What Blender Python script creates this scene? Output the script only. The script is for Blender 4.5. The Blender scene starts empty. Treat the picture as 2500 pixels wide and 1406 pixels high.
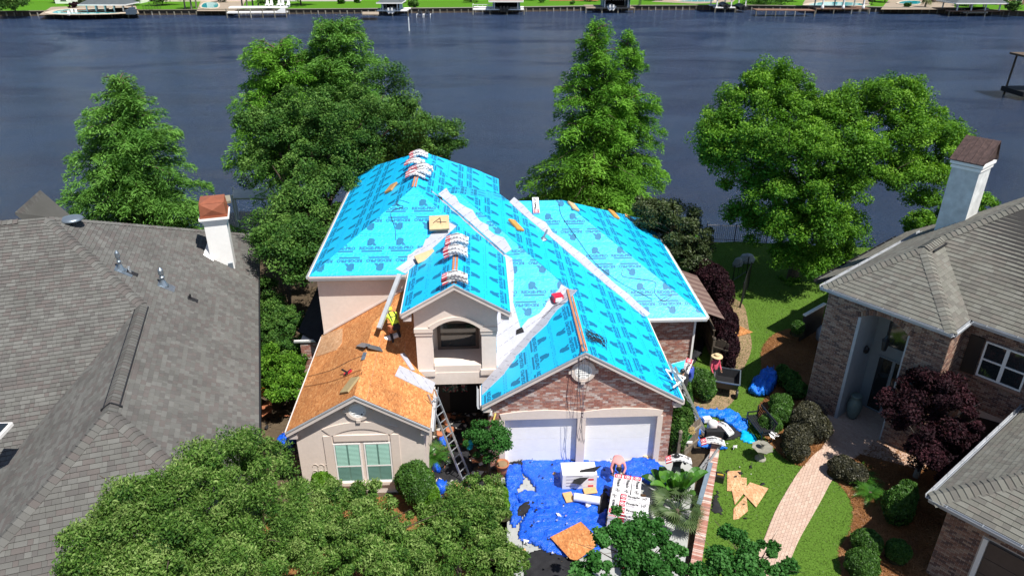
import bpy, math, random
import numpy as np
from mathutils import Vector, Matrix, noise
R = math.radians
scene = bpy.context.scene
COL = scene.collection
# ---------------------------------------------------------------- camera, sky, sun, exposure
F = 1750.0; PITCH = math.atan(873.0 / F); YAW = R(2.63); CAMH = 18.75
cam_d = bpy.data.cameras.new('camera'); cam = bpy.data.objects.new('camera', cam_d); COL.objects.link(cam)
cam.location = (0, 0, CAMH); cam.rotation_euler = (math.pi / 2 - PITCH, 0, -YAW)
cam_d.sensor_fit = 'HORIZONTAL'; cam_d.sensor_width = 36; cam_d.lens = 36 * F / 2500.0
cam_d.clip_start = .1; cam_d.clip_end = 5000
scene.camera = cam
SUN = Vector((.385, -.39, 1.0)).normalized()
w = bpy.data.worlds.new('World'); scene.world = w; w.use_nodes = True
nt = w.node_tree; bg = nt.nodes['Background']
sky = nt.nodes.new('ShaderNodeTexSky'); sky.sky_type = 'NISHITA'; sky.sun_disc = False
sky.sun_elevation = math.asin(SUN.z); sky.sun_rotation = math.atan2(SUN.x, SUN.y)
sky.air_density = 1.0; sky.dust_density = .6; sky.ozone_density = 1.2
nt.links.new(sky.outputs[0], bg.inputs[0]); bg.inputs[1].default_value = .065
sd = bpy.data.lights.new('sun', 'SUN'); so = bpy.data.objects.new('sun', sd); COL.objects.link(so)
sd.energy = 4.4; sd.angle = R(.5); sd.color = (1, .955, .88)
so.location = (20, -20, 60); so.rotation_euler = SUN.to_track_quat('Z', 'Y').to_euler()
scene.view_settings.view_transform = 'Standard'; scene.view_settings.look = 'None'
scene.view_settings.gamma = 1; scene.view_settings.use_curve_mapping = False
scene.view_settings.exposure = 0.6
# ---------------------------------------------------------------- measuring: sight lines of the surveyed camera onto known planes
_c, _s = math.cos(PITCH), math.sin(PITCH)
FW = np.array([math.sin(YAW) * _c, math.cos(YAW) * _c, -_s]); RT = np.array([math.cos(YAW), -math.sin(YAW), 0.]); UP = np.cross(RT, FW)
CP = np.array([0, 0, CAMH])
def ray(px, py): return FW + RT * (px - 1250) / F + UP * (703 - py) / F
def G(px, py, z=0.):
    r = ray(px, py); return CP + r * (z - CAMH) / r[2]
def at(px, py, Y):
    r = ray(px, py); return CP + r * Y / r[1]
def PL(px, py, n, d):
    n = np.array(n, float); r = ray(px, py); return CP + r * (d - n @ CP) / (n @ r)
def PJ(p):
    v = np.asarray(p, float) - CP; d = v @ FW
    return 1250 + F * (v @ RT) / d, 703 - F * (v @ UP) / d, d
def seen(p, m=0):
    x, y, d = PJ(p); return d > 0 and -m < x < 2500 + m and -m < y < 1406 + m
# ---------------------------------------------------------------- objects
WL = {}
def tag(o, label=None, cat=None, group=None, kind=None):
    if label: o['label'] = label
    if cat: o['category'] = cat
    if group: o['group'] = group
    if kind: o['kind'] = kind
    return o
def thing(name, loc, label, cat, group=None, rz=0.):
    o = bpy.data.objects.new(name, None); COL.objects.link(o); o.location = loc; o.rotation_euler = (0, 0, rz)
    o.empty_display_size = .2
    WL[o.name] = np.array(loc, float)
    return tag(o, label, cat, group)
def wl(o): return WL.get(o.name, np.zeros(3)) if o else np.zeros(3)
def link(name, me, parent=None, loc=None, local=False):
    """me is given in world coordinates unless local"""
    o = bpy.data.objects.new(name, me); COL.objects.link(o)
    if parent: o.parent = parent
    if not local:
        off = wl(parent) if parent else (np.array(loc, float) if loc is not None else np.zeros(3))
        if np.any(off): me.transform(Matrix.Translation(Vector(-off)))
        if not parent: o.location = off
        WL[o.name] = off
    else:
        if loc is not None: o.location = loc
        WL[o.name] = wl(parent) if parent else np.array(loc if loc is not None else (0, 0, 0), float)
    return o
class MB:
    def __init__(s): s.v = []; s.f = []; s.m = []; s.r = []
    def add(s, vs, fs, m=0, r=None):
        n = len(s.v); s.v += [tuple(map(float, p)) for p in vs]; r = random.random() if r is None else r
        for f in fs: s.f.append(tuple(n + i for i in f)); s.m.append(m); s.r.append(r)
        return s
    def box(s, c, sz, rz=0., m=0, r=None, ax=None):
        hx, hy, hz = sz[0] / 2, sz[1] / 2, sz[2] / 2
        if ax is None: ax = [np.array([math.cos(rz), math.sin(rz), 0]), np.array([-math.sin(rz), math.cos(rz), 0]), np.array([0, 0, 1.])]
        c = np.array(c, float)
        vs = [c + ax[0] * hx * a + ax[1] * hy * b + ax[2] * hz * d for d in (-1, 1) for a, b in ((-1, -1), (1, -1), (1, 1), (-1, 1))]
        return s.add(vs, [(3, 2, 1, 0), (4, 5, 6, 7), (0, 1, 5, 4), (1, 2, 6, 5), (2, 3, 7, 6), (3, 0, 4, 7)], m, r)
    def bb(s, x0, x1, y0, y1, z0, z1, m=0, r=None): return s.box(((x0 + x1) / 2, (y0 + y1) / 2, (z0 + z1) / 2), (x1 - x0, y1 - y0, z1 - z0), 0, m, r)
    def prism(s, pts, ext, m=0, r=None):
        n = len(pts); pts = [np.array(p, float) for p in pts]; e = np.array(ext, float)
        vs = pts + [p + e for p in pts]
        fs = [tuple(range(n))[::-1], tuple(range(n, 2 * n))] + [(i, (i + 1) % n, n + (i + 1) % n, n + i) for i in range(n)]
        return s.add(vs, fs, m, r)
    def poly(s, pts, m=0, r=None): return s.add(pts, [tuple(range(len(pts)))], m, r)
    def bar(s, a, b, w, h, m=0, r=None, upv=(0, 0, 1)):
        a = np.array(a, float); b = np.array(b, float); d = b - a; L = np.linalg.norm(d); d = d / L
        u = np.array(upv, float)
        if abs(d @ u) > .98: u = np.array([1., 0, 0])
        x = np.cross(d, u); x /= np.linalg.norm(x); z = np.cross(x, d)
        return s.box((a + b) / 2, (L, w, h), 0, m, r, [d, x, z])
    def tube(s, pts, rad, n=6, m=0, r=None, cap=True):
        pts = [np.array(p, float) for p in pts]; k = len(pts); rad = rad if hasattr(rad, '__len__') else [rad] * k
        vs = []; u = None
        for i, p in enumerate(pts):
            d = pts[min(i + 1, k - 1)] - pts[max(i - 1, 0)]; d = d / (np.linalg.norm(d) + 1e-9)
            if u is None: u = np.cross(d, (0, 0, 1.) if abs(d[2]) < .9 else (1., 0, 0))
            u = u - d * (u @ d); u /= np.linalg.norm(u) + 1e-9; v = np.cross(d, u)
            vs += [p + (u * math.cos(t) + v * math.sin(t)) * rad[i] for t in [2 * math.pi * j / n for j in range(n)]]
        fs = [(i * n + j, i * n + (j + 1) % n, (i + 1) * n + (j + 1) % n, (i + 1) * n + j) for i in range(k - 1) for j in range(n)]
        if cap: fs += [tuple(range(n))[::-1], tuple(range((k - 1) * n, k * n))]
        return s.add(vs, fs, m, r)
    def lathe(s, c, prof, n=16, m=0, r=None, sx=1., sy=1.):
        c = np.array(c, float); vs = []
        for (rr, z) in prof: vs += [c + np.array([rr * sx * math.cos(2 * math.pi * j / n), rr * sy * math.sin(2 * math.pi * j / n), z]) for j in range(n)]
        k = len(prof)
        fs = [(i * n + j, i * n + (j + 1) % n, (i + 1) * n + (j + 1) % n, (i + 1) * n + j) for i in range(k - 1) for j in range(n)]
        fs += [tuple(range(n))[::-1], tuple(range((k - 1) * n, k * n))]
        return s.add(vs, fs, m, r)
    def mesh(s, name, mats, smooth=False):
        me = bpy.data.meshes.new(name); me.from_pydata(s.v, [], s.f)
        for q in (mats if isinstance(mats, (list, tuple)) else [mats]): me.materials.append(q)
        me.polygons.foreach_set('material_index', s.m)
        a = me.attributes.new('rnd', 'FLOAT', 'FACE'); a.data.foreach_set('value', s.r)
        if smooth: me.polygons.foreach_set('use_smooth', [True] * len(s.f))
        me.update(); return me
    def build(s, name, mats, parent=None, smooth=False, loc=None, **k):
        me = s.mesh(name, mats, smooth)
        if parent is None and loc is None and s.v:
            a = np.array(s.v); loc = ((a[:, 0].min() + a[:, 0].max()) / 2, (a[:, 1].min() + a[:, 1].max()) / 2, a[:, 2].min())
        o = link(name, me, parent, loc); return tag(o, **k)
def copy_tree(o, parent=None):
    c = o.copy(); COL.objects.link(c)
    if parent: c.parent = parent
    WL[c.name] = wl(parent) if parent else np.array(o.location)
    for ch in [q for q in o.children]: copy_tree(ch, c)
    return c
# ---------------------------------------------------------------- materials
def N(t, ty, **k):
    n = t.nodes.new(ty)
    for a, b in k.items(): setattr(n, a, b)
    return n
def base(name, rough=.8, spec=.5, metal=0):
    m = bpy.data.materials.new(name); m.use_nodes = True; t = m.node_tree; p = t.nodes['Principled BSDF']
    p.inputs['Roughness'].default_value = rough; p.inputs['Metallic'].default_value = metal
    p.inputs['Specular IOR Level'].default_value = spec
    return m, t, p
def ramp(t, cols, interp='LINEAR'):
    r = N(t, 'ShaderNodeValToRGB'); r.color_ramp.interpolation = interp
    el = r.color_ramp.elements; n = len(cols)
    while len(el) < n: el.new(.5)
    for i, c in enumerate(cols):
        el[i].position = i / (n if interp == 'CONSTANT' else max(1, n - 1)); el[i].color = (*c[:3], 1)
    return r
def rndval(t):
    a = N(t, 'ShaderNodeAttribute', attribute_name='rnd'); oi = N(t, 'ShaderNodeObjectInfo')
    ad = N(t, 'ShaderNodeMath', operation='ADD'); fr = N(t, 'ShaderNodeMath', operation='FRACT')
    t.links.new(a.outputs['Fac'], ad.inputs[0]); t.links.new(oi.outputs['Random'], ad.inputs[1]); t.links.new(ad.outputs[0], fr.inputs[0])
    return fr.outputs[0]
def noise_n(t, scale, detail=4, coords='Object', rough=.6, dist=0, vec=None):
    n = N(t, 'ShaderNodeTexNoise'); n.inputs['Scale'].default_value = scale; n.inputs['Detail'].default_value = detail
    n.inputs['Roughness'].default_value = rough; n.inputs['Distortion'].default_value = dist
    if vec is None:
        c = N(t, 'ShaderNodeTexCoord'); vec = c.outputs[coords]
    t.links.new(vec, n.inputs['Vector']); return n
def mulcol(t, col, fac, lo, hi):
    mr = N(t, 'ShaderNodeMapRange'); mr.inputs['To Min'].default_value = lo; mr.inputs['To Max'].default_value = hi
    mr.inputs['From Min'].default_value = .25; mr.inputs['From Max'].default_value = .75
    t.links.new(fac, mr.inputs['Value'])
    mx = N(t, 'ShaderNodeMix', data_type='RGBA', blend_type='MULTIPLY'); mx.inputs[0].default_value = 1
    t.links.new(col, mx.inputs[6]); t.links.new(mr.outputs[0], mx.inputs[7]); return mx.outputs[2]
def bump_n(t, p, h, strength, dist=.02):
    b = N(t, 'ShaderNodeBump'); b.inputs['Strength'].default_value = strength; b.inputs['Distance'].default_value = dist
    t.links.new(h, b.inputs['Height']); t.links.new(b.outputs[0], p.inputs['Normal'])
def M(name, col, rough=.8, var=.18, scale=6., bump=.2, bscale=40., spec=.35, metal=0, pal=None, big=.12, bigscale=.6, interp='CONSTANT'):
    """col tinted by two noises; pal = palette picked by each piece's own random value"""
    m, t, p = base(name, rough, spec, metal)
    if pal: r = ramp(t, pal, interp); t.links.new(rndval(t), r.inputs[0]); c = r.outputs[0]
    else:
        rg = N(t, 'ShaderNodeRGB'); rg.outputs[0].default_value = (*col, 1); c = rg.outputs[0]
    if var: c = mulcol(t, c, noise_n(t, scale, 5).outputs[0], 1 - var, 1 + var)
    if big: c = mulcol(t, c, noise_n(t, bigscale, 3).outputs[0], 1 - big, 1 + big)
    t.links.new(c, p.inputs['Base Color'])
    if bump: bump_n(t, p, noise_n(t, bscale, 3).outputs[0], bump, .01)
    return m
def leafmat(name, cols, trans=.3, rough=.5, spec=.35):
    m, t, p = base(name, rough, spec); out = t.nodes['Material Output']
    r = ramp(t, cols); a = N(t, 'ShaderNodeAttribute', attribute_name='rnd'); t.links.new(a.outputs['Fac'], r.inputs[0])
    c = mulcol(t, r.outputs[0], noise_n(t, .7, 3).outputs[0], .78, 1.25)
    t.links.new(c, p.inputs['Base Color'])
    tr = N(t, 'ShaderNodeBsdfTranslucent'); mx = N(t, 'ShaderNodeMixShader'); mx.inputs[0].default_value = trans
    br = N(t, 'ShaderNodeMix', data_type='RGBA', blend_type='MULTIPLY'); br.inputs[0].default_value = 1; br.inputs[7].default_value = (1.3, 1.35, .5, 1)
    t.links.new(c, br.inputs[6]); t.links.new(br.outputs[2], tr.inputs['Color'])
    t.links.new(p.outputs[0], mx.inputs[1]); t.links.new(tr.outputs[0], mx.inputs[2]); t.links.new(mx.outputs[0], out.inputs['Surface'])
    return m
m_stucco = M('stucco', (.76, .66, .59), .9, .05, 8, .25, 90, .2, big=.07)
m_stuccot = M('stucco_trim', (.72, .62, .55), .85, .04, 8, .15, 90, .2, big=.05)
m_fascia = M('fascia_paint', (.68, .60, .56), .55, .06, 5, .05, 40, .4)
m_white = M('white_paint', (.88, .87, .85), .5, .04, 4, .04, 30, .4, big=.04)
m_mortar = M('mortar', (.58, .51, .46), .95, .12, 30, .3, 120, .1)
m_brick = M('brick', None, .9, .22, 14, .35, 90, .15, pal=[(.40, .19, .145), (.46, .27, .215), (.36, .16, .125), (.52, .37, .32), (.43, .22, .17), (.31, .18, .155), (.49, .32, .27), (.58, .48, .43)], big=.1)
m_brickr = M('brown_brick', None, .9, .22, 14, .35, 90, .15, pal=[(.26, .155, .115), (.32, .20, .15), (.22, .125, .095), (.37, .26, .20), (.25, .145, .11), (.15, .095, .08), (.31, .22, .17), (.13, .085, .075)], big=.12)
m_paver = M('clay_paver', None, .9, .14, 12, .3, 60, .15, pal=[(.50, .36, .285), (.52, .38, .305), (.48, .34, .27), (.54, .41, .33), (.51, .37, .295), (.50, .365, .295)], big=.1)
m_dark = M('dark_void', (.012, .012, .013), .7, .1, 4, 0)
m_black = M('black_metal', (.018, .018, .02), .4, .2, 6, .05, spec=.5)
m_felt = M('black_felt', (.022, .022, .025), .9, .3, 4, .8, 9, .2)
m_galv = M('galvanised_steel', (.26, .31, .36), .38, .15, 6, .05, 20, .5, metal=.7)
m_alu = M('aluminium', (.5, .52, .54), .35, .12, 8, .03, 30, .5, metal=.6)
m_gutr = M('grey_gutter', (.40, .42, .45), .5, .1, 5, .05, 30, .4)
m_copper = M('copper_cap', (.36, .12, .065), .5, .15, 3, .05, 10, .5, metal=.3)
m_concrete = M('concrete', (.36, .37, .36), .9, .1, 5, .3, 60, .2, big=.12)
m_wood = M('weathered_wood', None, .9, .2, 6, .4, 40, .15, pal=[(.20, .165, .13), (.24, .20, .16), (.17, .14, .115), (.27, .235, .19)])
m_lumber = M('pine_lumber', (.62, .38, .17), .75, .14, 9, .2, 50, .3)
m_ridgewood = M('bare_ridge_wood', (.45, .20, .10), .8, .3, 14, .3, 40, .2)
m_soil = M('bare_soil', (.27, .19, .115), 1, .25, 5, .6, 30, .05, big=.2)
m_terra = M('terracotta', (.42, .16, .08), .8, .15, 8, .1, 40, .2)
def osb_mat(name, c1, c2, c3):
    m, t, p = base(name, .75, .3)
    tc = N(t, 'ShaderNodeTexCoord'); mp = N(t, 'ShaderNodeMapping'); mp.inputs['Scale'].default_value = (1, .45, 1); mp.inputs['Rotation'].default_value = (0, 0, .5)
    t.links.new(tc.outputs['Object'], mp.inputs[0])
    v = N(t, 'ShaderNodeTexVoronoi', feature='F1'); v.inputs['Scale'].default_value = 22; v.inputs['Randomness'].default_value = 1
    ns = noise_n(t, 9, 3, vec=mp.outputs[0]); ad = N(t, 'ShaderNodeVectorMath', operation='MULTIPLY_ADD'); ad.inputs[1].default_value = (.25, .25, .25)
    t.links.new(ns.outputs['Color'], ad.inputs[0]); t.links.new(mp.outputs[0], ad.inputs[2]); t.links.new(ad.outputs[0], v.inputs['Vector'])
    sp = N(t, 'ShaderNodeSeparateColor'); t.links.new(v.outputs['Color'], sp.inputs[0])
    r = ramp(t, [c1, c2, c2, c3]); t.links.new(sp.outputs[0], r.inputs[0])
    c = mulcol(t, r.outputs[0], noise_n(t, 1.1, 5).outputs[0], .78, 1.18)
    rv = N(t, 'ShaderNodeMapRange'); rv.inputs['To Min'].default_value = .9; rv.inputs['To Max'].default_value = 1.08; t.links.new(rndval(t), rv.inputs[0])
    mx = N(t, 'ShaderNodeMix', data_type='RGBA', blend_type='MULTIPLY'); mx.inputs[0].default_value = 1; t.links.new(c, mx.inputs[6]); t.links.new(rv.outputs[0], mx.inputs[7])
    t.links.new(mx.outputs[2], p.inputs['Base Color']); bump_n(t, p, sp.outputs[0], .2, .004); return m
m_osb = osb_mat('osb', (.33, .12, .04), (.50, .20, .065), (.66, .33, .13))
m_osb2 = osb_mat('weathered_osb', (.42, .21, .10), (.56, .32, .17), (.68, .45, .27))
def membrane(name, col, col2, rough, spec=.6):
    m, t, p = base(name, rough, spec)
    n1 = noise_n(t, 1.8, 7, rough=.7, dist=.5); r = ramp(t, [col, col2]); t.links.new(n1.outputs[0], r.inputs[0])
    t.links.new(r.outputs[0], p.inputs['Base Color'])
    n2 = noise_n(t, 6, 6, dist=1.2); bump_n(t, p, n2.outputs[0], .6, .03); return m
m_blue = membrane('cyan_underlayment', (.0, .46, .92), (.0, .57, .97), .43, 1.0)
m_ink = M('dark_ink', (.0, .16, .32), .5, 0, bump=0, spec=.7, big=0)
m_wmem = membrane('white_underlayment', (.30, .31, .37), (.54, .55, .61), .6, .3)
m_inkg = M('grey_ink', (.16, .15, .2), .7, 0, bump=0, big=0)
def tarp_mat(name, c1, c2):
    m, t, p = base(name, .3, .5)
    n1 = noise_n(t, 3.5, 6, dist=1.6, rough=.7); r = ramp(t, [c1, c2, c2]); t.links.new(n1.outputs[0], r.inputs[0]); t.links.new(r.outputs[0], p.inputs['Base Color'])
    n2 = noise_n(t, 3, 6, dist=2.2); bump_n(t, p, n2.outputs[0], .9, .10); return m
m_tarp = tarp_mat('blue_tarp', (.0, .04, .40), (.012, .115, .72))
m_tarp2 = tarp_mat('light_blue_tarp', (.0, .11, .60), (.01, .18, .78))
m_wrap = M('white_wrapper', (.78, .77, .78), .35, .05, 5, .3, 12, .5, big=.05)
m_red = M('red_print', (.62, .02, .055), .4, .04, 5, .05)
m_inkb = M('black_ink', (.03, .03, .035), .5, 0, bump=0, big=0)
m_shin = M('asphalt_shingle', None, .95, .12, 60, .5, 150, .15, pal=[(.112, .110, .104), (.126, .125, .118), (.118, .106, .101), (.136, .135, .128), (.106, .101, .097), (.120, .110, .105), (.128, .127, .119), (.146, .145, .137)], big=.16, bigscale=.7)
m_shinr = M('taupe_shingle', None, .95, .12, 60, .5, 150, .15, pal=[(.155, .153, .134), (.172, .170, .150), (.145, .137, .122), (.184, .182, .162), (.162, .152, .135), (.136, .131, .118), (.168, .164, .144)], big=.16, bigscale=.7)
m_shinbase = M('shingle_base', (.045, .043, .042), 1, .1, 20, .2)  # dark base sheet that shows in the joints between shingles
m_glass = M('window_glass', (.02, .026, .03), .06, 0, bump=0, spec=.9, big=.3)
m_bark = M('bark', (.11, .085, .065), .95, .3, 6, .8, 20, .1)
m_barkg = M('grey_bark', (.22, .20, .18), .95, .25, 6, .7, 20, .1)
L_cyp = leafmat('cypress_foliage', [(.04, .125, .025), (.10, .24, .042), (.19, .39, .08)], .3, .7, .15)
L_cyp2 = leafmat('fresh_cypress_foliage', [(.04, .12, .015), (.10, .26, .025), (.20, .42, .055)], .3, .7, .15)
L_oak = leafmat('dark_oak_foliage', [(.014, .055, .010), (.05, .135, .02), (.135, .25, .05)], .2, .6, .2)
L_oakf = leafmat('front_oak_foliage', [(.022, .075, .012), (.09, .19, .028), (.26, .36, .11)], .22, .6, .2)
L_bright = leafmat('bright_foliage', [(.025, .09, .008), (.085, .22, .016), (.20, .38, .04)], .3, .6, .2)
L_maple = leafmat('dark_maple_foliage', [(.015, .07, .012), (.035, .14, .022), (.075, .21, .05)], .25, .6, .2)
L_purple = leafmat('purple_foliage', [(.010, .004, .007), (.020, .007, .011), (.050, .015, .021)], .15, .7, .15)
L_olive = leafmat('olive_foliage', [(.025, .04, .014), (.05, .075, .025), (.085, .115, .04)], .2)
L_box = leafmat('boxwood_foliage', [(.025, .075, .010), (.05, .13, .018), (.09, .20, .03)], .2)
L_lime = leafmat('lime_foliage', [(.06, .15, .01), (.10, .24, .015), (.17, .34, .03)], .3)
L_dim = leafmat('purplish_green_foliage', [(.022, .024, .016), (.052, .052, .030), (.11, .105, .06)], .15)
L_trop = leafmat('tropical_leaf', [(.03, .11, .012), (.055, .18, .02), (.10, .25, .035)], .25, .3, .6)
L_grass = leafmat('grass_blades', [(.06, .12, .014), (.10, .175, .024), (.20, .25, .07)], .3)
L_straw = leafmat('pine_straw_needles', [(.16, .065, .022), (.28, .125, .045), (.38, .2, .085)], .1)
# ---------------------------------------------------------------- text
_tc = {}
def text2d(s, bold=.0):
    k = (s, bold)
    if k in _tc: return _tc[k]
    cu = bpy.data.curves.new('t', 'FONT'); cu.body = s; cu.resolution_u = 2; cu.offset = bold; cu.size = 1
    o = bpy.data.objects.new('t', cu); COL.objects.link(o)
    me = o.to_mesh(); V = np.array([v.co[:2] for v in me.vertices]); P = [tuple(p.vertices) for p in me.polygons]
    o.to_mesh_clear(); bpy.data.objects.remove(o); bpy.data.curves.remove(cu)
    V -= V.min(0); V /= V[:, 1].max()
    _tc[k] = (V, P); return _tc[k]
def place_text(s, x0, y0, wd, h, bold=.02, rot=0):
    """list of 2-D polygons of the text filling a wd x h box at x0,y0"""
    V, P = text2d(s, bold); q = V.copy(); q[:, 0] *= wd / q[:, 0].max(); q[:, 1] *= h
    if rot: q = np.stack([wd - q[:, 0], h - q[:, 1]], 1)
    q += (x0, y0)
    return [[tuple(q[i]) for i in p] for p in P]
def clip(poly, cx):
    """Sutherland-Hodgman against a convex counter-clockwise polygon"""
    out = poly; n = len(cx)
    for i in range(n):
        (ax, ay), (bx, by) = cx[i], cx[(i + 1) % n]; inp = out; out = []
        if not inp: return []
        ex, ey = bx - ax, by - ay
        dd = [ex * (p[1] - ay) - ey * (p[0] - ax) for p in inp]
        for j in range(len(inp)):
            p, q = inp[j - 1], inp[j]; dp, dq = dd[j - 1], dd[j]
            if (dp >= 0) != (dq >= 0):
                s_ = dp / (dp - dq); out.append((p[0] + (q[0] - p[0]) * s_, p[1] + (q[1] - p[1]) * s_))
            if dq >= 0: out.append(q)
    return out
def area(p): return .5 * sum(p[i - 1][0] * p[i][1] - p[i][0] * p[i - 1][1] for i in range(len(p)))
def ccw(p): return p if area(p) > 0 else p[::-1]
class Face:
    """a planar face: 2-D coordinates a (along), b (up the slope); lift along the normal"""
    def __init__(s, pts, along=None, origin=None, out=None, up=None):
        pts = [np.array(p, float) for p in pts]; s.o = pts[0] if origin is None else np.array(origin, float)
        nn = np.zeros(3)
        for i in range(len(pts)): nn += np.cross(pts[i - 1] - pts[0], pts[i] - pts[0])
        s.n = nn / np.linalg.norm(nn)
        s.o = s.o - s.n * ((s.o - pts[0]) @ s.n)
        if out is not None:
            if s.n @ np.array(out, float) < 0: s.n = -s.n
        elif s.n[2] < 0: s.n = -s.n
        a = np.array(along, float) if along is not None else np.cross(np.array(up, float), s.n)
        s.a = a - s.n * (a @ s.n); s.a /= np.linalg.norm(s.a); s.b = np.cross(s.n, s.a)
        s.p3 = pts; s.p = ccw([s.to2(p) for p in pts])
    def to2(s, p): d = np.array(p, float) - s.o; return float(d @ s.a), float(d @ s.b)
    def to3(s, q, h=0.): return s.o + s.a * q[0] + s.b * q[1] + s.n * h
    def bounds(s):
        xs = [q[0] for q in s.p]; ys = [q[1] for q in s.p]; return min(xs), max(xs), min(ys), max(ys)
def slab(mb, F_, poly, h0, h1, b0, b1, m=0, r=None, basez=0.):
    """piece on a face: height h0 at b0 to h1 at b1, with its edges"""
    if len(poly) < 3 or abs(area(poly)) < 2e-4: return
    n = len(poly); top = [F_.to3(q, h0 + (h1 - h0) * (q[1] - b0) / (b1 - b0)) for q in poly]; bot = [F_.to3(q, basez) for q in poly]
    mb.add(top + bot, [tuple(range(n))] + [(i, n + i, n + (i + 1) % n, (i + 1) % n) for i in range(n)], m, r)
def pieces(F_, rects, polys, hlo, hhi, name, mats, parent, budget, stuffname, gap=0.0, hrand=0.):
    """rects: (a0,a1,b0,b1). The pieces that show largest become objects (shared meshes), the rest one joined part"""
    cand = []; rest = MB(); cx = [ccw(p) for p in polys]
    def inn(q):
        for c in cx:
            if all((c[i][0] - c[i - 1][0]) * (q[1] - c[i - 1][1]) - (c[i][1] - c[i - 1][1]) * (q[0] - c[i - 1][0]) >= -1e-6 for i in range(len(c))): return True
        return False
    for (a0, a1, b0, b1) in rects:
        sub = [(a0 + gap, b0 + gap), (a1 - gap, b0 + gap), (a1 - gap, b1 - gap), (a0 + gap, b1 - gap)]
        A = (a1 - a0 - 2 * gap) * (b1 - b0 - 2 * gap)
        if all(inn(q) for q in sub):
            x, y, d = PJ(F_.to3(((a0 + a1) / 2, (b0 + b1) / 2)))
            cand.append((d if (-5 < x < 2505 and -5 < y < 1411) else 1e6 + d, (a0, a1, b0, b1))); continue
        for c in cx:
            q = clip(sub, c)
            if len(q) < 3: continue
            ar = abs(area(q))
            if ar < A * .04: continue
            slab(rest, F_, q, hlo, hhi, b0, b1)
    cand.sort(key=lambda c: c[0]); one = {}
    k = 0
    for d, (a0, a1, b0, b1) in cand:
        if k < budget and d < 1e5:
            key = (round(a1 - a0, 3), round(b1 - b0, 3), name)
            L, Hh = a1 - a0 - 2 * gap, b1 - b0 - 2 * gap
            if key not in one:
                mb = MB(); t = [(-L / 2, -Hh / 2, hlo), (L / 2, -Hh / 2, hlo), (L / 2, Hh / 2, hhi), (-L / 2, Hh / 2, hhi)]
                bt = [(x, y, 0) for x, y, z in t]
                mb.add(t + bt, [(0, 1, 2, 3)] + [(i, 4 + i, 4 + (i + 1) % 4, (i + 1) % 4) for i in range(4)], 0, .0); one[key] = mb.mesh(name, mats)
            o = bpy.data.objects.new(name, one[key]); COL.objects.link(o); o.parent = parent
            c = F_.to3(((a0 + a1) / 2, (b0 + b1) / 2), random.uniform(0, hrand)) - wl(parent)
            mt = Matrix(((F_.a[0], F_.b[0], F_.n[0], c[0]), (F_.a[1], F_.b[1], F_.n[1], c[1]), (F_.a[2], F_.b[2], F_.n[2], c[2]), (0, 0, 0, 1)))
            o.matrix_local = mt; k += 1
        else: slab(rest, F_, [(a0 + gap, b0 + gap), (a1 - gap, b0 + gap), (a1 - gap, b1 - gap), (a0 + gap, b1 - gap)], hlo, hhi, b0, b1)
    if rest.f: rest.build(stuffname, mats, parent, kind='stuff')
    return k
def wall_poly(mb, pts, thick, m=0): mb.prism(pts, thick, m)
# ---------------------------------------------------------------- foliage
def rot_frames(n, rng):
    d = rng.normal(size=(n, 3)); return d / np.linalg.norm(d, axis=1)[:, None]
def leaves(name, C, Nn, T, l, w, rnd, mat, parent=None, loc=None, **k):
    n = len(C); T = T - Nn * np.sum(T * Nn, 1)[:, None]; T /= np.linalg.norm(T, axis=1)[:, None] + 1e-9
    S = np.cross(Nn, T); l = np.broadcast_to(l, n)[:, None]; w = np.broadcast_to(w, n)[:, None]
    V = np.empty((n, 4, 3)); V[:, 0] = C - T * l / 2; V[:, 1] = C + S * w / 2 + T * l * .05 + Nn * w * .15; V[:, 2] = C + T * l / 2; V[:, 3] = C - S * w / 2 + T * l * .05 + Nn * w * .15
    me = bpy.data.meshes.new(name); me.vertices.add(4 * n); me.vertices.foreach_set('co', V.reshape(-1).astype(np.float32))
    me.loops.add(4 * n); me.loops.foreach_set('vertex_index', np.arange(4 * n, dtype=np.int32))
    me.polygons.add(n); me.polygons.foreach_set('loop_start', np.arange(0, 4 * n, 4, dtype=np.int32)); me.polygons.foreach_set('loop_total', np.full(n, 4, dtype=np.int32))
    a = me.attributes.new('rnd', 'FLOAT', 'FACE'); a.data.foreach_set('value', np.clip(rnd, 0, 1).astype(np.float32))
    me.materials.append(mat); me.update(); o = link(name, me, parent, loc); return tag(o, **k)
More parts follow.
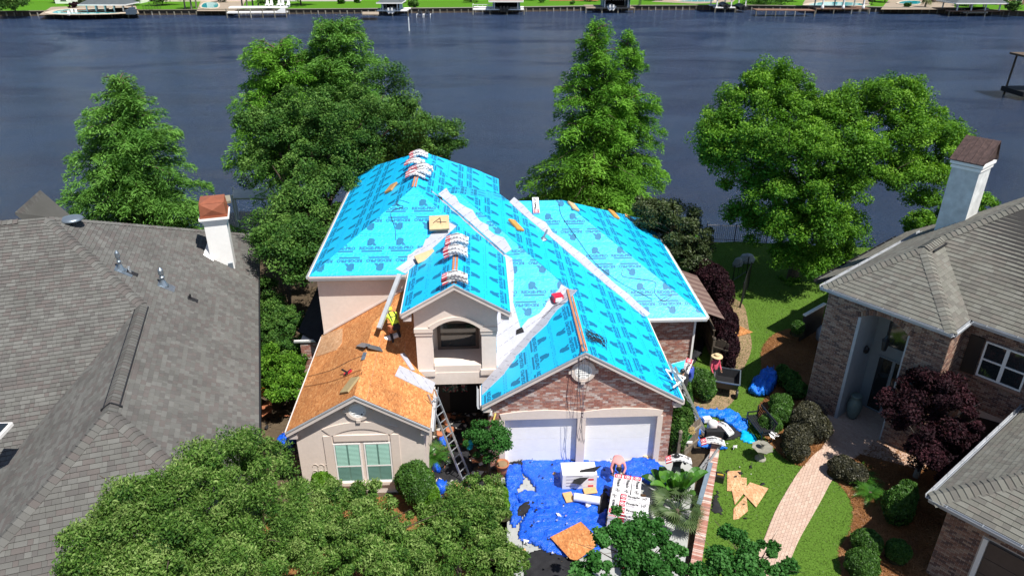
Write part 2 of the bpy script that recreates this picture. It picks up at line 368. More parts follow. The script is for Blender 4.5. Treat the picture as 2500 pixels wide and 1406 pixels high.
def crown(blobs, n, lsize, mat, parent, seed=0, clump=.5, nclump=None, aspect=.5, name='crown', updown=.45, inner=.12, squash=.85, kind=None):
    """blobs: (x,y,z,r). Leaves sit in clumps spread over and through each blob"""
    rng = np.random.default_rng(seed); B = np.array([b[:4] for b in blobs], float)
    wgt = B[:, 3] ** 2; wgt /= wgt.sum(); nc = nclump or int(max(20, 3.0 * (B[:, 3] ** 2).sum() / clump ** 2))
    bi = rng.choice(len(B), nc, p=wgt); d = rot_frames(nc, rng); d[:, 2] = np.where(d[:, 2] < -.35, -d[:, 2] * .6, d[:, 2]); d /= np.linalg.norm(d, axis=1)[:, None]
    rr = B[bi, 3] * np.where(rng.random(nc) < inner, rng.uniform(.2, .8, nc), rng.uniform(.74, 1.13, nc))
    cc = B[bi, :3] + d * rr[:, None] * np.array([1, 1, squash]); cr = clump * rng.uniform(.55, 1.3, nc)
    tone = rng.normal(0, .16, nc)
    ci = rng.integers(0, nc, n); q = rot_frames(n, rng) * (rng.random(n) ** .45)[:, None] * cr[ci][:, None]; q[:, 2] *= .75
    C = cc[ci] + q
    nn = rot_frames(n, rng) * .8 + d[ci] * .35 + np.array([0, 0, updown]); nn /= np.linalg.norm(nn, axis=1)[:, None]
    T = rot_frames(n, rng) + q / (cr[ci][:, None]) * .8
    rnd = .46 + tone[ci] + .34 * (q[:, 2] / cr[ci]) + rng.normal(0, .17, n)  # clump tops coloured lighter, undersides darker: highlights painted into the leaf tone
    l = lsize * rng.uniform(.65, 1.3, n)
    return leaves(name, C, nn, T, l, l * aspect, rnd, mat, parent, kind=kind)
def trunk(parent, basep, targets, r0, mat=None, name='trunk', fork=.35):
    b = np.array(basep, float); top = np.mean(np.array(targets), 0); mid = b + (top - b) * fork; mid[:2] = b[:2] * .7 + mid[:2] * .3
    mb = MB(); mb.tube([b - (0, 0, .3), b + (mid - b) * .5, mid], [r0 * 1.25, r0 * .95, r0 * .8], 8)
    for t in targets:
        t = np.array(t, float); k = (t - mid); j = mid + k * .45 + np.array([0, 0, .12 * np.linalg.norm(k)])
        mb.tube([mid, j, t], [r0 * .55, r0 * .34, r0 * .1], 6)
        for s_ in range(2):
            e = t + np.array([random.uniform(-1, 1), random.uniform(-1, 1), random.uniform(-.2, .8)]) * np.linalg.norm(k) * .35
            mb.tube([j, (j + e) / 2 + np.array([0, 0, .1]), e], [r0 * .26, r0 * .15, r0 * .04], 5)
    return mb.build(name, mat or m_bark, parent)
def blobs_px(lst, Y0):
    out = []
    for (px, py, dy, r) in lst:
        p = at(px, py, Y0 + dy); d = PJ(p)[2]; out.append((p[0], p[1], p[2], r * d / F))
    return out
def blobs_z(lst):
    out = []
    for (px, py, z, r) in lst:
        p = G(px, py, z); d = PJ(p)[2]; out.append((p[0], p[1], z, r * d / F))
    return out
def broadleaf(name, basep, blobs, n, lsize, mat, label, cat='tree', seed=0, r0=.25, clump=.5, bark=None, group=None, aspect=.5, parts=True, **kw):
    t = thing(name, tuple(basep), label, cat, group); random.seed(seed)
    crown(blobs, n, lsize, mat, t, seed, clump, aspect=aspect, **kw)
    if parts:
        bl = sorted(blobs, key=lambda b: -b[3])[:9]
        trunk(t, basep, [b[:3] for b in bl], r0, bark)
    return t
def conifer(name, basep, H, Rad, n, mat, label, seed=0, nb=230, prof=None, lean=(0, 0), cat='tree', zmin=.1, group=None, top=None, droop=.35, tops=None, r0=.28):
    """bald cypress: tapered leaders, long layered limbs, drooping feathery sprays"""
    rng = np.random.default_rng(seed); t = thing(name, tuple(basep), label, cat, group); b = np.array(basep, float)
    prof = prof or (lambda u: (1 - u) ** .75 * (.55 + .45 * min(1, u * 6)))
    Cs, Ns, Ts, Ls, Rs = [], [], [], [], []; lim = MB(); tr = MB()
    for (dx, dy, h_, rs, share) in (tops or [(0, 0, 1., 1., 1.)]):
        hh = H * h_; axis = lambda u: b + np.array([dx * min(1, u * 2.2) + lean[0] * u, dy * min(1, u * 2.2) + lean[1] * u, hh * u])
        tr.tube([axis(u) for u in (-.02, .2, .45, .7, .98)], [r0, r0 * .75, r0 * .5, r0 * .3, r0 * .05], 8)
        m = int(nb * share); tier = rng.uniform(.5, 1.25, 60); us = zmin + (1 - zmin) * np.linspace(0, 1, m) ** .9 * .985
        lens = np.array([Rad * rs * prof(u) * (.35 * tier[int(u * 22)] + .65) * rng.uniform(.45, 1.28) + .25 for u in us]); cnt = (lens ** 1.35); cnt = np.maximum(20, cnt / cnt.sum() * n * share).astype(int)
        for u, L, c in zip(us, lens, cnt):
            az = rng.uniform(0, 2 * math.pi); a = axis(u); dr = np.array([math.cos(az), math.sin(az), 0]); side = np.array([-dr[1], dr[0], 0])
            rise = .35 + .5 * u; s = rng.random(c) ** .62; z = L * (rise * s - droop * 1.6 * s * s)
            wv = (.16 + .42 * L * s * (1.12 - s)) ; lat = rng.normal(0, .55, c)
            lat = np.round(lat * 4) / 4 + rng.normal(0, .11, c)
            P = a + dr * (L * s)[:, None] + side * (lat * wv * 1.25)[:, None]; P[:, 2] += z - np.abs(lat) * wv * .45 + rng.normal(0, .09, c) - rng.random(c) ** 2 * .38
            P += dr * (-np.abs(lat) * .1)[:, None]
            T = dr * .7 + side * np.sign(lat)[:, None] * .8 + np.array([0, 0, -.5]) + rng.normal(0, .35, (c, 3))
            nn = np.array([0, 0, 1.]) + rng.normal(0, .55, (c, 3)); nn /= np.linalg.norm(nn, axis=1)[:, None]
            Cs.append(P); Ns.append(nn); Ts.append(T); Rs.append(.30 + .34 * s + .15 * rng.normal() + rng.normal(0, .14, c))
            if rng.random() < .55 and L > .8: lim.tube([a, a + dr * L * .5 + np.array([0, 0, L * (rise * .5 - droop * .4)]), a + dr * L * .85 + np.array([0, 0, L * (rise * .85 - droop * 1.16)])], [.05 + .02 * L, .03, .01], 4)
    tr.build('trunk', m_barkg, t); lim.build('limb', m_bark, t)
    C = np.concatenate(Cs); l = rng.uniform(.14, .36, len(C))
    leaves('crown', C, np.concatenate(Ns), np.concatenate(Ts), l, l * .24, np.concatenate(Rs), mat, t)
    return t
def mound(name, blobs, n, lsize, mat, label, cat='bush', seed=0, parts=True, group=None, aspect=.55, clump=.16, core=True, corecol=None):
    """clipped shrub: leaves on a closed surface over a dark twiggy core"""
    rng = np.random.default_rng(seed); B = np.array(blobs, float)  # x,y,z,rx,ry,rz
    basep = (B[:, 0].mean(), B[:, 1].mean(), 0.)
    t = thing(name, basep, label, cat, group)
    wgt = B[:, 3] * B[:, 4]; wgt /= wgt.sum(); bi = rng.choice(len(B), n, p=wgt); d = rot_frames(n, rng); d[:, 2] = np.abs(d[:, 2]) * np.where(rng.random(n) < .2, -.6, 1)
    d /= np.linalg.norm(d, axis=1)[:, None]
    ns = np.array([noise.noise(Vector((B[i, 0] * 3 + x[0] * 2.2, B[i, 1] * 3 + x[1] * 2.2, x[2] * 2.2 + seed))) for i, x in zip(bi[::1], d)]) if n < 60000 else rng.normal(0, .3, n)
    rr = 1 + ns * clump + rng.normal(0, .035, n)
    C = B[bi, :3] + d * B[bi, 3:6] * rr[:, None]; C[:, 2] = np.maximum(C[:, 2], .02)
    nn = d * .7 + rot_frames(n, rng) * .75; nn /= np.linalg.norm(nn, axis=1)[:, None]
    l = lsize * rng.uniform(.6, 1.4, n)
    leaves('foliage', C, nn, rot_frames(n, rng) + d * .4, l, l * aspect, .45 + ns * .5 + rng.normal(0, .2, n), mat, t)
    if core:
        mb = MB()
        for (x, y, z, rx, ry, rz) in blobs:
            mb.lathe((x, y, z), [(.35, -min(z, rz) + .0), (rx * .8, -rz * .4), (rx * .9, 0), (rx * .75, rz * .55), (rx * .35, rz * .85), (.02, rz * .9)], 12, sy=ry / rx)
        mb.build('stem', m_twig, t)
    return t
m_twig = M('twig_core', (.035, .035, .018), 1, .4, 8, .8, 20, .05)
from mathutils.geometry import tessellate_polygon
def TRI(q):
    if len(q) == 3: return [ccw(q)]
    return [ccw([q[i] for i in t]) for t in tessellate_polygon([[Vector((*c, 0)) for c in q]])]
# ================================================================ SETTING
def setm(o, kind='structure', label=None):
    o['kind'] = kind
    if label: o['label'] = label
    return o
# water
m, t, p = base('lake_water', .10, .6); p.inputs['Base Color'].default_value = (.012, .017, .034, 1); p.inputs['IOR'].default_value = 1.33
tc = N(t, 'ShaderNodeTexCoord'); mp = N(t, 'ShaderNodeMapping'); mp.inputs['Scale'].default_value = (.8, 1.9, 1); mp.inputs['Rotation'].default_value = (0, 0, .15); t.links.new(tc.outputs['Object'], mp.inputs[0])
n1 = noise_n(t, 1.9, 8, rough=.72, vec=mp.outputs[0]); n2 = noise_n(t, .05, 3, vec=mp.outputs[0]); n3 = noise_n(t, 5.5, 3, vec=mp.outputs[0])
ad = N(t, 'ShaderNodeMath', operation='MULTIPLY_ADD'); ad.inputs[1].default_value = .45; t.links.new(n3.outputs[0], ad.inputs[0]); t.links.new(n1.outputs[0], ad.inputs[2])
bm = N(t, 'ShaderNodeBump'); bm.inputs['Strength'].default_value = 1; bm.inputs['Distance'].default_value = .6
t.links.new(ad.outputs[0], bm.inputs['Height'])
t.links.new(bm.outputs[0], p.inputs['Normal'])
rm = N(t, 'ShaderNodeMapRange'); rm.inputs['From Min'].default_value = .35; rm.inputs['From Max'].default_value = .65; rm.inputs['To Min'].default_value = .04; rm.inputs['To Max'].default_value = .26; n4 = noise_n(t, .03, 4, vec=mp.outputs[0], dist=1.); t.links.new(n4.outputs[0], rm.inputs['Value']); t.links.new(rm.outputs[0], p.inputs['Roughness'])
r = ramp(t, [(.016, .036, .088), (.034, .068, .155)]); t.links.new(n2.outputs[0], r.inputs[0]); t.links.new(r.outputs[0], p.inputs['Base Color'])
m_water = m
WZ = -1.2
mb = MB(); mb.poly([(-900, 20, WZ), (900, 20, WZ), (900, 330, WZ), (-900, 330, WZ)]); setm(mb.build('lake_water', m_water))
def lawn_mat(name, c1, c2, c3, sc=1.0):
    m, t, p = base(name, .95, .1)
    a = noise_n(t, 1.1 * sc, 8, rough=.78); r = ramp(t, [c1, c2, c2, c3]); t.links.new(a.outputs[0], r.inputs[0])
    c = mulcol(t, r.outputs[0], noise_n(t, 14 * sc, 4).outputs[0], .55, 1.4); t.links.new(c, p.inputs['Base Color'])
    bump_n(t, p, noise_n(t, 35 * sc, 3).outputs[0], .8, .03); return m
m_lawn = lawn_mat('lawn_grass', (.045, .11, .012), (.085, .165, .022), (.24, .26, .09))
m_lawnf = lawn_mat('far_lawn', (.05, .15, .01), (.075, .20, .012), (.12, .24, .03), .3)
m_mulch = M('pine_straw', (.24, .11, .045), 1, .45, 12, 1, 60, .05, big=.35, bigscale=1.5)
m_dirt = M('dark_earth', (.10, .075, .05), 1, .3, 8, .6, 30, .05, big=.25)  # plain dark brown earth for the base ground and entry walk
# near ground: one sheet from behind the camera to the bank
def bankY(x): return 47.2 - .214 * x if x > 0 else 46.6 + .6 * math.exp(x)
mb = MB(); xs = np.linspace(-160, 160, 41) + .001
mb.add([(x, -60, 0) for x in xs] + [(x, bankY(x), 0) for x in xs] + [(x, bankY(x) + .1, -2.5) for x in xs],
       [(i, i + 1, 42 + i, 41 + i) for i in range(40)] + [(41 + i, 42 + i, 83 + i, 82 + i) for i in range(40)])
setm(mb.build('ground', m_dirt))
def sheet(name, pts, mat, z, kind='structure', px=True, **k):
    q = [G(x, y, 0) for x, y in pts] if px else pts
    w_ = ccw([(p[0], p[1]) for p in q]); mb = MB(); mb.poly([(*p, z) for p in w_]); o = mb.build(name, mat); setm(o, kind)
    return o, [(p[0], p[1]) for p in q]
def smooth(pts, n=6):
    out = []; k = len(pts)
    for i in range(k):
        p0, p1, p2, p3 = [np.array(pts[j % k], float) for j in (i - 1, i, i + 1, i + 2)]
        for s in range(n):
            u = s / n; out.append(tuple(.5 * ((2 * p1) + (-p0 + p2) * u + (2 * p0 - 5 * p1 + 4 * p2 - p3) * u * u + (-p0 + 3 * p1 - 3 * p2 + p3) * u ** 3)))
    return out
_, lawn_poly = sheet('lawn', [(1795, 590), (2135, 606), (2300, 560), (2330, 620), (2030, 800), (1985, 980), (2040, 1060), (1990, 1190), (1850, 1440), (1690, 1440), (1745, 1085), (1680, 1000), (1650, 900), (1705, 840), (1700, 700), (1620, 600)], m_lawn, .008)
sheet('sandy_path', smooth([(1775, 730), (1815, 745), (1828, 800), (1835, 850), (1815, 900), (1792, 930), (1770, 900), (1780, 850), (1786, 800)], 4), m_soil, .016)
sheet('bare_soil_patch', smooth([(1690, 935), (1740, 905), (1790, 905), (1800, 960), (1765, 1000), (1700, 1000), (1640, 960)], 4), m_soil, .016)
bed1 = [(1865, 845), (1900, 812), (1960, 800), (2020, 790), (2010, 1010), (2045, 1040), (2015, 1090), (1975, 1135), (1930, 1128), (1880, 1085), (1862, 1050), (1850, 1000), (1868, 975), (1885, 955), (1868, 925), (1858, 885)]
_, bed1w = sheet('mulch_bed', smooth(bed1, 4), m_mulch, .02)
rl = smooth([(2028, 1178), (2045, 1180), (2070, 1210), (2083, 1250), (2075, 1300), (2048, 1345), (2045, 1430), (1900, 1445), (1935, 1340), (1985, 1240)], 4)
bed2 = [(2045, 1160), (2120, 1070), (2200, 1050), (2560, 1000), (2600, 1440), (2030, 1440), (2040, 1345), (2076, 1295), (2085, 1245), (2065, 1205), (2040, 1180)]
_, bed2w = sheet('mulch_bed', bed2, m_mulch, .02)
_, lawn2 = sheet('lawn', rl, m_lawn, .028)
_, bedf = sheet('mulch_bed', [(660, 1240), (1240, 1180), (1235, 1440), (600, 1440)], m_mulch, .012)
sheet('driveway', [(1215, 1100), (1650, 1100), (1700, 1150), (1665, 1440), (1180, 1440)], m_concrete, .012)
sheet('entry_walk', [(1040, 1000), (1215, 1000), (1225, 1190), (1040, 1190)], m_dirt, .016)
# paved walk with separate pavers
pl = [(2020, 1010), (2012, 1085), (1985, 1112), (1952, 1150), (1920, 1200), (1890, 1255), (1868, 1310), (1845, 1370), (1832, 1440)]
pr = [(2165, 1060), (2100, 1110), (2062, 1140), (2032, 1172), (2006, 1220), (1975, 1275), (1950, 1320), (1925, 1380), (1905, 1440)]
pl, pr = [smooth(q + q[::-1], 3)[:3 * (len(q) - 1) + 1] for q in (pl, pr)]
o, _ = sheet('garden_path', pl + pr[::-1], M('sand_joint', (.50, .39, .315), .95, .15, 30), .035)
o['label'] = 'curved clay paver walk between the two strips of lawn'
gp = Face([(*G(*q)[:2], .035) for q in (pl[0], pr[0], pr[-1])], along=(-.55, -.83, 0), origin=(12.8, 21.6, .035))
quads = []
for i in range(len(pl) - 1): quads.append([gp.to2((*G(*q)[:2], .035)) for q in (pl[i], pr[i], pr[i + 1], pl[i + 1])])
random.seed(3); rects = []
for j in range(-60, 60):
    for i in range(-60, 60):
        a = i * .21 + (j % 2) * .105; b = j * .105; rects.append((a, a + .21, b, b + .105))
pieces(gp, rects, quads, .012, .012, 'paver', m_paver, o, 290, 'paving_remainder', gap=.004, hrand=.004)
# porch paving in front of the right house
o, pq = sheet('entry_porch', [(2030, 1018), (2085, 975), (2330, 1075), (2250, 1150), (2100, 1110), (2012, 1085)], M('sand_joint', (.42, .34, .27), .95), .045)
gp2 = Face([(*q, .045) for q in pq[:3]], along=(.606, -.795, 0)); rects = []
for j in range(-50, 50):
    for i in range(-40, 40): a = i * .21 + (j % 2) * .105; b = j * .105; rects.append((a, a + .21, b, b + .105))
q2 = [gp2.to2((*q, .045)) for q in pq]
pieces(gp2, rects, [[q2[0], q2[1], q2[2]], [q2[0], q2[2], q2[3]], [q2[0], q2[3], q2[4]], [q2[0], q2[4], q2[5]]], .012, .012, 'paver', m_paver, o, 60, 'paving_remainder', gap=.004, hrand=.003)
# scattered blades and straw
def inpoly(P, poly):
    x, y = P[:, 0], P[:, 1]; c = np.zeros(len(P), bool); n = len(poly)
    for i in range(n):
        x1, y1 = poly[i - 1][:2]; x2, y2 = poly[i][:2]; k = ((y1 > y) != (y2 > y)); c ^= k & (x < (x2 - x1) * (y - y1) / ((y2 - y1) if y2 != y1 else 1e-9) + x1)
    return c
def scatter(name, polys, excl, n, l, w, z, mat, flat, seed, label):
    rng = np.random.default_rng(seed); out = []; A0 = None
    for poly in polys:
        a = np.array(poly)[:, :2]; lo, hi = a.min(0), a.max(0); A_ = np.prod(hi - lo); A0 = A0 or A_; P = rng.uniform(lo, hi, (int(n * A_ / A0), 2)); P = P[inpoly(P, poly)]
        for e in excl: P = P[~inpoly(P, e)]
        out.append(P)
    P = np.concatenate(out); k = len(P); C = np.concatenate([P, np.full((k, 1), z)], 1)
    if flat: nn = np.array([0, 0, 1.]) + rng.normal(0, .25, (k, 3)); T = rot_frames(k, rng); C[:, 2] += rng.random(k) * .03
    else: T = np.array([0, 0, 1.]) + rng.normal(0, .55, (k, 3)); nn = rot_frames(k, rng); C[:, 2] += .02
    nn /= np.linalg.norm(nn, axis=1)[:, None]; ll = l * rng.uniform(.6, 1.4, k)
    ns = np.array([noise.noise(Vector((a * .8, b * .8, seed))) for a, b in P]) if k < 120000 else 0
    o = leaves(name, C, nn, T, ll, w, .5 + ns * .55 + rng.normal(0, .15, k), mat, None, (float(P[:, 0].mean()), float(P[:, 1].mean()), 0.)); o['kind'] = 'stuff'; o['label'] = label
pathw = [tuple(G(*q)[:2]) for q in pl + pr[::-1]]
scatter('grass', [lawn_poly, lawn2], [pathw, bed1w], 130000, .085, .02, .02, L_grass, False, 5, 'short mown grass over the garden lawns')
scatter('pine_straw', [bed1w, bed2w], [lawn2, pathw], 70000, .24, .022, .03, L_straw, True, 6, 'orange pine straw over the garden beds')
# ================================================================ HOUSE BEING REROOFED
k7 = .583
HOUSE = thing('house', (0, 25, 0), 'stucco and brick house in the centre with cyan roofing underlayment and bare sheathing', 'house')
deckm = m_osb
def deck(pts, t=.12, name='roof_deck', mat=None):
    mb = MB(); mb.prism([np.array(p) - (0, 0, .02) for p in pts], (0, 0, -t)); return mb.build(name, mat or m_fascia, HOUSE)
def logo(x0, flip, wd):
    out = []; H_ = 1.0
    L_ = [place_text('R', .37, .45, .36, .40, .08), place_text('RIDGE-PRO', .0, .235, 1.06, .175, .06),
          [[(.10, .12), (.97, .12), (.97, .205), (.10, .205)]], [[(.31, .46), (.38, .46), (.38, .79), (.31, .74)]]]
    for g in L_:
        for q in g:
            if flip: q = [(1.06 - a, wd - b) for a, b in q]
            out.append([(a + x0, b) for a, b in q])
    return out
def membrane_face(pts, up, seed, wd=1.06, org=None, name='underlayment_strip', flip0=0, printed=True, parent=None, cover=True):
    """overlapping printed courses laid parallel to the eave"""
    F_ = Face(pts, up=up, origin=org); random.seed(seed); a0, a1, b0, b1 = F_.bounds(); cx = F_.p; n = 0; b = b0
    if org is not None: n = int(b0 // wd) if b0 > .01 else 0; b = n * wd if b0 > .01 else b0; a0 -= 40
    while b < b1:
        be = min(b + wd + .08, b1 + .01); q = clip([(a0 - 1, b), (a1 + 1, b), (a1 + 1, be), (a0 - 1, be)], cx)
        if len(q) > 2 and abs(area(q)) > .01:
            mb = MB(); r = random.random(); hlo, hhi = .020, .006; L_ = 1.1
            slab(mb, F_, q, hlo, hhi, b, b + L_, 0, r, .0)
            if printed:
                hh = lambda y: hlo + (hhi - hlo) * (y - b) / L_ + .0035
                off = random.uniform(0, 1.22); x = a0 - 1.22 + off - (a0 % .1)
                pr = []
                while x < a1:
                    if (x + 1.06 > min(c[0] for c in q)) and x < max(c[0] for c in q): pr += logo(x, (n + flip0) % 2, wd)
                    x += 1.22
                x = a0
                while x < a1:
                    if random.random() < .8: pr.append([(x, .97), (x + .12, .97), (x + .12, .99), (x, .99)])
                    if random.random() < .6: pr.append([(x, .035), (x + .13, .03), (x + .13, .046), (x, .046)])
                    x += .19
                xs_ = [c[0] for c in q]; mn, mx = min(xs_), max(xs_)
                for g in pr:
                    if max(c[0] for c in g) < mn or min(c[0] for c in g) > mx: continue
                    g = clip([(u, v + b) for u, v in g], q)
                    if len(g) > 2: mb.add([F_.to3(c, hh(c[1])) for c in g], [tuple(range(len(g)))] if area(g) > 0 else [tuple(range(len(g)))[::-1]], 1)
            mb.build(name, [m_blue, m_ink], parent or HOUSE)
        b += wd; n += 1
    return F_
def white_patch(F_, pts2, seed=0, parent=None, h=.03, lines=True, name='white_underlayment'):
    """crinkled white membrane lying over the blue one"""
    random.seed(seed); q = ccw(pts2); mb = MB(); n = len(q)
    mb.add([F_.to3(c, h) for c in q] + [F_.to3(c, 0) for c in q], [tuple(range(n))] + [(i, n + i, n + (i + 1) % n, (i + 1) % n) for i in range(n)])
    if lines:
        xs_ = [c[0] for c in q]; ys_ = [c[1] for c in q]; L_ = max(max(xs_) - min(xs_), max(ys_) - min(ys_)) * 1.5; cxm, cym = (max(xs_) + min(xs_)) / 2, (max(ys_) + min(ys_)) / 2
        an = .65
        for i in range(-12, 13):
            for j in range(-30, 31):
                s0 = j * .3; o_ = i * .42
                g = [(s0, o_), (s0 + .2, o_), (s0 + .2, o_ + .016), (s0, o_ + .016)]
                g = [(cxm + a * math.cos(an) - b * math.sin(an), cym + a * math.sin(an) + b * math.cos(an)) for a, b in g]
                for c in TRI(q):
                    gg = clip(g, c)
                    if len(gg) > 2: mb.add([F_.to3(c_, h + .003) for c_ in gg], [tuple(range(len(gg)))], 1)
    return mb.build(name, [m_wmem, m_inkg], parent or HOUSE)
def band(F_, p, q, w0, w1, jit=.11, n=13):
    """ragged band along the line p-q of a face, from w0 to w1 to its left"""
    a, b = np.array(F_.to2(p)), np.array(F_.to2(q)); d = (b - a); d /= np.linalg.norm(d); nn = np.array([-d[1], d[0]])
    s = [a + (b - a) * i / n for i in range(n + 1)]
    return [tuple(x + nn * w0) for x in s] + [tuple(x + nn * (w1 + random.uniform(-jit, jit)) + d * random.uniform(-.1, .1)) for x in s[::-1]]
zA = 6.05
def pA(x, y): return (x, y, zA + k7 * (y - 26.85))          # front slope of the tall block
def pL(x, y): return (x, y, zA + k7 * (x + 7.08))
def pR(x, y): return (x, y, 6.70 - k7 * x)                   # right slope shared with the tower gable
def pC(x, y): return (x, y, 7.30 + k7 * (x + 1.03))
def pG(x, y): return (x, y, 7.394 - k7 * x)                  # right slope of the garage wing
def pGl(x, y): return (x, y, 3.08 + k7 * (x + .12))
def pD(x, y): return (x, y, k7 * y - 10.36)                  # middle front slope
def pE(x, y): return (x, y, 3.05 + k7 * (y - 28.1))
def pEr(x, y): return (x, y, 3.05 + k7 * (10.12 - x))
def q3(px, py, n=(k7, 0, 1), d=6.70): return tuple(PL(px, py, n, d))
ap = (-2.98, 30.95, 8.44); apb = (-2.98, 36.7, 8.44)
A_f = [pA(-7.08, 26.85), pA(-3.17, 26.85), pA(-1.03, 28.99), ap]
A_l = [pL(-7.08, 41.4), pL(-7.08, 26.85), ap, apb]
C_l = [pC(-3.0, 27.02), pC(-3.0, 23.3), pC(-1.03, 23.3), pC(-1.03, 28.99)]
C_r = [pR(-1.03, 23.3), pR(1.0, 23.3), pR(1.0, 28.4), pR(-1.03, 28.99)]
Vt = (-2.0, 31.4, 7.946); T_ = (-.98, 31.4, 7.945); B_ = pR(-1.2, 34.2); K1 = (1.45, 34.1, 6.55); K2 = pR(1.0, 36.6)
A_r1 = [pR(-1.03, 28.99), pR(1.0, 28.4), pR(-2.0, 31.4), ap]
A_r2 = [ap, pR(-2.0, 31.4), B_, apb]
A_r3 = [apb, B_, K2, q3(1217, 438), q3(1160, 414)]
bl1 = [Vt, T_, B_]; bl2 = [T_, K1, B_]; bl3 = [K1, K2, B_]
D_f = [pD(.5, 23.67), pD(3.62, 26.8), T_, Vt, pD(1.0, 28.4)]
D_f1 = [pD(.5, 23.67), pD(3.62, 26.8), pD(2.02, 28.4), pD(.5, 28.4)]
D_f2 = [pD(1.0, 28.4), pD(2.02, 28.4), T_, Vt]
G_l = [pGl(-.12, 23.05), pGl(-.12, 21.75), pGl(3.62, 21.75), pGl(3.62, 26.8)]
G_r1 = [pG(3.62, 21.75), pG(7.4, 21.75), pG(7.4, 28.15), pG(3.62, 28.15)]
G_r0 = [pG(3.62, 26.8), pG(3.62, 28.15), pG(2.27, 28.15)]
G_r2 = [pG(2.27, 28.15), pG(7.4, 28.15), K1, T_]
E_f = [pE(7.45, 28.1), pE(10.12, 28.1), (4.08, 34.13, 6.57), (1.42, 34.13, 6.57)]
E_r = [pEr(10.12, 28.1), pEr(10.12, 40.2), (4.08, 34.13, 6.57)]
X = (1, 0, 0); mX = (-1, 0, 0); Yv = (0, 1, 0)
for pts, up, sd_, fl in ((A_f, Yv, 1, 1), (A_l, X, 2, 0), (C_l, X, 3, 0), (C_r, mX, 4, 0), (A_r1, mX, 4, 1), (A_r2, mX, 6, 1), (A_r3, mX, 7, 0), (bl1, mX, 8, 0), (bl2, mX, 9, 0), (bl3, mX, 10, 0),
                         (D_f1, Yv, 11, 1), (D_f2, Yv, 11, 1), (G_l, X, 13, 0), (G_r1, mX, 14, 0), (G_r0, mX, 14, 0), (G_r2, mX, 14, 0), (E_f, Yv, 16, 1), (E_r, mX, 17, 0)):
    deck(pts); membrane_face(pts, up, sd_, flip0=fl, org=pG(7.4, 21.75) if sd_ == 14 else (pR(1.0, 23.3) if pts in (C_r, A_r1) else (pD(.5, 23.67) if sd_ in (11, 12) else None)))
# slopes on the far side: plain sheathing
for pts in ([apb, pL(-7.08, 41.4), (q3(1160, 414)[0], 41.4, zA), q3(1160, 414)], [(4.08, 34.13, 6.57), (10.12, 40.2, 3.05), (1.0, 40.2, 3.05), (1.0, 34.13, 6.57)]): deck(pts, mat=m_osb)
# white valley strips
random.seed(21)
fD = Face(D_f1, up=Yv); fG = Face(G_r1, up=mX); fGl = Face(G_l, up=X); fE = Face(E_f, up=Yv); fA = Face(A_f, up=Yv); fR = Face(C_r, up=mX)
white_patch(fD, band(fD, pD(1.0, 28.42), pD(-1.95, 31.37), -.02, -.46), 1)
white_patch(fR, band(fR, pR(1.0, 28.4), pR(-2.2, 31.6), .0, .10), 2)
white_patch(fG, band(fG, pG(7.38, 28.17), K1, -.02, .22), 3)
white_patch(fE, band(fE, pE(7.40, 28.15), pE(1.45, 34.1), .02, -.34), 4)
white_patch(fGl, band(fGl, pGl(.1, 23.27), pGl(3.6, 26.77), .0, -.50), 5)
white_patch(fD, band(fD, pD(.55, 23.72), pD(3.62, 26.8), .0, .34), 6)
white_patch(fA, band(fA, pA(-3.15, 26.87), pA(-1.05, 28.97), .02, .50), 7)
white_patch(fD, [fD.to2(pD(*q)) for q in ((.52, 23.8), (1.3, 24.45), (1.5, 25.2), (1.25, 26.3), (1.35, 27.5), (1.3, 28.2), (1.0, 28.4), (.52, 28.2))], 8, h=.026)
white_patch(fGl, [fGl.to2(pGl(*q)) for q in ((-.1, 22.35), (.75, 23.0), (1.25, 23.7), (1.1, 24.25), (-.1, 23.05))], 9, h=.026)
# ragged seam strip down the left garage slope
# bare sheathing over the bay
def pB(x, y): return (x, y, 3.08 + k7 * (x + 6.95))
def pBr(x, y): return (x, y, 4.54 - k7 * (x + 4.45))
B_l1 = [pB(-6.95, 20.5), pB(-4.45, 20.5), pB(-4.45, 25.56), pB(-6.95, 25.56)]
B_l2 = [pB(-6.95, 25.56), pB(-4.45, 25.56), pB(-2.93, 27.08), pB(-6.95, 27.08)]
B_r = [pBr(-4.45, 20.5), pBr(-1.95, 20.5), pBr(-1.95, 23.05), pBr(-4.45, 25.56)]
B_d = [pD(-4.45, 25.56), pD(-2.6, 23.71), pD(-2.6, 27.2), pD(-2.93, 27.08)]
def osb_face(pts, up, seed, lighter=()):
    F_ = Face(pts, up=up); random.seed(seed); a0, a1, b0, b1 = F_.bounds(); b = b0; n = 0
    while b < b1:
        a = a0 - random.uniform(.2, 1.8)
        while a < a1:
            q = clip([(a + .004, b + .004), (a + 2.436, b + .004), (a + 2.436, b + 1.216), (a + .004, b + 1.216)], F_.p)
            if len(q) > 2 and abs(area(q)) > .02:
                mb = MB(); slab(mb, F_, q, .012 + random.uniform(0, .004), .012, b, b + 1.2, 0); mb.build('sheathing_panel', m_osb2 if n in lighter else m_osb, HOUSE); n += 1
            a += 2.44
        b += 1.22
    deck(pts, mat=m_fascia); return F_
fB = osb_face(B_l1, X, 31); osb_face(B_l2, X, 34); fBr = osb_face(B_r, mX, 32); osb_face(B_d, Yv, 33)
q = [fB.to2(PL(x, y, (-k7, 0, 1), 3.08 + k7 * 6.95)) for x, y in ((787, 818), (838, 802), (836, 838), (822, 855), (772, 872))]
mb = MB(); slab(mb, fB, ccw(q), .03, .03, 0, 1); o = mb.build('sheathing_panel', m_osb2, HOUSE); o['label'] = 'paler old sheathing panel by the left eave'
mb = MB()
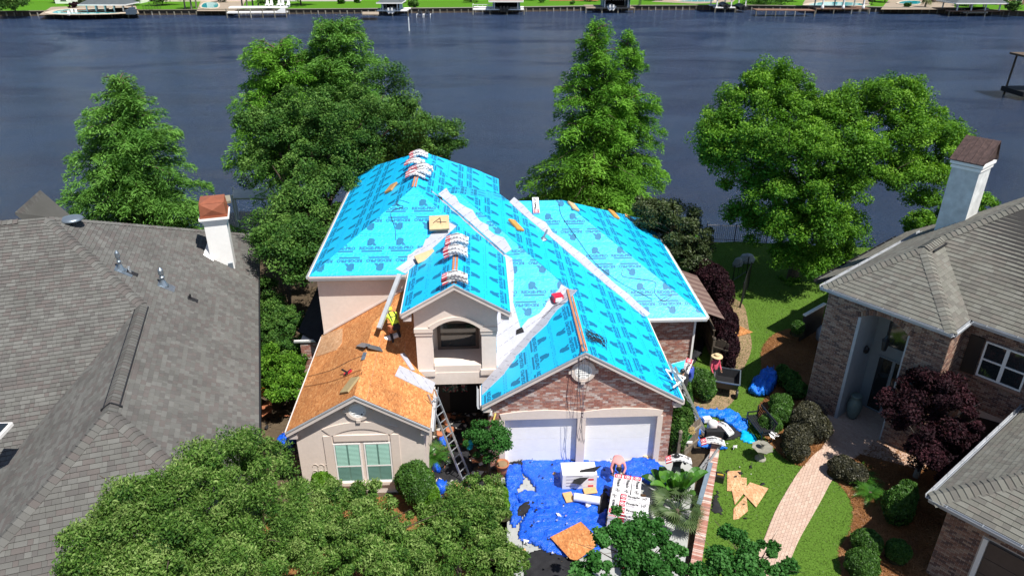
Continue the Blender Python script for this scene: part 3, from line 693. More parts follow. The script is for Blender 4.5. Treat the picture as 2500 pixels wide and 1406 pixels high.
for i in range(14):
    for j in range(5):
        g = [(min(c[0] for c in q) + i * .16 + (j % 2) * .08, min(c[1] for c in q) + j * .2), ]
        u, v = g[0]
        for gg in ([(u, v), (u + .15, v), (u + .15, v + .012), (u, v + .012)], [(u, v), (u + .01, v), (u + .01, v + .19), (u, v + .19)]):
            for tt in TRI(ccw(q)):
                c_ = clip(gg, tt)
                if len(c_) > 2: mb.add([fB.to3(c, .034) for c in c_], [tuple(range(len(c_)))])
if mb.f: mb.build('stained_outline', M('stain', (.36, .22, .12), .9), o)
white_patch(fBr, [fBr.to2(PL(x, y, (k7, 0, 1), 4.54 - k7 * 4.45)) for x, y in ((975, 893), (1062, 935), (1054, 962), (963, 918))], 40, h=.035)
white_patch(fBr, [fBr.to2(PL(x, y, (k7, 0, 1), 4.54 - k7 * 4.45)) for x, y in ((976, 866), (986, 862), (1012, 905), (1003, 905))], 41, h=.05, lines=False, name='metal_flashing')
# ridge boards left bare
for a, b in (((-2.98, 31.0, 8.47), (-2.98, 32.6, 8.47)), ((-1.03, 23.35, 7.33), (-1.03, 26.6, 7.33)), ((3.62, 21.8, 5.30), (3.62, 26.75, 5.30))):
    for s_ in (-1, 1):
        mb = MB(); a_ = np.array(a) + (s_ * .06, 0, -.02); b_ = np.array(b) + (s_ * .06, 0, -.02); mb.bar(a_, b_, .085, .02); mb.build('ridge_board', m_ridgewood, HOUSE)
# fascias, rakes and gutters
def strip(a, b, h=.2, t=.04, name='fascia', mat=None, drop=.0, out=(0, -1, 0)):
    a = np.array(a, float); b = np.array(b, float); o_ = np.array(out, float) * t / 2; mb = MB()
    mb.prism([a + o_ - (0, 0, drop), b + o_ - (0, 0, drop), b + o_ - (0, 0, drop + h), a + o_ - (0, 0, drop + h)], np.array(out, float) * t)
    return mb.build(name, mat or m_fascia, HOUSE)
def gutter(a, b, out, name='gutter', mat=None, parent=None, sz=.12):
    a = np.array(a, float); b = np.array(b, float); o_ = np.array(out, float); mb = MB()
    prof = [(0, 0), (0, -sz), (sz * .8, -sz), (sz, 0), (sz * .93, 0), (sz * .74, -sz * .92), (.012, -sz * .92), (.012, 0)]
    pts = lambda p: [p + o_ * x + np.array([0, 0, z - .02]) for x, z in prof]
    A_, B2 = pts(a), pts(b); n = len(prof)
    mb.add(A_ + B2, [(i, (i + 1) % n, n + (i + 1) % n, n + i) for i in range(n)] + [tuple(range(n))[::-1], tuple(range(n, 2 * n))])
    return mb.build(name, mat or m_gutr, parent or HOUSE)
for a, b in ((G_l[1], G_l[2]), (G_r1[0], G_r1[1]), (B_l1[0], B_l1[1]), (B_r[0], B_r[1]), (C_l[1], C_l[2]), (C_r[0], C_r[1])):
    strip(a, b, .19, .045, 'rake_board'); strip(np.array(a) + (0, -.045, .03), np.array(b) + (0, -.045, .03), .06, .03, 'drip_edge', m_gutr if a is not C_l[1] else None)
    # soffit return at the low end
for x, y, z in ((-.12, 21.75, 3.08), (7.4, 21.75, 3.07), (-6.95, 20.5, 3.08), (-1.95, 20.5, 3.08), (-3.0, 23.3, 6.15), (1.0, 23.3, 6.12)):
    s_ = 1 if x in (-.12, -6.95, -3.0) else -1
    mb = MB(); mb.bb(min(x + s_ * .04, x + s_ * .34), max(x + s_ * .04, x + s_ * .34), y + .02, y + .24, z - .34, z - .15); mb.build('eave_return', m_fascia, HOUSE)
strip(A_f[0], A_f[1], .2, .05); gutter(np.array(A_f[0]) - (0, .05, 0), np.array(A_f[1]) - (0, .05, 0), (0, -1, 0))
strip(A_l[0], A_l[1], .2, .05, out=mX); gutter(np.array(A_l[0]) - (.05, 0, 0), np.array(A_l[1]) - (.05, 0, 0), mX, sz=.10)
strip(E_f[0], E_f[1], .2, .05, mat=m_white); gutter(np.array(E_f[0]) - (0, .05, 0), np.array(E_f[1]) + (.0, -.05, 0), (0, -1, 0), mat=m_white)
strip(E_r[0], E_r[1], .2, .05, out=X, mat=m_white); gutter(np.array(E_r[0]) + (.05, 0, 0), np.array(E_r[1]) + (.05, 0, 0), X, mat=m_white, sz=.1)
strip(G_r1[1], G_r1[2], .2, .04, out=X); strip(C_r[1], C_r[2], .2, .04, out=X); strip(C_l[1], C_l[0], .2, .04, out=mX)
gutter(np.array(G_l[1]) - (.04, 0, 0), np.array(G_l[0]) - (.04, 0, 0), mX, sz=.14); strip(G_l[1], G_l[0], .2, .04, out=mX)
gutter(np.array(B_r[1]) + (.04, 0, 0), np.array(B_r[2]) + (.04, 0, 0), X, sz=.14); strip(B_r[1], B_r[2], .2, .04, out=X); strip(B_l1[0], B_l2[3], .2, .04, out=mX)
gutter((-.12, 23.07, 3.1), (.5, 23.6, 3.3), (-.6, -.7, 0), sz=.1); gutter((-1.95, 23.07, 3.1), (-2.6, 23.64, 3.4), (.6, -.7, 0), sz=.1)
# drooping tall-block downspout laid on the left slope
mb = MB(); a = np.array(PL(926, 808, (-k7, 0, 1), 3.08 + k7 * 6.95)) + (0, 0, .12); b = np.array((-3.35, 26.45, 6.25))
mb.bar(a, b, .17, .12); o = mb.build('metal_downspout', m_gutr, None)
tag(o, 'long grey metal gutter length leaning from the bare roof up to the tall eave', 'gutter')
# ------------------------------------------------ walls
def wall(name, x0, x1, y0, y1, z0, z1, mat, parent=HOUSE):
    mb = MB(); mb.bb(x0, x1, y0, y1, z0, z1); return mb.build(name, mat, parent)
TY = 23.65
wall('stucco_wall', -6.85, -2.62, 27.05, 27.25, 0, 6.0, m_stucco); wall('stucco_wall', -6.85, -6.65, 27.25, 41.2, 0, 6.0, m_stucco)
wall('stucco_wall', .6, .8, 28.6, 38.5, 3, 6.0, m_stucco); wall('stucco_wall', -6.6, -1.4, 40.6, 40.8, 0, 6.0, m_stucco)
mb = MB(); mb.prism([(-6.86, 27.04, 3.2), (-2.7, 27.04, 5.62), (-2.7, 27.04, 5.70), (-6.86, 27.04, 3.28)], (0, -.03, 0)); mb.build('wall_flashing', m_fascia, HOUSE)
# bay
xl, xr = -6.72, -2.2
mb = MB(); mb.prism([(xl, 20.72, 0), (xr, 20.72, 0), (xr, 20.72, 3.1), (-4.45, 20.72, 4.38), (xl, 20.72, 3.1)], (0, .2, 0)); mb.build('stucco_wall', m_stucco, HOUSE)
wall('stucco_wall', xr - .2, xr, 20.93, 23.9, 0, 3.0, m_stucco); wall('stucco_wall', xl, xl + .2, 20.93, 27.0, 0, 3.0, m_stucco)
def wx(px, py, Y): p = at(px, py, Y); return p[0], p[2]
def ring_vent(px, py, Y, r, name):
    x, z = wx(px, py, Y); c = np.array([x, Y, z]); n = 28
    mb = MB(); mb2 = MB(); mbv = MB()
    def ringm(mb_, r0, r1, y0, y1):
        vs = []; 
        for k_ in range(n):
            t_ = 2 * math.pi * k_ / n; cs, sn = math.cos(t_), math.sin(t_)
            vs += [c + (r0 * cs, y0, r0 * sn), c + (r1 * cs, y0, r1 * sn), c + (r1 * cs, y1, r1 * sn), c + (r0 * cs, y1, r0 * sn)]
        mb_.add(vs, [(4 * i + j, 4 * ((i + 1) % n) + j, 4 * ((i + 1) % n) + (j + 1) % 4, 4 * i + (j + 1) % 4) for i in range(n) for j in range(4)])
    ringm(mb, r * .98, r * 1.38, -.07, .0)
    for dx, dz, w_, h_ in ((r * 1.42, 0, r * .45, .14), (-r * 1.42, 0, r * .45, .14), (0, -r * 1.42, .15, r * .42), (0, r * 1.42, .15, r * .42)): mb.box(c + (dx, -.045, dz), (w_, .1, h_))
    o = mb.build('vent_surround', m_stuccot, HOUSE)
    ringm(mb2, r * .78, r * .99, -.06, .0); o2 = mb2.build('vent_ring', m_white, HOUSE)
    mb = MB(); mb.lathe((0, 0, 0), [(r * .8, 0), (r * .8, .01)], n); 
    me = mb.mesh('vent_back', m_dark); me.transform(Matrix.Translation(Vector(c + (0, -.012, 0))) @ Matrix.Rotation(R(90), 4, 'X')); link('vent_back', me, HOUSE)
    zz = -r * .7
    while zz < r * .72:
        hw = math.sqrt(max(.001, (r * .78) ** 2 - zz ** 2)); mb = MB()
        mb.prism([c + (-hw, -.02, zz + .065), c + (hw, -.02, zz + .065), c + (hw, -.06, zz), c + (-hw, -.06, zz)], (0, .005, .014)); mb.build('louvre_slat', m_white, o2); zz += .088
ring_vent(873, 1000, 20.72, .31, 'bay'); ring_vent(1424, 905, 21.97, .33, 'garage')
def arch(x0, x1, zb, zs, rise, w_, Y, t_, name, mat=None, lift=.0, n=14, legs=True, z0=0.):
    """moulding: two legs and a segmental arch"""
    mb = MB(); th = [i / n for i in range(n + 1)]; xm = (x0 + x1) / 2
    inner = [(x0 + (x1 - x0) * s, zs + rise * (1 - (2 * s - 1) ** 2)) for s in th]; outer = [(x0 - w_ + (x1 - x0 + 2 * w_) * s, zs + w_ + rise * (1 - (2 * s - 1) ** 2)) for s in th]
    for i in range(n): mb.prism([(inner[i][0], Y, inner[i][1]), (inner[i + 1][0], Y, inner[i + 1][1]), (outer[i + 1][0], Y, outer[i + 1][1]), (outer[i][0], Y, outer[i][1])], (0, -t_, 0))
    if legs:
        mb.bb(x0 - w_, x0, Y - t_, Y, z0, zs + w_ * .0 + .0); mb.bb(x1, x1 + w_, Y - t_, Y, z0, zs)
    return mb.build(name, mat or m_stuccot, HOUSE)
# bay window
Yw = 20.72
(x0, zt), (x1, _) = wx(813, 1083, Yw), wx(953, 1078, Yw); zb = wx(880, 1174, Yw)[1]; xa, _ = wx(882, 1080, Yw); xb, _ = wx(888, 1080, Yw)
arch(x0 - .02, x1 + .02, zb, zt + .36, .28, .30, Yw, .03, 'window_surround', z0=zb - .1)
mb = MB(); mb.bb(x0 + .05, x1 - .05, Yw - .045, Yw, zt + .12, zt + .38); mb.build('window_panel', m_stuccot, HOUSE)
mb = MB(); mb.bb(x0 - .16, x1 + .16, Yw - .09, Yw, zb - .14, zb); mb.build('window_sill', m_stuccot, HOUSE)
m_blind = M('pale_green_blind', (.36, .62, .53), .5, .05, 3, 0, big=.05); m_blindd = M('dim_green_blind', (.13, .26, .22), .4, .1, 3, 0, big=.1)
xm = (x0 + x1) / 2
for (u0, u1) in ((x0, xm - .06), (xm + .06, x1)):
    fr = MB()
    for (a0_, a1_, b0_, b1_) in ((u0, u0 + .05, zb, zt), (u1 - .05, u1, zb, zt), (u0 + .05, u1 - .05, zt - .05, zt), (u0 + .05, u1 - .05, zb, zb + .05), (u0 + .05, u1 - .05, zb + (zt - zb) * .40, zb + (zt - zb) * .40 + .05)): fr.bb(a0_, a1_, Yw - .02, Yw + .0, b0_, b1_)
    fr.bb(u0, u1, Yw - .004, Yw - .002, zb, zt)
    w_ = fr.build('window', m_white, HOUSE)
    zm = zb + (zt - zb) * .40
    for (b0_, b1_, mt) in ((zm + .05, zt - .05, m_blind), (zb + .05, zm, m_blindd)):
        g = MB(); g.bb(u0 + .05, u1 - .05, Yw - .008, Yw - .005, b0_, b1_); g.build('pane', m_blindd, w_)
        z_ = b0_ + .02
        while z_ < b1_ - .02:
            for (c0, c1) in ((u0 + .07, (u0 + u1) / 2 - .03), ((u0 + u1) / 2 + .03, u1 - .07)):
                s_ = MB(); s_.prism([(c0, Yw - .018, z_), (c1, Yw - .018, z_), (c1, Yw - .010, z_ + .035), (c0, Yw - .010, z_ + .035)], (0, -.002, .002)); s_.build('blind_slat', mt, w_)
            z_ += .058
# wrought panels of scallops at the foot of the bay wall
for px0 in (770, 985):
    mb = MB()
    for i in range(3):
        for j in range(3):
            x, z = wx(px0 + i * 15, 1138 + j * 15, Yw)
            mb.tube([(x + .1 * math.cos(t_), Yw - .02, z + .12 * math.sin(t_)) for t_ in np.linspace(0, math.pi, 7)], .009, 4)
            mb.tube([(x + .1, Yw - .02, z), (x + .1, Yw - .02, z - .35)], .008, 4)
    mb.build('wall_trellis', m_stuccot, HOUSE)
# tower
tx0, tx1 = -2.6, .52
mb = MB(); ox0, ox1 = wx(1055, 800, TY)[0], wx(1173, 800, TY)[0]; zsp = wx(1110, 803, TY)[1]; zcr = wx(1112, 781, TY)[1] - zsp; zled = wx(1110, 893, TY)[1]
n = 16; ar = [(ox0 + (ox1 - ox0) * i / n, zsp + zcr * (1 - (2 * i / n - 1) ** 2)) for i in range(n + 1)]
for i in range(n):
    tp = lambda x: min(6.70 - k7 * x, 7.30 + k7 * (x + 1.03)) - .16
    pts = [(ar[i][0], ar[i][1]), (ar[i + 1][0], ar[i + 1][1]), (ar[i + 1][0], tp(ar[i + 1][0])), (ar[i][0], tp(ar[i][0]))]
    if ar[i][0] < -1.03 < ar[i + 1][0]: pts.insert(3, (-1.03, 7.13))
    mb.prism([(x, TY, z) for x, z in pts], (0, .3, 0))
mb.prism([(tx0, TY, zsp), (ox0, TY, zsp), (ox0, TY, tp(ox0)), (tx0, TY, tp(tx0))], (0, .3, 0)); mb.prism([(ox1, TY, zsp), (tx1, TY, zsp), (tx1, TY, tp(tx1)), (ox1, TY, tp(ox1))], (0, .3, 0))
mb.build('tower_gable_wall', m_stucco, HOUSE)
arch(ox0 + .002, ox1 - .002, 0, zsp + .0, zcr, .14, TY - .002, .05, 'arch_moulding', legs=False)
for (u0, u1) in ((tx0, ox0), (ox1, tx1)):
    wall('pillar', u0 + .03, u1 - .03, TY + .02, TY + .5, zled - .35, zsp, m_stucco)
    wall('pillar_cap', u0 - .02, u1 + .02, TY - .05, TY + .54, zsp - .12, zsp + .06, m_stuccot); wall('pillar_cap', u0 + .0, u1 - .0, TY - .02, TY + .52, zsp - .26, zsp - .16, m_stuccot)
    wall('pillar_base', u0 - .03, u1 + .03, TY - .06, TY + .54, zled - .42, zled - .18, m_stuccot)
zbm = wx(1120, 937, TY)[1]
wall('balcony_beam', tx0 + .05, tx1 - .05, TY, TY + .3, zbm, zled - .3, m_stucco); wall('balcony_ledge', ox0 - .0, ox1 + .0, TY + .02, TY + .34, zled - .3, zled, m_stuccot)
wall('porch_floor', ox0 - .3, ox1 + .3, TY + .34, 25.3, zled - .42, zled - .1, m_stucco)
wall('porch_side_wall', tx0, tx0 + .3, TY + .5, 27.05, 2.4, 6.1, m_stucco); wall('porch_side_wall', tx1 - .3, tx1 - .02, TY + .5, 28.3, 2.4, 6.1, m_stucco)
YB = 25.1; (wx0, wzt) = wx(1066, 782, YB); (wx1, wzb) = wx(1170, 850, YB)
wall('porch_back_wall', tx0 + .3, tx1 - .3, YB + .06, YB + .26, 2.4, 6.4, m_stucco)
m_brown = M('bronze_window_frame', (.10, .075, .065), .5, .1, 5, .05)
fr = MB(); t_ = .13
for (a, b, c, d) in ((wx0, wx0 + t_, wzb, wzt), (wx1 - t_, wx1, wzb, wzt), (wx0 + t_, wx1 - t_, wzt - t_, wzt), (wx0 + t_, wx1 - t_, wzb, wzb + t_)): fr.bb(a, b, YB - .05, YB + .06, c, d)
w_ = fr.build('tower_window', m_brown, HOUSE); g = MB(); g.bb(wx0 + t_, wx1 - t_, YB + .01, YB + .03, wzb + t_, wzt - t_); g.build('pane', m_glass, w_)
# entry below the balcony
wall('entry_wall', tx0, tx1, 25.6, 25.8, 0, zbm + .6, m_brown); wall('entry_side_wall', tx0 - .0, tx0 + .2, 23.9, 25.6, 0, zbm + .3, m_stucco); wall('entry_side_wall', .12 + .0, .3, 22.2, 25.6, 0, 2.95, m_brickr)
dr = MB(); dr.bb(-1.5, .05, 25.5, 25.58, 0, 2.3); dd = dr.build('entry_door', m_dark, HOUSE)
m_sg = M('stained_glass', None, .3, 0, pal=[(.03, .16, .12), (.35, .03, .06), (.05, .2, .16), (.5, .42, .35), (.02, .06, .05), (.25, .05, .1)], bump=0)
Yd = 25.2
for (pa, pb) in ((1080, 1120), (1126, 1142)):
    mb = MB(); random.seed(pa); a, z1_ = wx(pa, 940, Yd); b, z0_ = wx(pb, 956, Yd)
    for i in range(int((b - a) / .05)):
        for j in range(int((z1_ - z0_) / .05) + 1): mb.box((a + i * .05 + .025, Yd + random.uniform(-.01, .01), z0_ + j * .05 + .03), (.045, .02, .045), random.uniform(-.3, .3))
    mb.build('stained_transom', m_sg, HOUSE, kind='stuff')
# garage front
Yg = 21.97; gx0, gx1 = .12, 7.12
zh = wx(1320, 1021, Yg)[1]; ztr = wx(1320, 1001, Yg)[1]
dl = (wx(1233, 1060, Yg)[0], wx(1408, 1060, Yg)[0]); dr_ = (wx(1428, 1060, Yg)[0], wx(1600, 1060, Yg)[0])
tl = wx(1220, 1060, Yg)[0]; trr = wx(1612, 1060, Yg)[0]
fW = Face([(gx0, Yg, 0), (gx1, Yg, 0), (gx1, Yg, 3)], along=X, out=(0, -1, 0), origin=(0, Yg, 0))
zr = lambda x: min(3.08 + k7 * (x + .12), 7.394 - k7 * x) - .14
mb = MB()
mb.prism([(gx0, Yg + .002, 0), (tl + .05, Yg + .002, 0), (tl + .05, Yg + .002, zh), (gx0, Yg + .002, zh)], (0, .2, 0)); mb.prism([(trr - .05, Yg + .002, 0), (gx1, Yg + .002, 0), (gx1, Yg + .002, zh), (trr - .05, Yg + .002, zh)], (0, .2, 0))
mb.prism([(gx0, Yg + .002, zh + .001), (gx1, Yg + .002, zh + .001), (gx1, Yg + .002, zr(gx1)), (3.68, Yg + .002, zr(3.68)), (gx0, Yg + .002, zr(gx0))], (0, .2, 0))
bw = mb.build('brick_wall', m_mortar, HOUSE)
def bricks(F_, polys, budget, parent, mat, seed, bl=.215, bh=.078):
    random.seed(seed); xs_ = [c[0] for p_ in polys for c in p_]; zs_ = [c[1] for p_ in polys for c in p_]; rc = []
    j = int(min(zs_) / bh) - 1
    while j * bh < max(zs_):
        i = int(min(xs_) / bl) - 2
        while i * bl < max(xs_): a = i * bl + (j % 2) * bl / 2; rc.append((a, a + bl, j * bh, j * bh + bh)); i += 1
        j += 1
    pieces(F_, rc, polys, .011, .011, 'brick', mat, parent, budget, 'brickwork_remainder', gap=.0055, hrand=.003)
gp_ = [[(gx0, 0), (tl + .02, 0), (tl + .02, zh), (gx0, zh)], [(trr - .02, 0), (gx1, 0), (gx1, zh), (trr - .02, zh)], [(gx0, zh), (gx1, zh), (gx1, zr(gx1)), (3.68, zr(3.68)), (gx0, zr(gx0))]]
bricks(fW, gp_, 295, bw, m_brick, 5)
for (a, b) in (dl, dr_):
    mb = MB(); n = 14; rise = ztr - zh - .05
    for i in range(n):
        s0, s1 = i / n, (i + 1) / n; f_ = lambda s: zh + .26 + .14 * (1 - (2 * s - 1) ** 2) - .0
        mb.prism([(a - .12 + (b - a + .24) * s0, Yg, zh), (a - .12 + (b - a + .24) * s1, Yg, zh), (a - .20 + (b - a + .40) * s1, Yg, f_(s1)), (a - .20 + (b - a + .40) * s0, Yg, f_(s0))], (0, -.05, 0))
    mb.build('door_header', m_stuccot, HOUSE)
for (a, b) in ((tl - .02, dl[0]), (dl[1], dr_[0]), (dr_[1], trr + .02)): wall('door_jamb', a, b, Yg - .045, Yg + .3, 0, zh, m_stuccot)

for (a, b), z0_ in ((dl, .06), (dr_, .0)):
    d_ = thing_part = MB(); g0 = a - .04; g1 = b + .04
    d_.bb(g0, g1, Yg + .19, Yg + .2, 0, zh + .1); dd = d_.build('garage_door', m_white, HOUSE)
    for j in range(4): pn = MB(); pn.bb(g0 + .042, g1 - .042, Yg + .15, Yg + .187, z0_ + j * .56 + .004, z0_ + j * .56 + .556); pn.build('door_panel', m_white, dd)
# right wing of brick below the back-right slope
fW2 = Face([(7.3, 28.45, 0), (9.8, 28.45, 0), (9.8, 28.45, 3)], along=X, out=(0, -1, 0), origin=(0, 28.45, 0))
bw2 = wall('brick_wall', 5.0, 9.8, 28.452, 28.65, 0, 2.9, m_mortar); wall('brick_wall', 9.6, 9.8, 28.66, 39.8, 0, 2.9, m_brickr)
bricks(fW2, [[(6.9, 0), (9.8, 0), (9.8, 2.9), (6.9, 2.9)]], 0, bw2, m_brick, 8)
wall('brick_wall', 6.9, 7.1, 22.2, 28.44, 0, 2.9, m_brickr)
mb = MB(); mb.bar((9.74, 28.38, 2.75), (9.74, 28.38, .1), .07, .09); mb.bar((9.74, 28.38, 2.75), (10.05, 28.1, 2.95), .07, .07); mb.build('downspout', m_white, HOUSE)
mb = MB(); mb.bar((gx0 + .1, Yg - .06, 2.75), (gx0 + .1, Yg - .06, 2.55), .14, .1); mb.build('flood_light', m_white, HOUSE)
# low side wing on the left with old black felt
fb = [tuple(G(725, 808, 2.4)), tuple(G(802, 808, 2.4)), tuple(at(802, 690, 34.5)), tuple(at(757, 690, 34.5))]
mb = MB(); zz = 2.95
mb.prism([(-8.45, 28.9, 2.4), (-6.86, 28.9, 2.95), (-6.86, 38, 2.95), (-8.45, 38, 2.4)], (0, 0, -.1)); mb.build('side_wing_roof', m_felt, HOUSE)
mb = MB(); mb.prism([(-8.5, 28.85, 2.42), (-6.86, 27.3, 2.42), (-6.86, 28.9, 2.96), (-8.45, 28.92, 2.44)], (0, 0, -.08)); mb.build('side_wing_roof', m_felt, HOUSE)
bw3 = wall('brick_wall', -8.2, -6.86, 28.0, 37.5, 0, 2.3, m_mortar)
fW3 = Face([(-8.2, 27.99, 0), (-6.8, 27.99, 0), (-6.8, 27.99, 2)], along=X, out=(0, -1, 0), origin=(0, 27.99, 0)); bricks(fW3, [[(-8.2, 0), (-6.86, 0), (-6.86, 2.3), (-8.2, 2.3)]], 0, bw3, m_brick, 9)
gutter((-8.45, 28.0, 2.42), (-6.86, 28.0, 2.42), (0, -1, 0), mat=m_white, sz=.1)
# sagging striped awning at the right wing
mb = MB()
for i in range(16):
    a = at(1650 + 0 * i, 637, 34); 
    y0 = 34.2 - i * .30; mb.add([(10.15, y0, 2.7), (10.15, y0 - .3, 2.7), (11.45, y0 - .45, 2.25), (11.45, y0 - .15, 2.25)], [(0, 1, 2, 3)], i % 2)
o = mb.build('striped_awning', [M('awning_brown', (.13, .08, .07), .8), M('awning_tan', (.19, .13, .11), .8)], HOUSE)
# ================================================================ LEFT NEIGHBOUR
LU = np.array([-.2596, .9657, 0.]); LN = np.array([-.9657, -.2596, 0.]); LP = np.array([-7.91, 20.51, 0.]); LM = .70
LH = thing('house', (-14, 26, 0), 'grey shingled house filling the left side, with a white copper capped chimney', 'house')
def Lp(u, n, z): q = LP + LU * u + LN * n; return np.array([q[0], q[1], z])
Nr = np.array([-LM * LN[0], -LM * LN[1], 1.]); dR = 3 - LM * (LP @ LN)
def onR(px, py): return PL(px, py, Nr, dR)
def lun(p): d = p - LP; return d @ LU, d @ LN
apx = onR(112, 531); hb = onR(345, 742); r2 = onR(265, 1003); u1, n1_ = lun(hb); ur, nr = lun(r2); ua, na = lun(apx)
hb = Lp(u1, nr, 3 + LM * nr); r2 = Lp(ur, nr, 3 + LM * nr); zr_ = 3 + LM * nr
farc = Lp(19.15, 0, 3); ue = ur - nr
def shingled(pts, up, parent, mat, seed, budget, ex=.165, widths=(.14, .19, .25, .33), nm='shingle', basemat=None):
    F_ = Face(pts, up=up); random.seed(seed); mb = MB(); mb.prism([np.array(p) - (0, 0, .015) for p in pts], (0, 0, -.12)); mb.build('roof_slope', basemat or m_shinbase, parent)
    a0, a1, b0, b1 = F_.bounds(); rc = []; b = b0
    while b < b1:
        a = a0 - random.random() * .4
        while a < a1: w_ = random.choice(widths); rc.append((a, a + w_, b, b + ex)); a += w_
        b += ex
    # keep only what the picture can show
    rc = [q for q in rc if seen(F_.to3((q[0], q[2])), 160)]
    pieces(F_, rc, TRI(F_.p), .026, .004, nm, mat, parent, budget, 'shingle_remainder', gap=.003, hrand=.003); return F_
Rpoly1 = [Lp(ue, 0, 3), farc, apx, hb]; Rpoly2 = [Lp(ue, 0, 3), hb, r2]
upR = LN
shingled([Lp(ue, 0, 3), farc, apx, hb, r2], upR, LH, m_shin, 1, 90)
# slope facing the street (left of the picture)
s1 = (apx[2] - hb[2]) / (ua - u1)
def F1(u, n): return Lp(u, n, hb[2] + s1 * (u - u1))
# valley with the wing's left slope: zr_-LM(n-nr) = F1
def vall(n): z = zr_ - LM * (n - nr); return Lp(u1 + (z - hb[2]) / s1, n, z)
shingled([hb, apx, F1(ua, na + 12), vall(nr + 8) + LN * 6, vall(nr + 6)], LU, LH, m_shin, 2, 70)
shingled([r2, hb, vall(nr + 6), Lp(ur - 6.2, nr + 6.2, zr_ - LM * 6.2)], -LN, LH, m_shin, 3, 50)
sh = (zr_ - 3) / nr
shingled([Lp(ue, 0, 3), r2, Lp(ur - 6.5, nr + 6.5, zr_ - sh * 6.5), Lp(ur - 6.5, -1.0 + 0, zr_ - sh * 6.5)] if False else [Lp(ue, 0, 3), r2, Lp(ur - 5.6, nr + 5.6, zr_ - sh * 5.6), Lp(ur - 5.6, nr - 5.6 if nr > 5.6 else 0, zr_ - sh * 5.6)], LU, LH, m_shin, 4, 90)
# small roof peak showing over the main ridge, and the back slope
pk = G(98, 464, 7.6); shingled([G(36, 519, 6.6), G(178, 532, 6.15), pk], (0, 1, 0), LH, m_shin, 5, 0)
mb = MB(); mb.prism([pk, G(36, 519, 6.6), Lp(ua + 6, na + 2, 5), G(190, 541, 6.0)], (0, 0, -.1)); mb.build('roof_slope', m_shin, LH)
mb = MB(); mb.prism([apx, farc, Lp(19.15, 14, 3), F1(ua, na + 12)], (0, 0, -.1)); mb.build('roof_slope', m_shin, LH)
# hip and ridge caps, each its own bent piece
def caps(a, b, parent, mat, w_=.22, ln=.22, h=.03, step=.19, slope=.5):
    a = np.array(a, float); b = np.array(b, float); d = b - a; L_ = np.linalg.norm(d); d /= L_; sd_ = np.cross(d, (0, 0, 1.)); sd_ /= np.linalg.norm(sd_); upv = np.cross(sd_, d)
    mb = MB(); vs = []
    pr = [(-w_, -slope * w_), (-w_ * .5, -slope * w_ * .42), (0, .0), (w_ * .5, -slope * w_ * .42), (w_, -slope * w_)]
    for (s_, e_) in ((-ln / 2, h + .03), (ln / 2, h)):
        vs += [(s_, y, z + e_) for y, z in pr]
    mb.add(vs, [(i, i + 1, 6 + i, 5 + i) for i in range(4)]); mb.add([(-ln / 2, y, z + h + .03) for y, z in pr] + [(-ln / 2, y, z + h - .02) for y, z in pr], [(i, 5 + i, 6 + i, i + 1) for i in range(4)])
    me = mb.mesh('ridge_cap', mat)
    for i in range(int(L_ / step)):
        c = a + d * (i + .5) * step
        if not seen(c, 30): continue
        o = bpy.data.objects.new('ridge_cap', me); COL.objects.link(o); o.parent = parent; c = c - wl(parent)
        o.matrix_local = Matrix(((d[0], sd_[0], upv[0], c[0]), (d[1], sd_[1], upv[1], c[1]), (d[2], sd_[2], upv[2], c[2]), (0, 0, 0, 1)))
caps(hb, apx, LH, m_shin); caps(r2, hb, LH, m_shin, slope=.65); caps(Lp(ue, 0, 3), r2, LH, m_shin); caps(Lp(ur - 5.6, nr + 5.6, zr_ - sh * 5.6), r2, LH, m_shin); caps(farc, apx, LH, m_shin, w_=.2)
# black ridge vent under the caps
mb = MB()
for s_ in (-1, 1):
    a = r2 + LU * .35 + LN * s_ * .23 + (0, 0, -.23 * LM + .045); b = hb - LU * .1 + LN * s_ * .23 + (0, 0, -.23 * LM + .045); mb.bar(a, b, .035, .06)
mb.bar(r2 + LU * .35 + LN * .3 + (0, 0, -.15), r2 + LU * .35 + (0, 0, .05), .05, .06); mb.bar(r2 + LU * .35 - LN * .3 + (0, 0, -.15), r2 + LU * .35 + (0, 0, .05), .05, .06)
mb.build('ridge_vent', m_black, LH)
mb = MB(); mb.bar(apx + LN * 2.2 + (0, 0, .05) - LU * .25, apx + LN * 9 + (0, 0, .05) - LU * .25, .09, .07); mb.build('ridge_vent', m_black, LH)
for i in range(30):
    pass
caps(apx + LN * 1.0, apx + LN * 8, LH, m_shin)
# eave edge and walls
mb = MB(); mb.prism([Lp(ue, -.02, 3.02), Lp(19.2, -.02, 3.02), Lp(19.2, -.02, 2.82), Lp(ue, -.02, 2.82)], -LN * .05); mb.build('fascia', m_black, LH)
mb = MB()
hh = 2.9
for (a, b) in (((ue + .5, .5), (18.6, .5)), ((ue + .5, .5), (ue + .5, nr * 2 - .5))):
    p, q = Lp(*a, 0), Lp(*b, 0); d = (q - p); mb.prism([p, q, q + (0, 0, hh), p + (0, 0, hh)], np.array([d[1], -d[0], 0]) / np.linalg.norm(d) * -.2)
mb.build('brick_wall', m_brickr, LH)
# dormer-like window corner at the frame's left edge
p = G(2, 1062, 4.6); mb = MB(); mb.box(p + (-.25, .3, -.05), (.5, .7, .12)); mb.build('skylight', m_white, LH)
mb = MB(); mb.box(p + (-.27, .3, .02), (.38, .56, .03)); mb.build('skylight_glass', m_glass, LH)
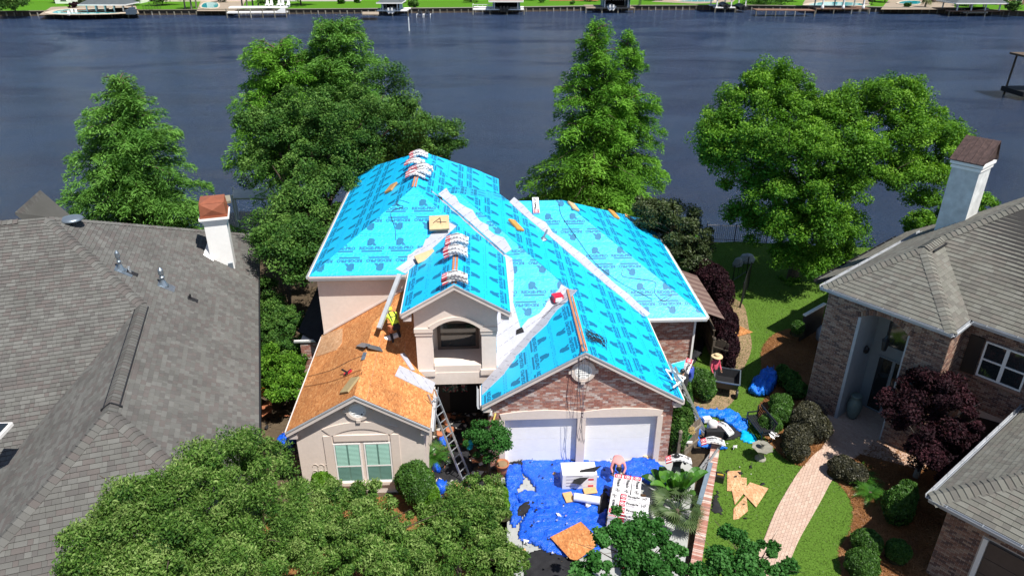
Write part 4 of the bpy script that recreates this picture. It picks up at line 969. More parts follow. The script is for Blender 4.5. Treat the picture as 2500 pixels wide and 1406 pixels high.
# chimney
cb = onR(520, 652); ccn = onR(567, 658); zt0 = None
CH = MB(); cx_ = (cb + ccn) / 2; ax3 = [LN * -1, LU, np.array([0, 0, 1.])]
base_c = onR(545, 640); bx = base_c + LU * .35
top = at(522, 475, bx[1] + .0); zc = top[2]
wch = 1.02; dch = 1.15
mb = MB(); c0 = np.array([bx[0], bx[1], 0])
zbot, ztop = base_c[2] - 1.2, at(522, 536, bx[1])[2]
mb.box((c0[0], c0[1], (zbot + ztop) / 2), (wch, dch, ztop - zbot), ax=ax3); ch = mb.build('chimney', m_white, LH)
for i, (e_, h_) in enumerate(((.05, .10), (.11, .10), (.17, .12))): mb = MB(); mb.box((c0[0], c0[1], ztop + .05 + i * .11), (wch + e_ * 2, dch + e_ * 2, .10), ax=ax3); mb.build('chimney_moulding', m_white, ch)
zc0 = ztop + .33; hc = .62; wq, dq = wch / 2 + .08, dch / 2 + .08
mb = MB(); mb.box((c0[0], c0[1], zc0 + .04), (wq * 2 + .08, dq * 2 + .08, .08), ax=ax3); mb.build('cap_flange', m_copper, ch)
K = lambda a, b, z: np.array([c0[0], c0[1], zc0 + .08 + z]) + ax3[0] * a + ax3[1] * b
cr = [(-wq, -dq), (wq, -dq), (wq, dq), (-wq, dq)]
for i in range(4):
    (a0_, b0_), (a1_, b1_) = cr[i], cr[(i + 1) % 4]; am, bm_ = (a0_ + a1_) / 2, (b0_ + b1_) / 2; mb = MB()
    mb.add([K(a0_, b0_, 0), K(a1_, b1_, 0), K(a1_ * .93, b1_ * .93, hc), K(a0_ * .93, b0_ * .93, hc), K(am * 1.12, bm_ * 1.12, hc / 2)], [(0, 1, 4), (1, 2, 4), (2, 3, 4), (3, 0, 4)]); mb.build('cap_panel', m_copper, ch)
mb = MB(); tt = [K(a * .95, b * .95, hc) for a, b in cr]; mb.add(tt + [K(0, 0, hc + .16)], [(0, 1, 4), (1, 2, 4), (2, 3, 4), (3, 0, 4), (3, 2, 1, 0)]); mb.build('chimney_cap', m_copper, ch)
mb = MB(); e0 = onR(497, 625); e1 = onR(522, 640); e2 = onR(513, 615); mb.prism([e0 + (0, 0, .05), e1 + (0, 0, .05), e2 + (0, 0, .55)], LU * .3); mb.build('chimney_cricket', m_white, ch)
mb = MB(); mb.box(onR(565, 650) + (.0, 0, .12), (.22, .5, .28), ax=ax3); mb.build('step_flashing', m_galv, ch)
# roof plumbing
def stack(px, py, h, r_, parent, name='flue_pipe', cap=True, cone=True):
    p = onR(px, py); mb = MB()
    if cone: mb.lathe(p - (0, 0, .05), [(r_ * 2.6, -.1), (r_ * 2.5, .06), (r_ * 1.2, .30), (r_ * 1.1, .34)], 14)
    mb.lathe(p, [(r_, 0), (r_, h)], 14); o = mb.build(name, m_galv, parent, smooth=False)
    mb = MB(); mb.lathe(p, [(r_ * 1.5, .36), (r_ * 1.5, .41), (r_, .45)], 14); mb.build('storm_collar', m_galv, o)
    if cap: mb = MB(); mb.lathe(p + (0, 0, h), [(r_ * 1.45, -.22), (r_ * 1.45, -.02), (r_ * .4, .08)], 14); mb.build('rain_cap', m_galv, o)
    mb = MB(); bs = Face([p, p + LU, p + LN + (0, 0, LM)], up=upR); mb.prism([bs.to3(c, .03) for c in ((-.28, -.45), (.28, -.45), (.28, .25), (-.28, .25))], bs.n * -.02); mb.build('base_flashing', m_galv, o)
stack(296, 660, .8, .06, LH); stack(400, 697, .75, .075, LH)
for px, py, s_ in ((318, 666, 1.), (466, 730, .8)):
    p = onR(px, py); mb = MB(); mb.lathe(p, [(.05 * s_, 0), (.05 * s_, .28 * s_), (.0, .29 * s_)], 10); mb.build('vent_pipe', m_alu if s_ > .9 else m_felt, LH)
    mb = MB(); bs = Face([p, p + LU, p + LN + (0, 0, LM)], up=upR); mb.prism([bs.to3(c, .03) for c in ((-.15, -.3), (.15, -.3), (.15, .15), (-.15, .15))], bs.n * -.02); mb.build('base_flashing', m_felt, LH)
# flat oval exhaust vent near the ridge
p = onR(178, 546); mb = MB(); mb.lathe(p, [(.16, 0), (.18, .14), (.45, .17), (.47, .2), (.40, .27), (.2, .32), (.01, .33)], 20); mb.build('roof_exhaust', m_galv, LH, smooth=True)

# ================================================================ RIGHT NEIGHBOUR
QL = np.array([13.73, 25.30, 0.]); QE = np.array([.60598, -.79548, 0.]); QF = np.array([.79548, .60598, 0.]); ZE = 5.9; QM = .75
RH = thing('house', (19, 26, 0), 'brown brick house at the right edge with tall arched entry and taupe shingles', 'house')
def Q(e, f, z): q = QL + QE * e + QF * f; return np.array([q[0], q[1], z])
apq = Q(2.45, 2.45, ZE + QM * 2.45); rb = Q(2.45, 4.0, ZE + QM * 2.45)
shr = dict(ex=.18, widths=(.2, .26, .33, .4), basemat=m_shinbase)
shingled([Q(0, 0, ZE), Q(4.9, 0, ZE), apq], QF, RH, m_shinr, 11, 90, **shr)
shingled([Q(0, 0, ZE), apq, rb, Q(4.4, 6.15, ZE + QM * 4.4), Q(9.3, 12, ZE + QM * 9.3) if False else Q(4.4, 9.3, ZE + QM * 4.4), Q(0, 9.3, ZE)][:4] + [Q(4.4, 9.3, ZE + QM * 4.4), Q(0, 9.3, ZE)], QE, RH, m_shinr, 12, 20, **shr)
shingled([Q(4.9, 0, ZE), Q(4.9, 1.55, ZE), rb, apq], -QE, RH, m_shinr, 13, 60, **shr)
shingled([Q(4.9, 1.55, ZE), Q(12, 1.55, ZE), Q(12, 6.6, ZE + QM * 4.85), Q(5.0, 6.4, ZE + QM * 4.85), rb], QF, RH, m_shinr, 14, 80, **shr)
mb = MB(); mb.prism([Q(4.4, 6.15, ZE + QM * 4.4), Q(5.0, 6.4, ZE + QM * 4.85), Q(12, 6.6, ZE + QM * 4.85), Q(12, 12, ZE), Q(4.4, 9.3, ZE + QM * 4.4)], (0, 0, -.12)); mb.build('roof_slope', m_shinr, RH)
caps(Q(0, 0, ZE), apq, RH, m_shinr); caps(Q(4.9, 0, ZE), apq, RH, m_shinr); caps(apq, rb, RH, m_shinr); caps(rb, Q(4.6, 6.3, ZE + QM * 4.7), RH, m_shinr)
mb = MB(); vq = Q(2.2, 2.3, apq[2] - .05); mb.bar(apq + QF * .2 + QE * .3 + (0, 0, -.12), rb + QE * .3 + (0, 0, -.12), .06, .06); mb.build('ridge_vent', m_black, RH)
def gut(a, b, out, nm='gutter', mat=m_gutr):
    o = gutter(a, b, out, nm, mat, RH, .13)
    a = np.array(a); b = np.array(b); L_ = np.linalg.norm(b - a); n = int(L_ / .9)
    for i in range(n): mb = MB(); mb.box(a + (b - a) * (i + .5) / n + np.array(out) * .06 + (0, 0, -.005), (.025, .12, .008), ax=[(b - a) / L_, np.array(out, float), np.array([0, 0, 1.])]); mb.build('gutter_strap', m_alu, o)
gut(Q(-.05, -.03, ZE + .03), Q(4.95, -.03, ZE + .03), -QF); gut(Q(4.93, 0, ZE + .03), Q(4.93, 1.6, ZE + .03), QE); gut(Q(5.0, 1.52, ZE + .03), Q(11, 1.52, ZE + .03), -QF); gut(Q(-.03, 0, ZE + .03), Q(-.03, 9.2, ZE + .03), -QE)
# lower side roof behind
pz = lambda e, z: z
l0, l1 = Q(-2.84 + .0, 5.35, 3.5), Q(-2.6, 13.0, 3.5)
shingled([Q(-2.75, 5.35, 3.5), Q(-.6, 5.35, 4.9), Q(-.6, 15, 4.9), Q(-2.75, 15, 3.5)], QE, RH, m_shinr, 15, 10, **shr)
gut(Q(-2.78, 5.3, 3.52), Q(-2.78, 14, 3.52), -QE, mat=m_black); mb = MB(); mb.prism([Q(-2.75, 5.32, 3.5), Q(-.1, 5.32, 5.15), Q(-.1, 5.32, 4.95), Q(-2.75, 5.32, 3.3)], -QF * .04); mb.build('rake_board', m_black, RH)
def qwall(name, e0, f0, e1, f1, z0, z1, mat=m_mortar, t_=.2):
    a, b = Q(e0, f0, z0), Q(e1, f1, z0); d = (b - a) / np.linalg.norm(b - a); inn = np.array([-d[1], d[0], 0]); h = np.array([0, 0, z1 - z0])
    mb = MB(); mb.prism([a, b, b + h, a + h], inn * t_); return mb.build(name, mat, RH)
def qface(e0, f0, along, out): return Face([Q(e0, f0, 0), Q(e0, f0, 0) + along, Q(e0, f0, 3)], along=along, out=out, origin=Q(e0, f0, 0))
# entry facade with a tall arched opening
oe0, oe1 = 1.46, 3.45; zs, za = 4.95, 5.32
W0 = .45
def arcz(e): s = (e - oe0) / (oe1 - oe0); return zs + (za - zs) * (1 - (2 * s - 1) ** 2)
ro = .25
mb = MB()
def qp(mb_, pts, f, dep): mb_.prism([Q(e, f, z) for e, z in pts], QF * dep)
qp(mb, [(.1, 0), (oe0, 0), (oe0, 5.75), (.1, 5.75)], W0, .35); qp(mb, [(oe1, 0), (4.8, 0), (4.8, 5.75), (oe1, 5.75)], W0, .35)
n = 12
for i in range(n):
    a, b = oe0 + (oe1 - oe0) * i / n, oe0 + (oe1 - oe0) * (i + 1) / n; qp(mb, [(a, arcz(a)), (b, arcz(b)), (b, 5.75), (a, 5.75)], W0, .35)
bwr = mb.build('brick_wall', m_mortar, RH)
fF = qface(0, W0 - .002, QE, -QF)
pol = [[(.1, 0), (oe0 - .0, 0), (oe0, 5.75), (.1, 5.75)], [(oe1, 0), (4.8, 0), (4.8, 5.75), (oe1, 5.75)]] + [[(oe0 + (oe1 - oe0) * i / n, arcz(oe0 + (oe1 - oe0) * i / n) + ro), (oe0 + (oe1 - oe0) * (i + 1) / n, arcz(oe0 + (oe1 - oe0) * (i + 1) / n) + ro), (oe0 + (oe1 - oe0) * (i + 1) / n, 5.75), (oe0 + (oe1 - oe0) * i / n, 5.75)] for i in range(n)]
bricks(fF, pol, 200, bwr, m_brickr, 21)
# soldier bricks round the arch
for i in range(24):
    s = (i + .5) / 24; e = oe0 - .12 + (oe1 - oe0 + .24) * s; sl = -(za - zs) * 4 * (2 * s - 1) / (oe1 - oe0) ; ang = math.atan(sl * .5) * .9
    zc_ = arcz(min(max(e, oe0), oe1)) + .13; d = QE * math.cos(ang) + np.array([0, 0, math.sin(ang)]); u = np.array([0, 0, math.cos(ang)]) - QE * math.sin(ang)
    mb = MB(); mb.box(Q(e, W0 - .02, zc_), (.075, .05, .22), ax=[d, QF, u]); mb.build('arch_brick', m_brickr, bwr)
# side wall turning to the window wall
sw = qwall('brick_wall', 4.8, W0 + .0, 4.8, 1.95, 0, 5.75, m_mortar); fS = qface(4.802, W0, QF, QE); bricks(fS, [[(0, 0), (1.5, 0), (1.5, 5.75), (0, 5.75)]], 45, sw, m_brickr, 22)
ww = qwall('brick_wall', 4.8, 1.97, 12, 1.97, 0, 5.75, m_mortar); fV = qface(4.8, 1.968, QE, -QF)
we0, we1, wz0, wz1 = 5.55 - 4.8, 7.0 - 4.8, 3.68, 5.15
bricks(fV, [[(0, 2.3), (we0, 2.3), (we0, 5.75), (0, 5.75)], [(we1, 2.3), (6.5, 2.3), (6.5, 5.75), (we1, 5.75)], [(we0, 2.3), (we1, 2.3), (we1, wz0), (we0, wz0)], [(we0, wz1), (we1, wz1), (we1, 5.75), (we0, 5.75)], [(0, 0), (.6, 0), (.6, 2.3), (0, 2.3)]], 45, ww, m_brickr, 23)
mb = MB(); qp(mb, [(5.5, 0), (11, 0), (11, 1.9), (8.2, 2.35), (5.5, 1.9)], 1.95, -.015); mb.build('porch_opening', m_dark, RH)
def qwin(e0, e1, z0, z1, f, parts_=((0, .5), (.5, 1)), rail=True, mat=m_white, nm='window'):
    mb = MB(); 
    for (a, b) in parts_:
        a_, b_ = e0 + (e1 - e0) * a, e0 + (e1 - e0) * b
        for (u0, u1, v0, v1) in ((a_, a_ + .06, z0, z1), (b_ - .06, b_, z0, z1), (a_ + .06, b_ - .06, z1 - .06, z1), (a_ + .06, b_ - .06, z0, z0 + .06)) + (((a_ + .06, b_ - .06, (z0 + z1) / 2 - .03, (z0 + z1) / 2 + .03),) if rail else ()):
            qp(mb, [(u0, v0), (u1, v0), (u1, v1), (u0, v1)], f - .06, .06)
    w_ = mb.build(nm, mat, RH)
    for (a, b) in parts_:
        a_, b_ = e0 + (e1 - e0) * a + .06, e0 + (e1 - e0) * b - .06
        for (v0, v1) in (((z0 + .06, (z0 + z1) / 2 - .03), ((z0 + z1) / 2 + .03, z1 - .06)) if rail else ((z0 + .06, z1 - .06),)): mb = MB(); qp(mb, [(a_, v0), (b_, v0), (b_, v1), (a_, v1)], f - .02, .01); mb.build('pane', m_glass, w_)
    return w_
qwin(5.55, 7.05, 3.68, 5.15, 1.94)
mb = MB(); qp(mb, [(5.0, 3.62), (5.48, 3.62), (5.48, 5.2), (5.0, 5.2)], 1.95, -.06); mb.build('shutter', m_black, RH); mb = MB(); qp(mb, [(5.5, 3.56), (7.1, 3.56), (7.1, 3.66), (5.5, 3.66)], 1.95, -.12); mb.build('window_sill', m_brickr, RH)
# recessed porch
mb = MB(); qp(mb, [(oe0 - .0, 0), (oe0 + .12, 0), (oe0 + .12, zs + .05), (oe0, zs)], W0 - .03, 1.9); mb.build('porch_side_panel', m_gutr, RH); mb = MB(); qp(mb, [(oe1 - .06, 0), (oe1, 0), (oe1, zs), (oe1 - .06, zs + .05)], W0 - .01, 1.9); mb.build('porch_side_panel', m_gutr, RH)
m_bluegrey = M('blue_grey_siding', (.24, .28, .31), .7, .06, 5, .1)
mb = MB(); qp(mb, [(oe0 + .12, 0), (oe1 - .06, 0), (oe1 - .06, 5.3), (oe0 + .12, 5.3)], 2.2, .1); mb.build('porch_back_wall', m_bluegrey, RH)
qwin(2.0, 3.25, 3.25, 4.6, 2.2, ((0, 1),), False, m_bluegrey)
dr = qwin(1.95, 3.3, .1, 2.75, 2.2, ((0, .5), (.5, 1)), False, m_bluegrey, 'front_door')
mb = MB(); c = Q(2.62, 2.08, 1.2); mb.lathe(c, [(.02, -.08), (.03, 0), (.02, .08)], 8); mb.build('handle', m_galv, dr)
mb = MB(); c = Q(2.45, 1.1, 3.9); mb.lathe(c, [(.03, -.32), (.1, -.28), (.16, .12), (.17, .16), (.08, .26), (.02, .42)], 6); mb.tube([c + (0, 0, .4), c + (0, 0, 1.25)], .012, 5)
o = mb.build('hanging_lantern', m_black, None); tag(o, 'black hanging lantern in the arched brick entry of the right house', 'lantern')
mb = MB(); mb.lathe(tuple(Q(1.95, 1.0, .05)), [(.16, 0), (.2, .1), (.29, .45), (.30, .65), (.22, .95), (.17, 1.05), (.24, 1.12), (.22, 1.16), (.12, 1.14)], 20); o = mb.build('urn', M('glazed_urn', (.14, .19, .18), .3, .15, 4, .1), None, smooth=True); tag(o, 'tall grey green glazed urn standing in the right house entry', 'urn')
mb = MB(); c = Q(oe0 + .2, 1.5, 3.1); mb.lathe(c, [(.01, -.2), (.1, -.1), (.12, .08), (.03, .2)], 8); mb.build('wall_lantern', m_black, RH)
# chimney of pale rendered block with a louvred cap
chx = MB(); ce, cf = 1.5, 8.2
ctop = at(2370, 392, Q(ce, cf, 0)[1])[2]
mb = MB(); mb.prism([Q(ce - .55, cf - .55, 3), Q(ce + .55, cf - .55, 3), Q(ce + .55, cf + .75, 3), Q(ce - .55, cf + .75, 3)], (0, 0, ctop - 3)); chq = mb.build('chimney', M('chalky_render', (.62, .64, .64), .85, .12, 3, .15, big=.15, bigscale=1.5), RH)
for e_, z_ in ((.05, ctop - .3), (.10, ctop - .12)):
    mb = MB(); mb.prism([Q(ce - .55 - e_, cf - .55 - e_, z_), Q(ce + .55 + e_, cf - .55 - e_, z_), Q(ce + .55 + e_, cf + .75 + e_, z_), Q(ce - .55 - e_, cf + .75 + e_, z_)], (0, 0, .12)); mb.build('chimney_moulding', m_white, chq)
m_rust = M('weathered_copper', (.085, .055, .05), .5, .5, 8, .3, 20, .5, metal=.3)
mb = MB(); z0_ = ctop + .02; z1_ = ctop + .85
f0_, f1_ = cf - .70, cf + .55
mb.prism([Q(ce - .68, f0_, z0_), Q(ce + .68, f0_, z0_), Q(ce + .68, f1_, z1_), Q(ce - .68, f1_, z1_)], (0, 0, .035)); mb.prism([Q(ce - .68, f1_, z1_), Q(ce + .68, f1_, z1_), Q(ce + .68, cf + .88, z0_), Q(ce - .68, cf + .88, z0_)], (0, 0, .035))
for i in range(6): e = ce - .66 + i * .264; mb.bar(Q(e, f0_, z0_ + .045), Q(e, f1_, z1_ + .045), .035, .04)
for s_ in (-.6, .6): mb.prism([Q(ce + s_, f0_ + .25, z0_ + .06), Q(ce + s_, cf + .7, z0_ + .06), Q(ce + s_, f1_, z1_ - .05)], QE * .02)
mb.build('chimney_cap', m_rust, chq)
# garage wing, bottom right corner
gz = 3.2; ge, gf = 7.15, -5.6
RH2 = thing('house_wing', tuple(Q(9.5, -2, 0)), 'low garage wing with taupe hip roof in the bottom right corner', 'garage')
def shg(*a, **k): return shingled(*a, **k)
gm = .6
gap = Q(ge + 4.2, gf + 4.2, gz + gm * 4.2)
shg([Q(ge, gf, gz), Q(ge + 8.4, gf, gz), gap], QF, RH2, m_shinr, 24, 110, **shr)
shg([Q(ge, gf, gz), gap, Q(ge + 4.2, gf + 9, gz + gm * 4.2), Q(ge + .35, gf + 9, gz)], QE, RH2, m_shinr, 25, 90, **shr)
caps(Q(ge, gf, gz), gap, RH2, m_shinr, w_=.34)
_RH = RH; RH = RH2
gut(Q(ge, gf - .03, gz + .03), Q(ge + 8, gf - .03, gz + .03), -QF); gut(Q(ge - .03, gf, gz + .03), Q(ge + .2, gf + 8, gz + .03), -QE)
gw = qwall('brick_wall', ge + .45, gf + .45, ge + 8, gf + .45, 0, 3.1, m_mortar); fG1 = qface(ge + .45, gf + .448, QE, -QF); bricks(fG1, [[(0, 0), (1.05, 0), (1.05, 2.5), (0, 2.5)], [(0, 2.5), (4, 2.5), (4, 3.1), (0, 3.1)]], 160, gw, m_brickr, 26)
gw2 = qwall('brick_wall', ge + .45, gf + 8, ge + .45, gf + .66, 0, 3.1, m_mortar); fG2 = qface(ge + .448, gf + .66, QF, -QE); bricks(fG2, [[(0, 0), (3, 0), (3, 3.1), (0, 3.1)]], 40, gw2, m_brickr, 27)
mb = MB(); qp(mb, [(ge + 1.55, 0), (ge + 1.68, 0), (ge + 1.68, 2.45), (ge + 1.55, 2.45)], gf + .44, -.05); mb.build('door_jamb', m_white, RH2)
mb = MB(); qp(mb, [(ge + 1.7, 0), (ge + 6, 0), (ge + 6, 2.45), (ge + 1.7, 2.45)], gf + .44, -.012); dg = mb.build('garage_door', M('brown_garage_door', (.10, .085, .08), .7, .05, 4), RH2)
for j in range(4): mb = MB(); qp(mb, [(ge + 1.72, .02 + j * .6), (ge + 5.9, .02 + j * .6), (ge + 5.9, .60 + j * .6), (ge + 1.72, .60 + j * .6)], gf + .42, -.03); mb.build('door_panel', m_brown, dg)
RH = _RH
# dark screen panel and tank beside the house's left corner
mb = MB(); a, b = G(1950, 835, 0), G(2000, 805, 0)
scr = thing('utility_screen', tuple(a), 'dark utility enclosure with white top rail beside the brown brick house', 'screen')
for i in range(7): q = a + (b - a) * (i + .5) / 7; mb = MB(); mb.box((q[0], q[1], .75), (.36, .04, 1.5), math.atan2((b - a)[1], (b - a)[0])); mb.build('board', m_black, scr)
mb = MB(); mb.bar(a + (0, 0, 1.55), b + (0, 0, 1.55), .16, .07); mb.build('top_rail', m_white, scr)
mb = MB(); c = G(2030, 835, .0) + (-.4, .1, 0); mb.lathe(c, [(.25, 0), (.38, .15), (.4, .6), (.25, .85), (.08, .9), (.08, 1.0)], 16); o = mb.build('gas_tank', m_gutr, None, smooth=True); tag(o, 'grey gas tank in the shade between screen and brick wall', 'tank')
# ================================================================ TREES AND SHRUBS
def cw(lst, Y0): return blobs_px(lst, Y0)
# cypress by the left chimney
b1 = at(290, 185, 45.5); 
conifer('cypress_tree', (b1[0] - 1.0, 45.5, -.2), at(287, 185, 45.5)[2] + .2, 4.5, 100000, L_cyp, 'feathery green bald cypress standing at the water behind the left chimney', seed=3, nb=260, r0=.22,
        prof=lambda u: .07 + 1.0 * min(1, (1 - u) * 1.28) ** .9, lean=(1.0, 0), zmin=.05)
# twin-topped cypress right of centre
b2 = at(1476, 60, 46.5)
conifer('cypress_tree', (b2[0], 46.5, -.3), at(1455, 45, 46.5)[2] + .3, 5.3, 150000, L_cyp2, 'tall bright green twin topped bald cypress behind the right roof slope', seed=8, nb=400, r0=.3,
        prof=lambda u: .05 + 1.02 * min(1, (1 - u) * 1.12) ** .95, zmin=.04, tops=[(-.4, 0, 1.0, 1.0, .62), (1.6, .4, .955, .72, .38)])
# cypresses behind the big oak
b3 = at(818, 60, 49)
conifer('cypress_tree', (b3[0], 49, -.3), at(800, 55, 49)[2] + .3, 3.4, 70000, L_cyp, 'dense cypress rising highest behind the dark oak', seed=12, nb=240, r0=.25, prof=lambda u: .25 + .75 * min(1, (1 - u) * 2.2) ** .7, zmin=.35)
b4 = at(672, 112, 48)
conifer('cypress_tree', (b4[0], 48, -.3), at(655, 112, 48)[2] + .3, 3.6, 70000, L_cyp2, 'lighter rounded cypress at the left of the dark oak', seed=13, nb=230, r0=.25, prof=lambda u: .3 + .7 * min(1, (1 - u) * 1.9) ** .6, zmin=.3)
# the big dark oak
bl = cw([(770, 290, 0, 95), (850, 300, 0, 105), (930, 330, .5, 100), (930, 220, 1.5, 60), (1000, 400, 2, 90), (1060, 340, 2.5, 68), (700, 330, -1, 80), (640, 310, -1, 50), (690, 420, -2, 85), (650, 380, -2, 38), (780, 420, -2, 95), (860, 420, -1, 85), (760, 520, -5, 85), (820, 480, -4, 60), (690, 540, -5, 75), (700, 640, -9, 75), (750, 610, -9, 60), (670, 600, -8, 50), (1085, 370, 3, 45), (990, 280, 2, 60)], 42)
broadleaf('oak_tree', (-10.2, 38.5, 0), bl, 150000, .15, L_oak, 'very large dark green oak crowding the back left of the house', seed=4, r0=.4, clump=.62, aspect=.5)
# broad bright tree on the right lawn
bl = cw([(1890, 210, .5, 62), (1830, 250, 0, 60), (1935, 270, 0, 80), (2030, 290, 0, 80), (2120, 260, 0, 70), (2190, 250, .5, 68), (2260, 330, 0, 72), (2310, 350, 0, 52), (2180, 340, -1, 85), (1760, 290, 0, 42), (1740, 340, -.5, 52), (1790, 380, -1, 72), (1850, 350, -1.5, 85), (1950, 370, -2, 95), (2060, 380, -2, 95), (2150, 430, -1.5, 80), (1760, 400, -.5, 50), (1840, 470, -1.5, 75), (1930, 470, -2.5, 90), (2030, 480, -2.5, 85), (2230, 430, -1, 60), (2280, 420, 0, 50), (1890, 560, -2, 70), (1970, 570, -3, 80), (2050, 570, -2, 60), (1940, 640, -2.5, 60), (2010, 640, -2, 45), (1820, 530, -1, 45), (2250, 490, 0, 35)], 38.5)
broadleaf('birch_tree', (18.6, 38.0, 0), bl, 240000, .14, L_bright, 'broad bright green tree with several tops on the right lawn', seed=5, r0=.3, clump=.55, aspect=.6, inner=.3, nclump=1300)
# shrubs between the right neighbour and the water
broadleaf('shoreline_shrub', (26.5, 39.2, 0), cw([(2290, 545, 0, 38), (2330, 520, 0, 35), (2240, 550, 0, 32), (2400, 500, 0, 30), (2260, 570, 0, 25)], 39.5), 14000, .16, L_bright, 'leafy green shrub at the shore below the right chimney', 'bush', 6, .07, .35)
broadleaf('shoreline_shrub', (21.5, 38.5, 0), cw([(2030, 620, 0, 35), (1925, 690, -1, 22), (2060, 600, 0, 25)], 38.7), 9000, .15, L_bright, 'low bright shrub at the foot of the broad bright tree', 'bush', 7, .05, .3)
bl = cw([(1640, 550, 0, 62), (1600, 530, 0, 45), (1680, 590, 0, 55), (1620, 600, 0, 60), (1690, 640, -1, 40), (1580, 510, .5, 30)], 37.5)
broadleaf('myrtle_tree', (12.6, 37.2, 0), bl, 34000, .15, L_olive, 'dull olive green rounded tree behind the right roof corner', seed=9, r0=.12, clump=.4)
def msh(lst, z): 
    out = []
    for (px, py, rx, rz) in lst:
        p = G(px, py, z); d = PJ(p)[2]; r_ = rx * d / F; out.append((p[0], p[1], z, r_, r_, rz))
    return out
mound('loropetalum_bush', msh([(1738, 700, 42, 1.15), (1760, 720, 30, 1.0), (1720, 680, 34, 1.1)], 1.15), 16000, .12, L_purple, 'larger purple leaved bush farther back beside the iron gate', seed=2)
mound('loropetalum_bush', msh([(1768, 800, 33, .95), (1775, 850, 28, .9), (1755, 775, 30, .9), (1780, 890, 14, .7)], .9), 16000, .12, L_purple, 'purple leaved hedge along the dark fence in front of the plywood scrap', seed=3)
mound('azalea_bush', msh([(1712, 935, 32, .62), (1722, 950, 24, .5), (1698, 925, 22, .5)], .55), 16000, .12, L_box, 'round mid green bush beside the worker carrying a bundle', seed=4)
mound('holly_bush', msh([(1662, 1030, 28, 1.1), (1665, 990, 24, 1.2), (1655, 1065, 22, .8)], 1.0), 11000, .10, L_oak, 'dark shrub in the corner between garage wall and wooden gate', seed=5)
mound('broadleaf_plant', msh([(1740, 765, 20, .3), (1765, 758, 16, .3)], .3), 700, .4, L_trop, 'low broad leaved plant between the two purple bushes', 'plant', seed=6, core=False, aspect=.35)
mound('boxwood_shrub', msh([(1907, 985, 27, .42)], .42), 7000, .075, L_box, 'clipped green boxwood ball farthest from the bench in the trio', 'shrub', seed=7, group='clipped boxwood balls')
mound('boxwood_shrub', msh([(1908, 1012, 28, .42)], .42), 7000, .075, L_box, 'clipped green boxwood ball in the middle of the trio by the bench', 'shrub', seed=8, group='clipped boxwood balls')
mound('boxwood_shrub', msh([(1880, 1035, 26, .40)], .40), 7000, .075, L_box, 'clipped green boxwood ball right behind the black bench', 'shrub', seed=9, group='clipped boxwood balls')
mound('boxwood_shrub', msh([(2117, 1325, 34, .42)], .42), 9000, .07, L_box, 'clipped boxwood ball by the curve of the right lawn edge, upper of two', 'shrub', seed=10, group='clipped boxwood balls')
mound('boxwood_shrub', msh([(2105, 1376, 38, .45)], .45), 9000, .07, L_box, 'clipped boxwood ball nearest the bottom of the photo in the pine straw', 'shrub', seed=11, group='clipped boxwood balls')
mound('boxwood_shrub', msh([(2192, 1345, 27, .38)], .38), 8000, .07, L_box, 'smaller clipped boxwood ball half in the shade of the garage wing', 'shrub', seed=12, group='clipped boxwood balls')
mound('boxwood_shrub', msh([(2195, 1235, 34, .75), (2210, 1215, 26, .7)], .65), 11000, .09, L_box, 'tall oval green shrub beneath the purple maple', 'shrub', seed=13)
mound('hedge', msh([(1965, 1025, 36, .5), (1990, 1045, 38, .55), (1950, 1065, 32, .5), (1945, 1095, 30, .45), (1975, 1010, 30, .5), (1930, 1070, 20, .4)], .5), 18000, .08, L_dim, 'dull purplish green clipped hedge between trio of balls and paver walk', 'hedge', seed=14)
mound('hedge', msh([(2060, 1142, 32, .4), (2085, 1155, 30, .38), (2045, 1140, 22, .35)], .38), 9000, .08, L_dim, 'low purplish clipped hedge right of the paver walk', 'hedge', seed=15)
mound('privet_shrub', msh([(1925, 925, 26, .4), (1945, 950, 26, .38), (1910, 905, 14, .3)], .4), 6000, .1, L_oak, 'loose dark shrub in shade by the brown brick corner', 'shrub', seed=16)
mound('potted_shrub', msh([(1948, 800, 15, .35)], 1.0), 3500, .09, L_box, 'small round green shrub on the white post of the dark enclosure', 'shrub', seed=17)
# purple maple
bl = [(*G(px, py, z), r) for px, py, z, r in ((2260, 960, 3.2, 1.0), (2330, 990, 3.4, 1.1), (2230, 1040, 2.6, 1.1), (2310, 1060, 2.6, 1.2), (2370, 1050, 2.8, .9), (2200, 1000, 2.8, .7), (2170, 985, 2.6, .5), (2290, 1120, 1.9, 1.0), (2360, 1110, 2.0, .8), (2310, 930, 3.8, .7), (2240, 1100, 2.0, .8))]
gb = G(2235, 1165, 0)
broadleaf('maple_tree', (gb[0], gb[1], 0), [(x + random.uniform(-.25, .25), y, z, r * random.uniform(.55, .85)) for x, y, z, r in bl], 34000, .12, L_purple, 'dark purple leaved maple in front of the brown brick house', seed=21, r0=.11, clump=.32, bark=m_barkg, inner=.25)
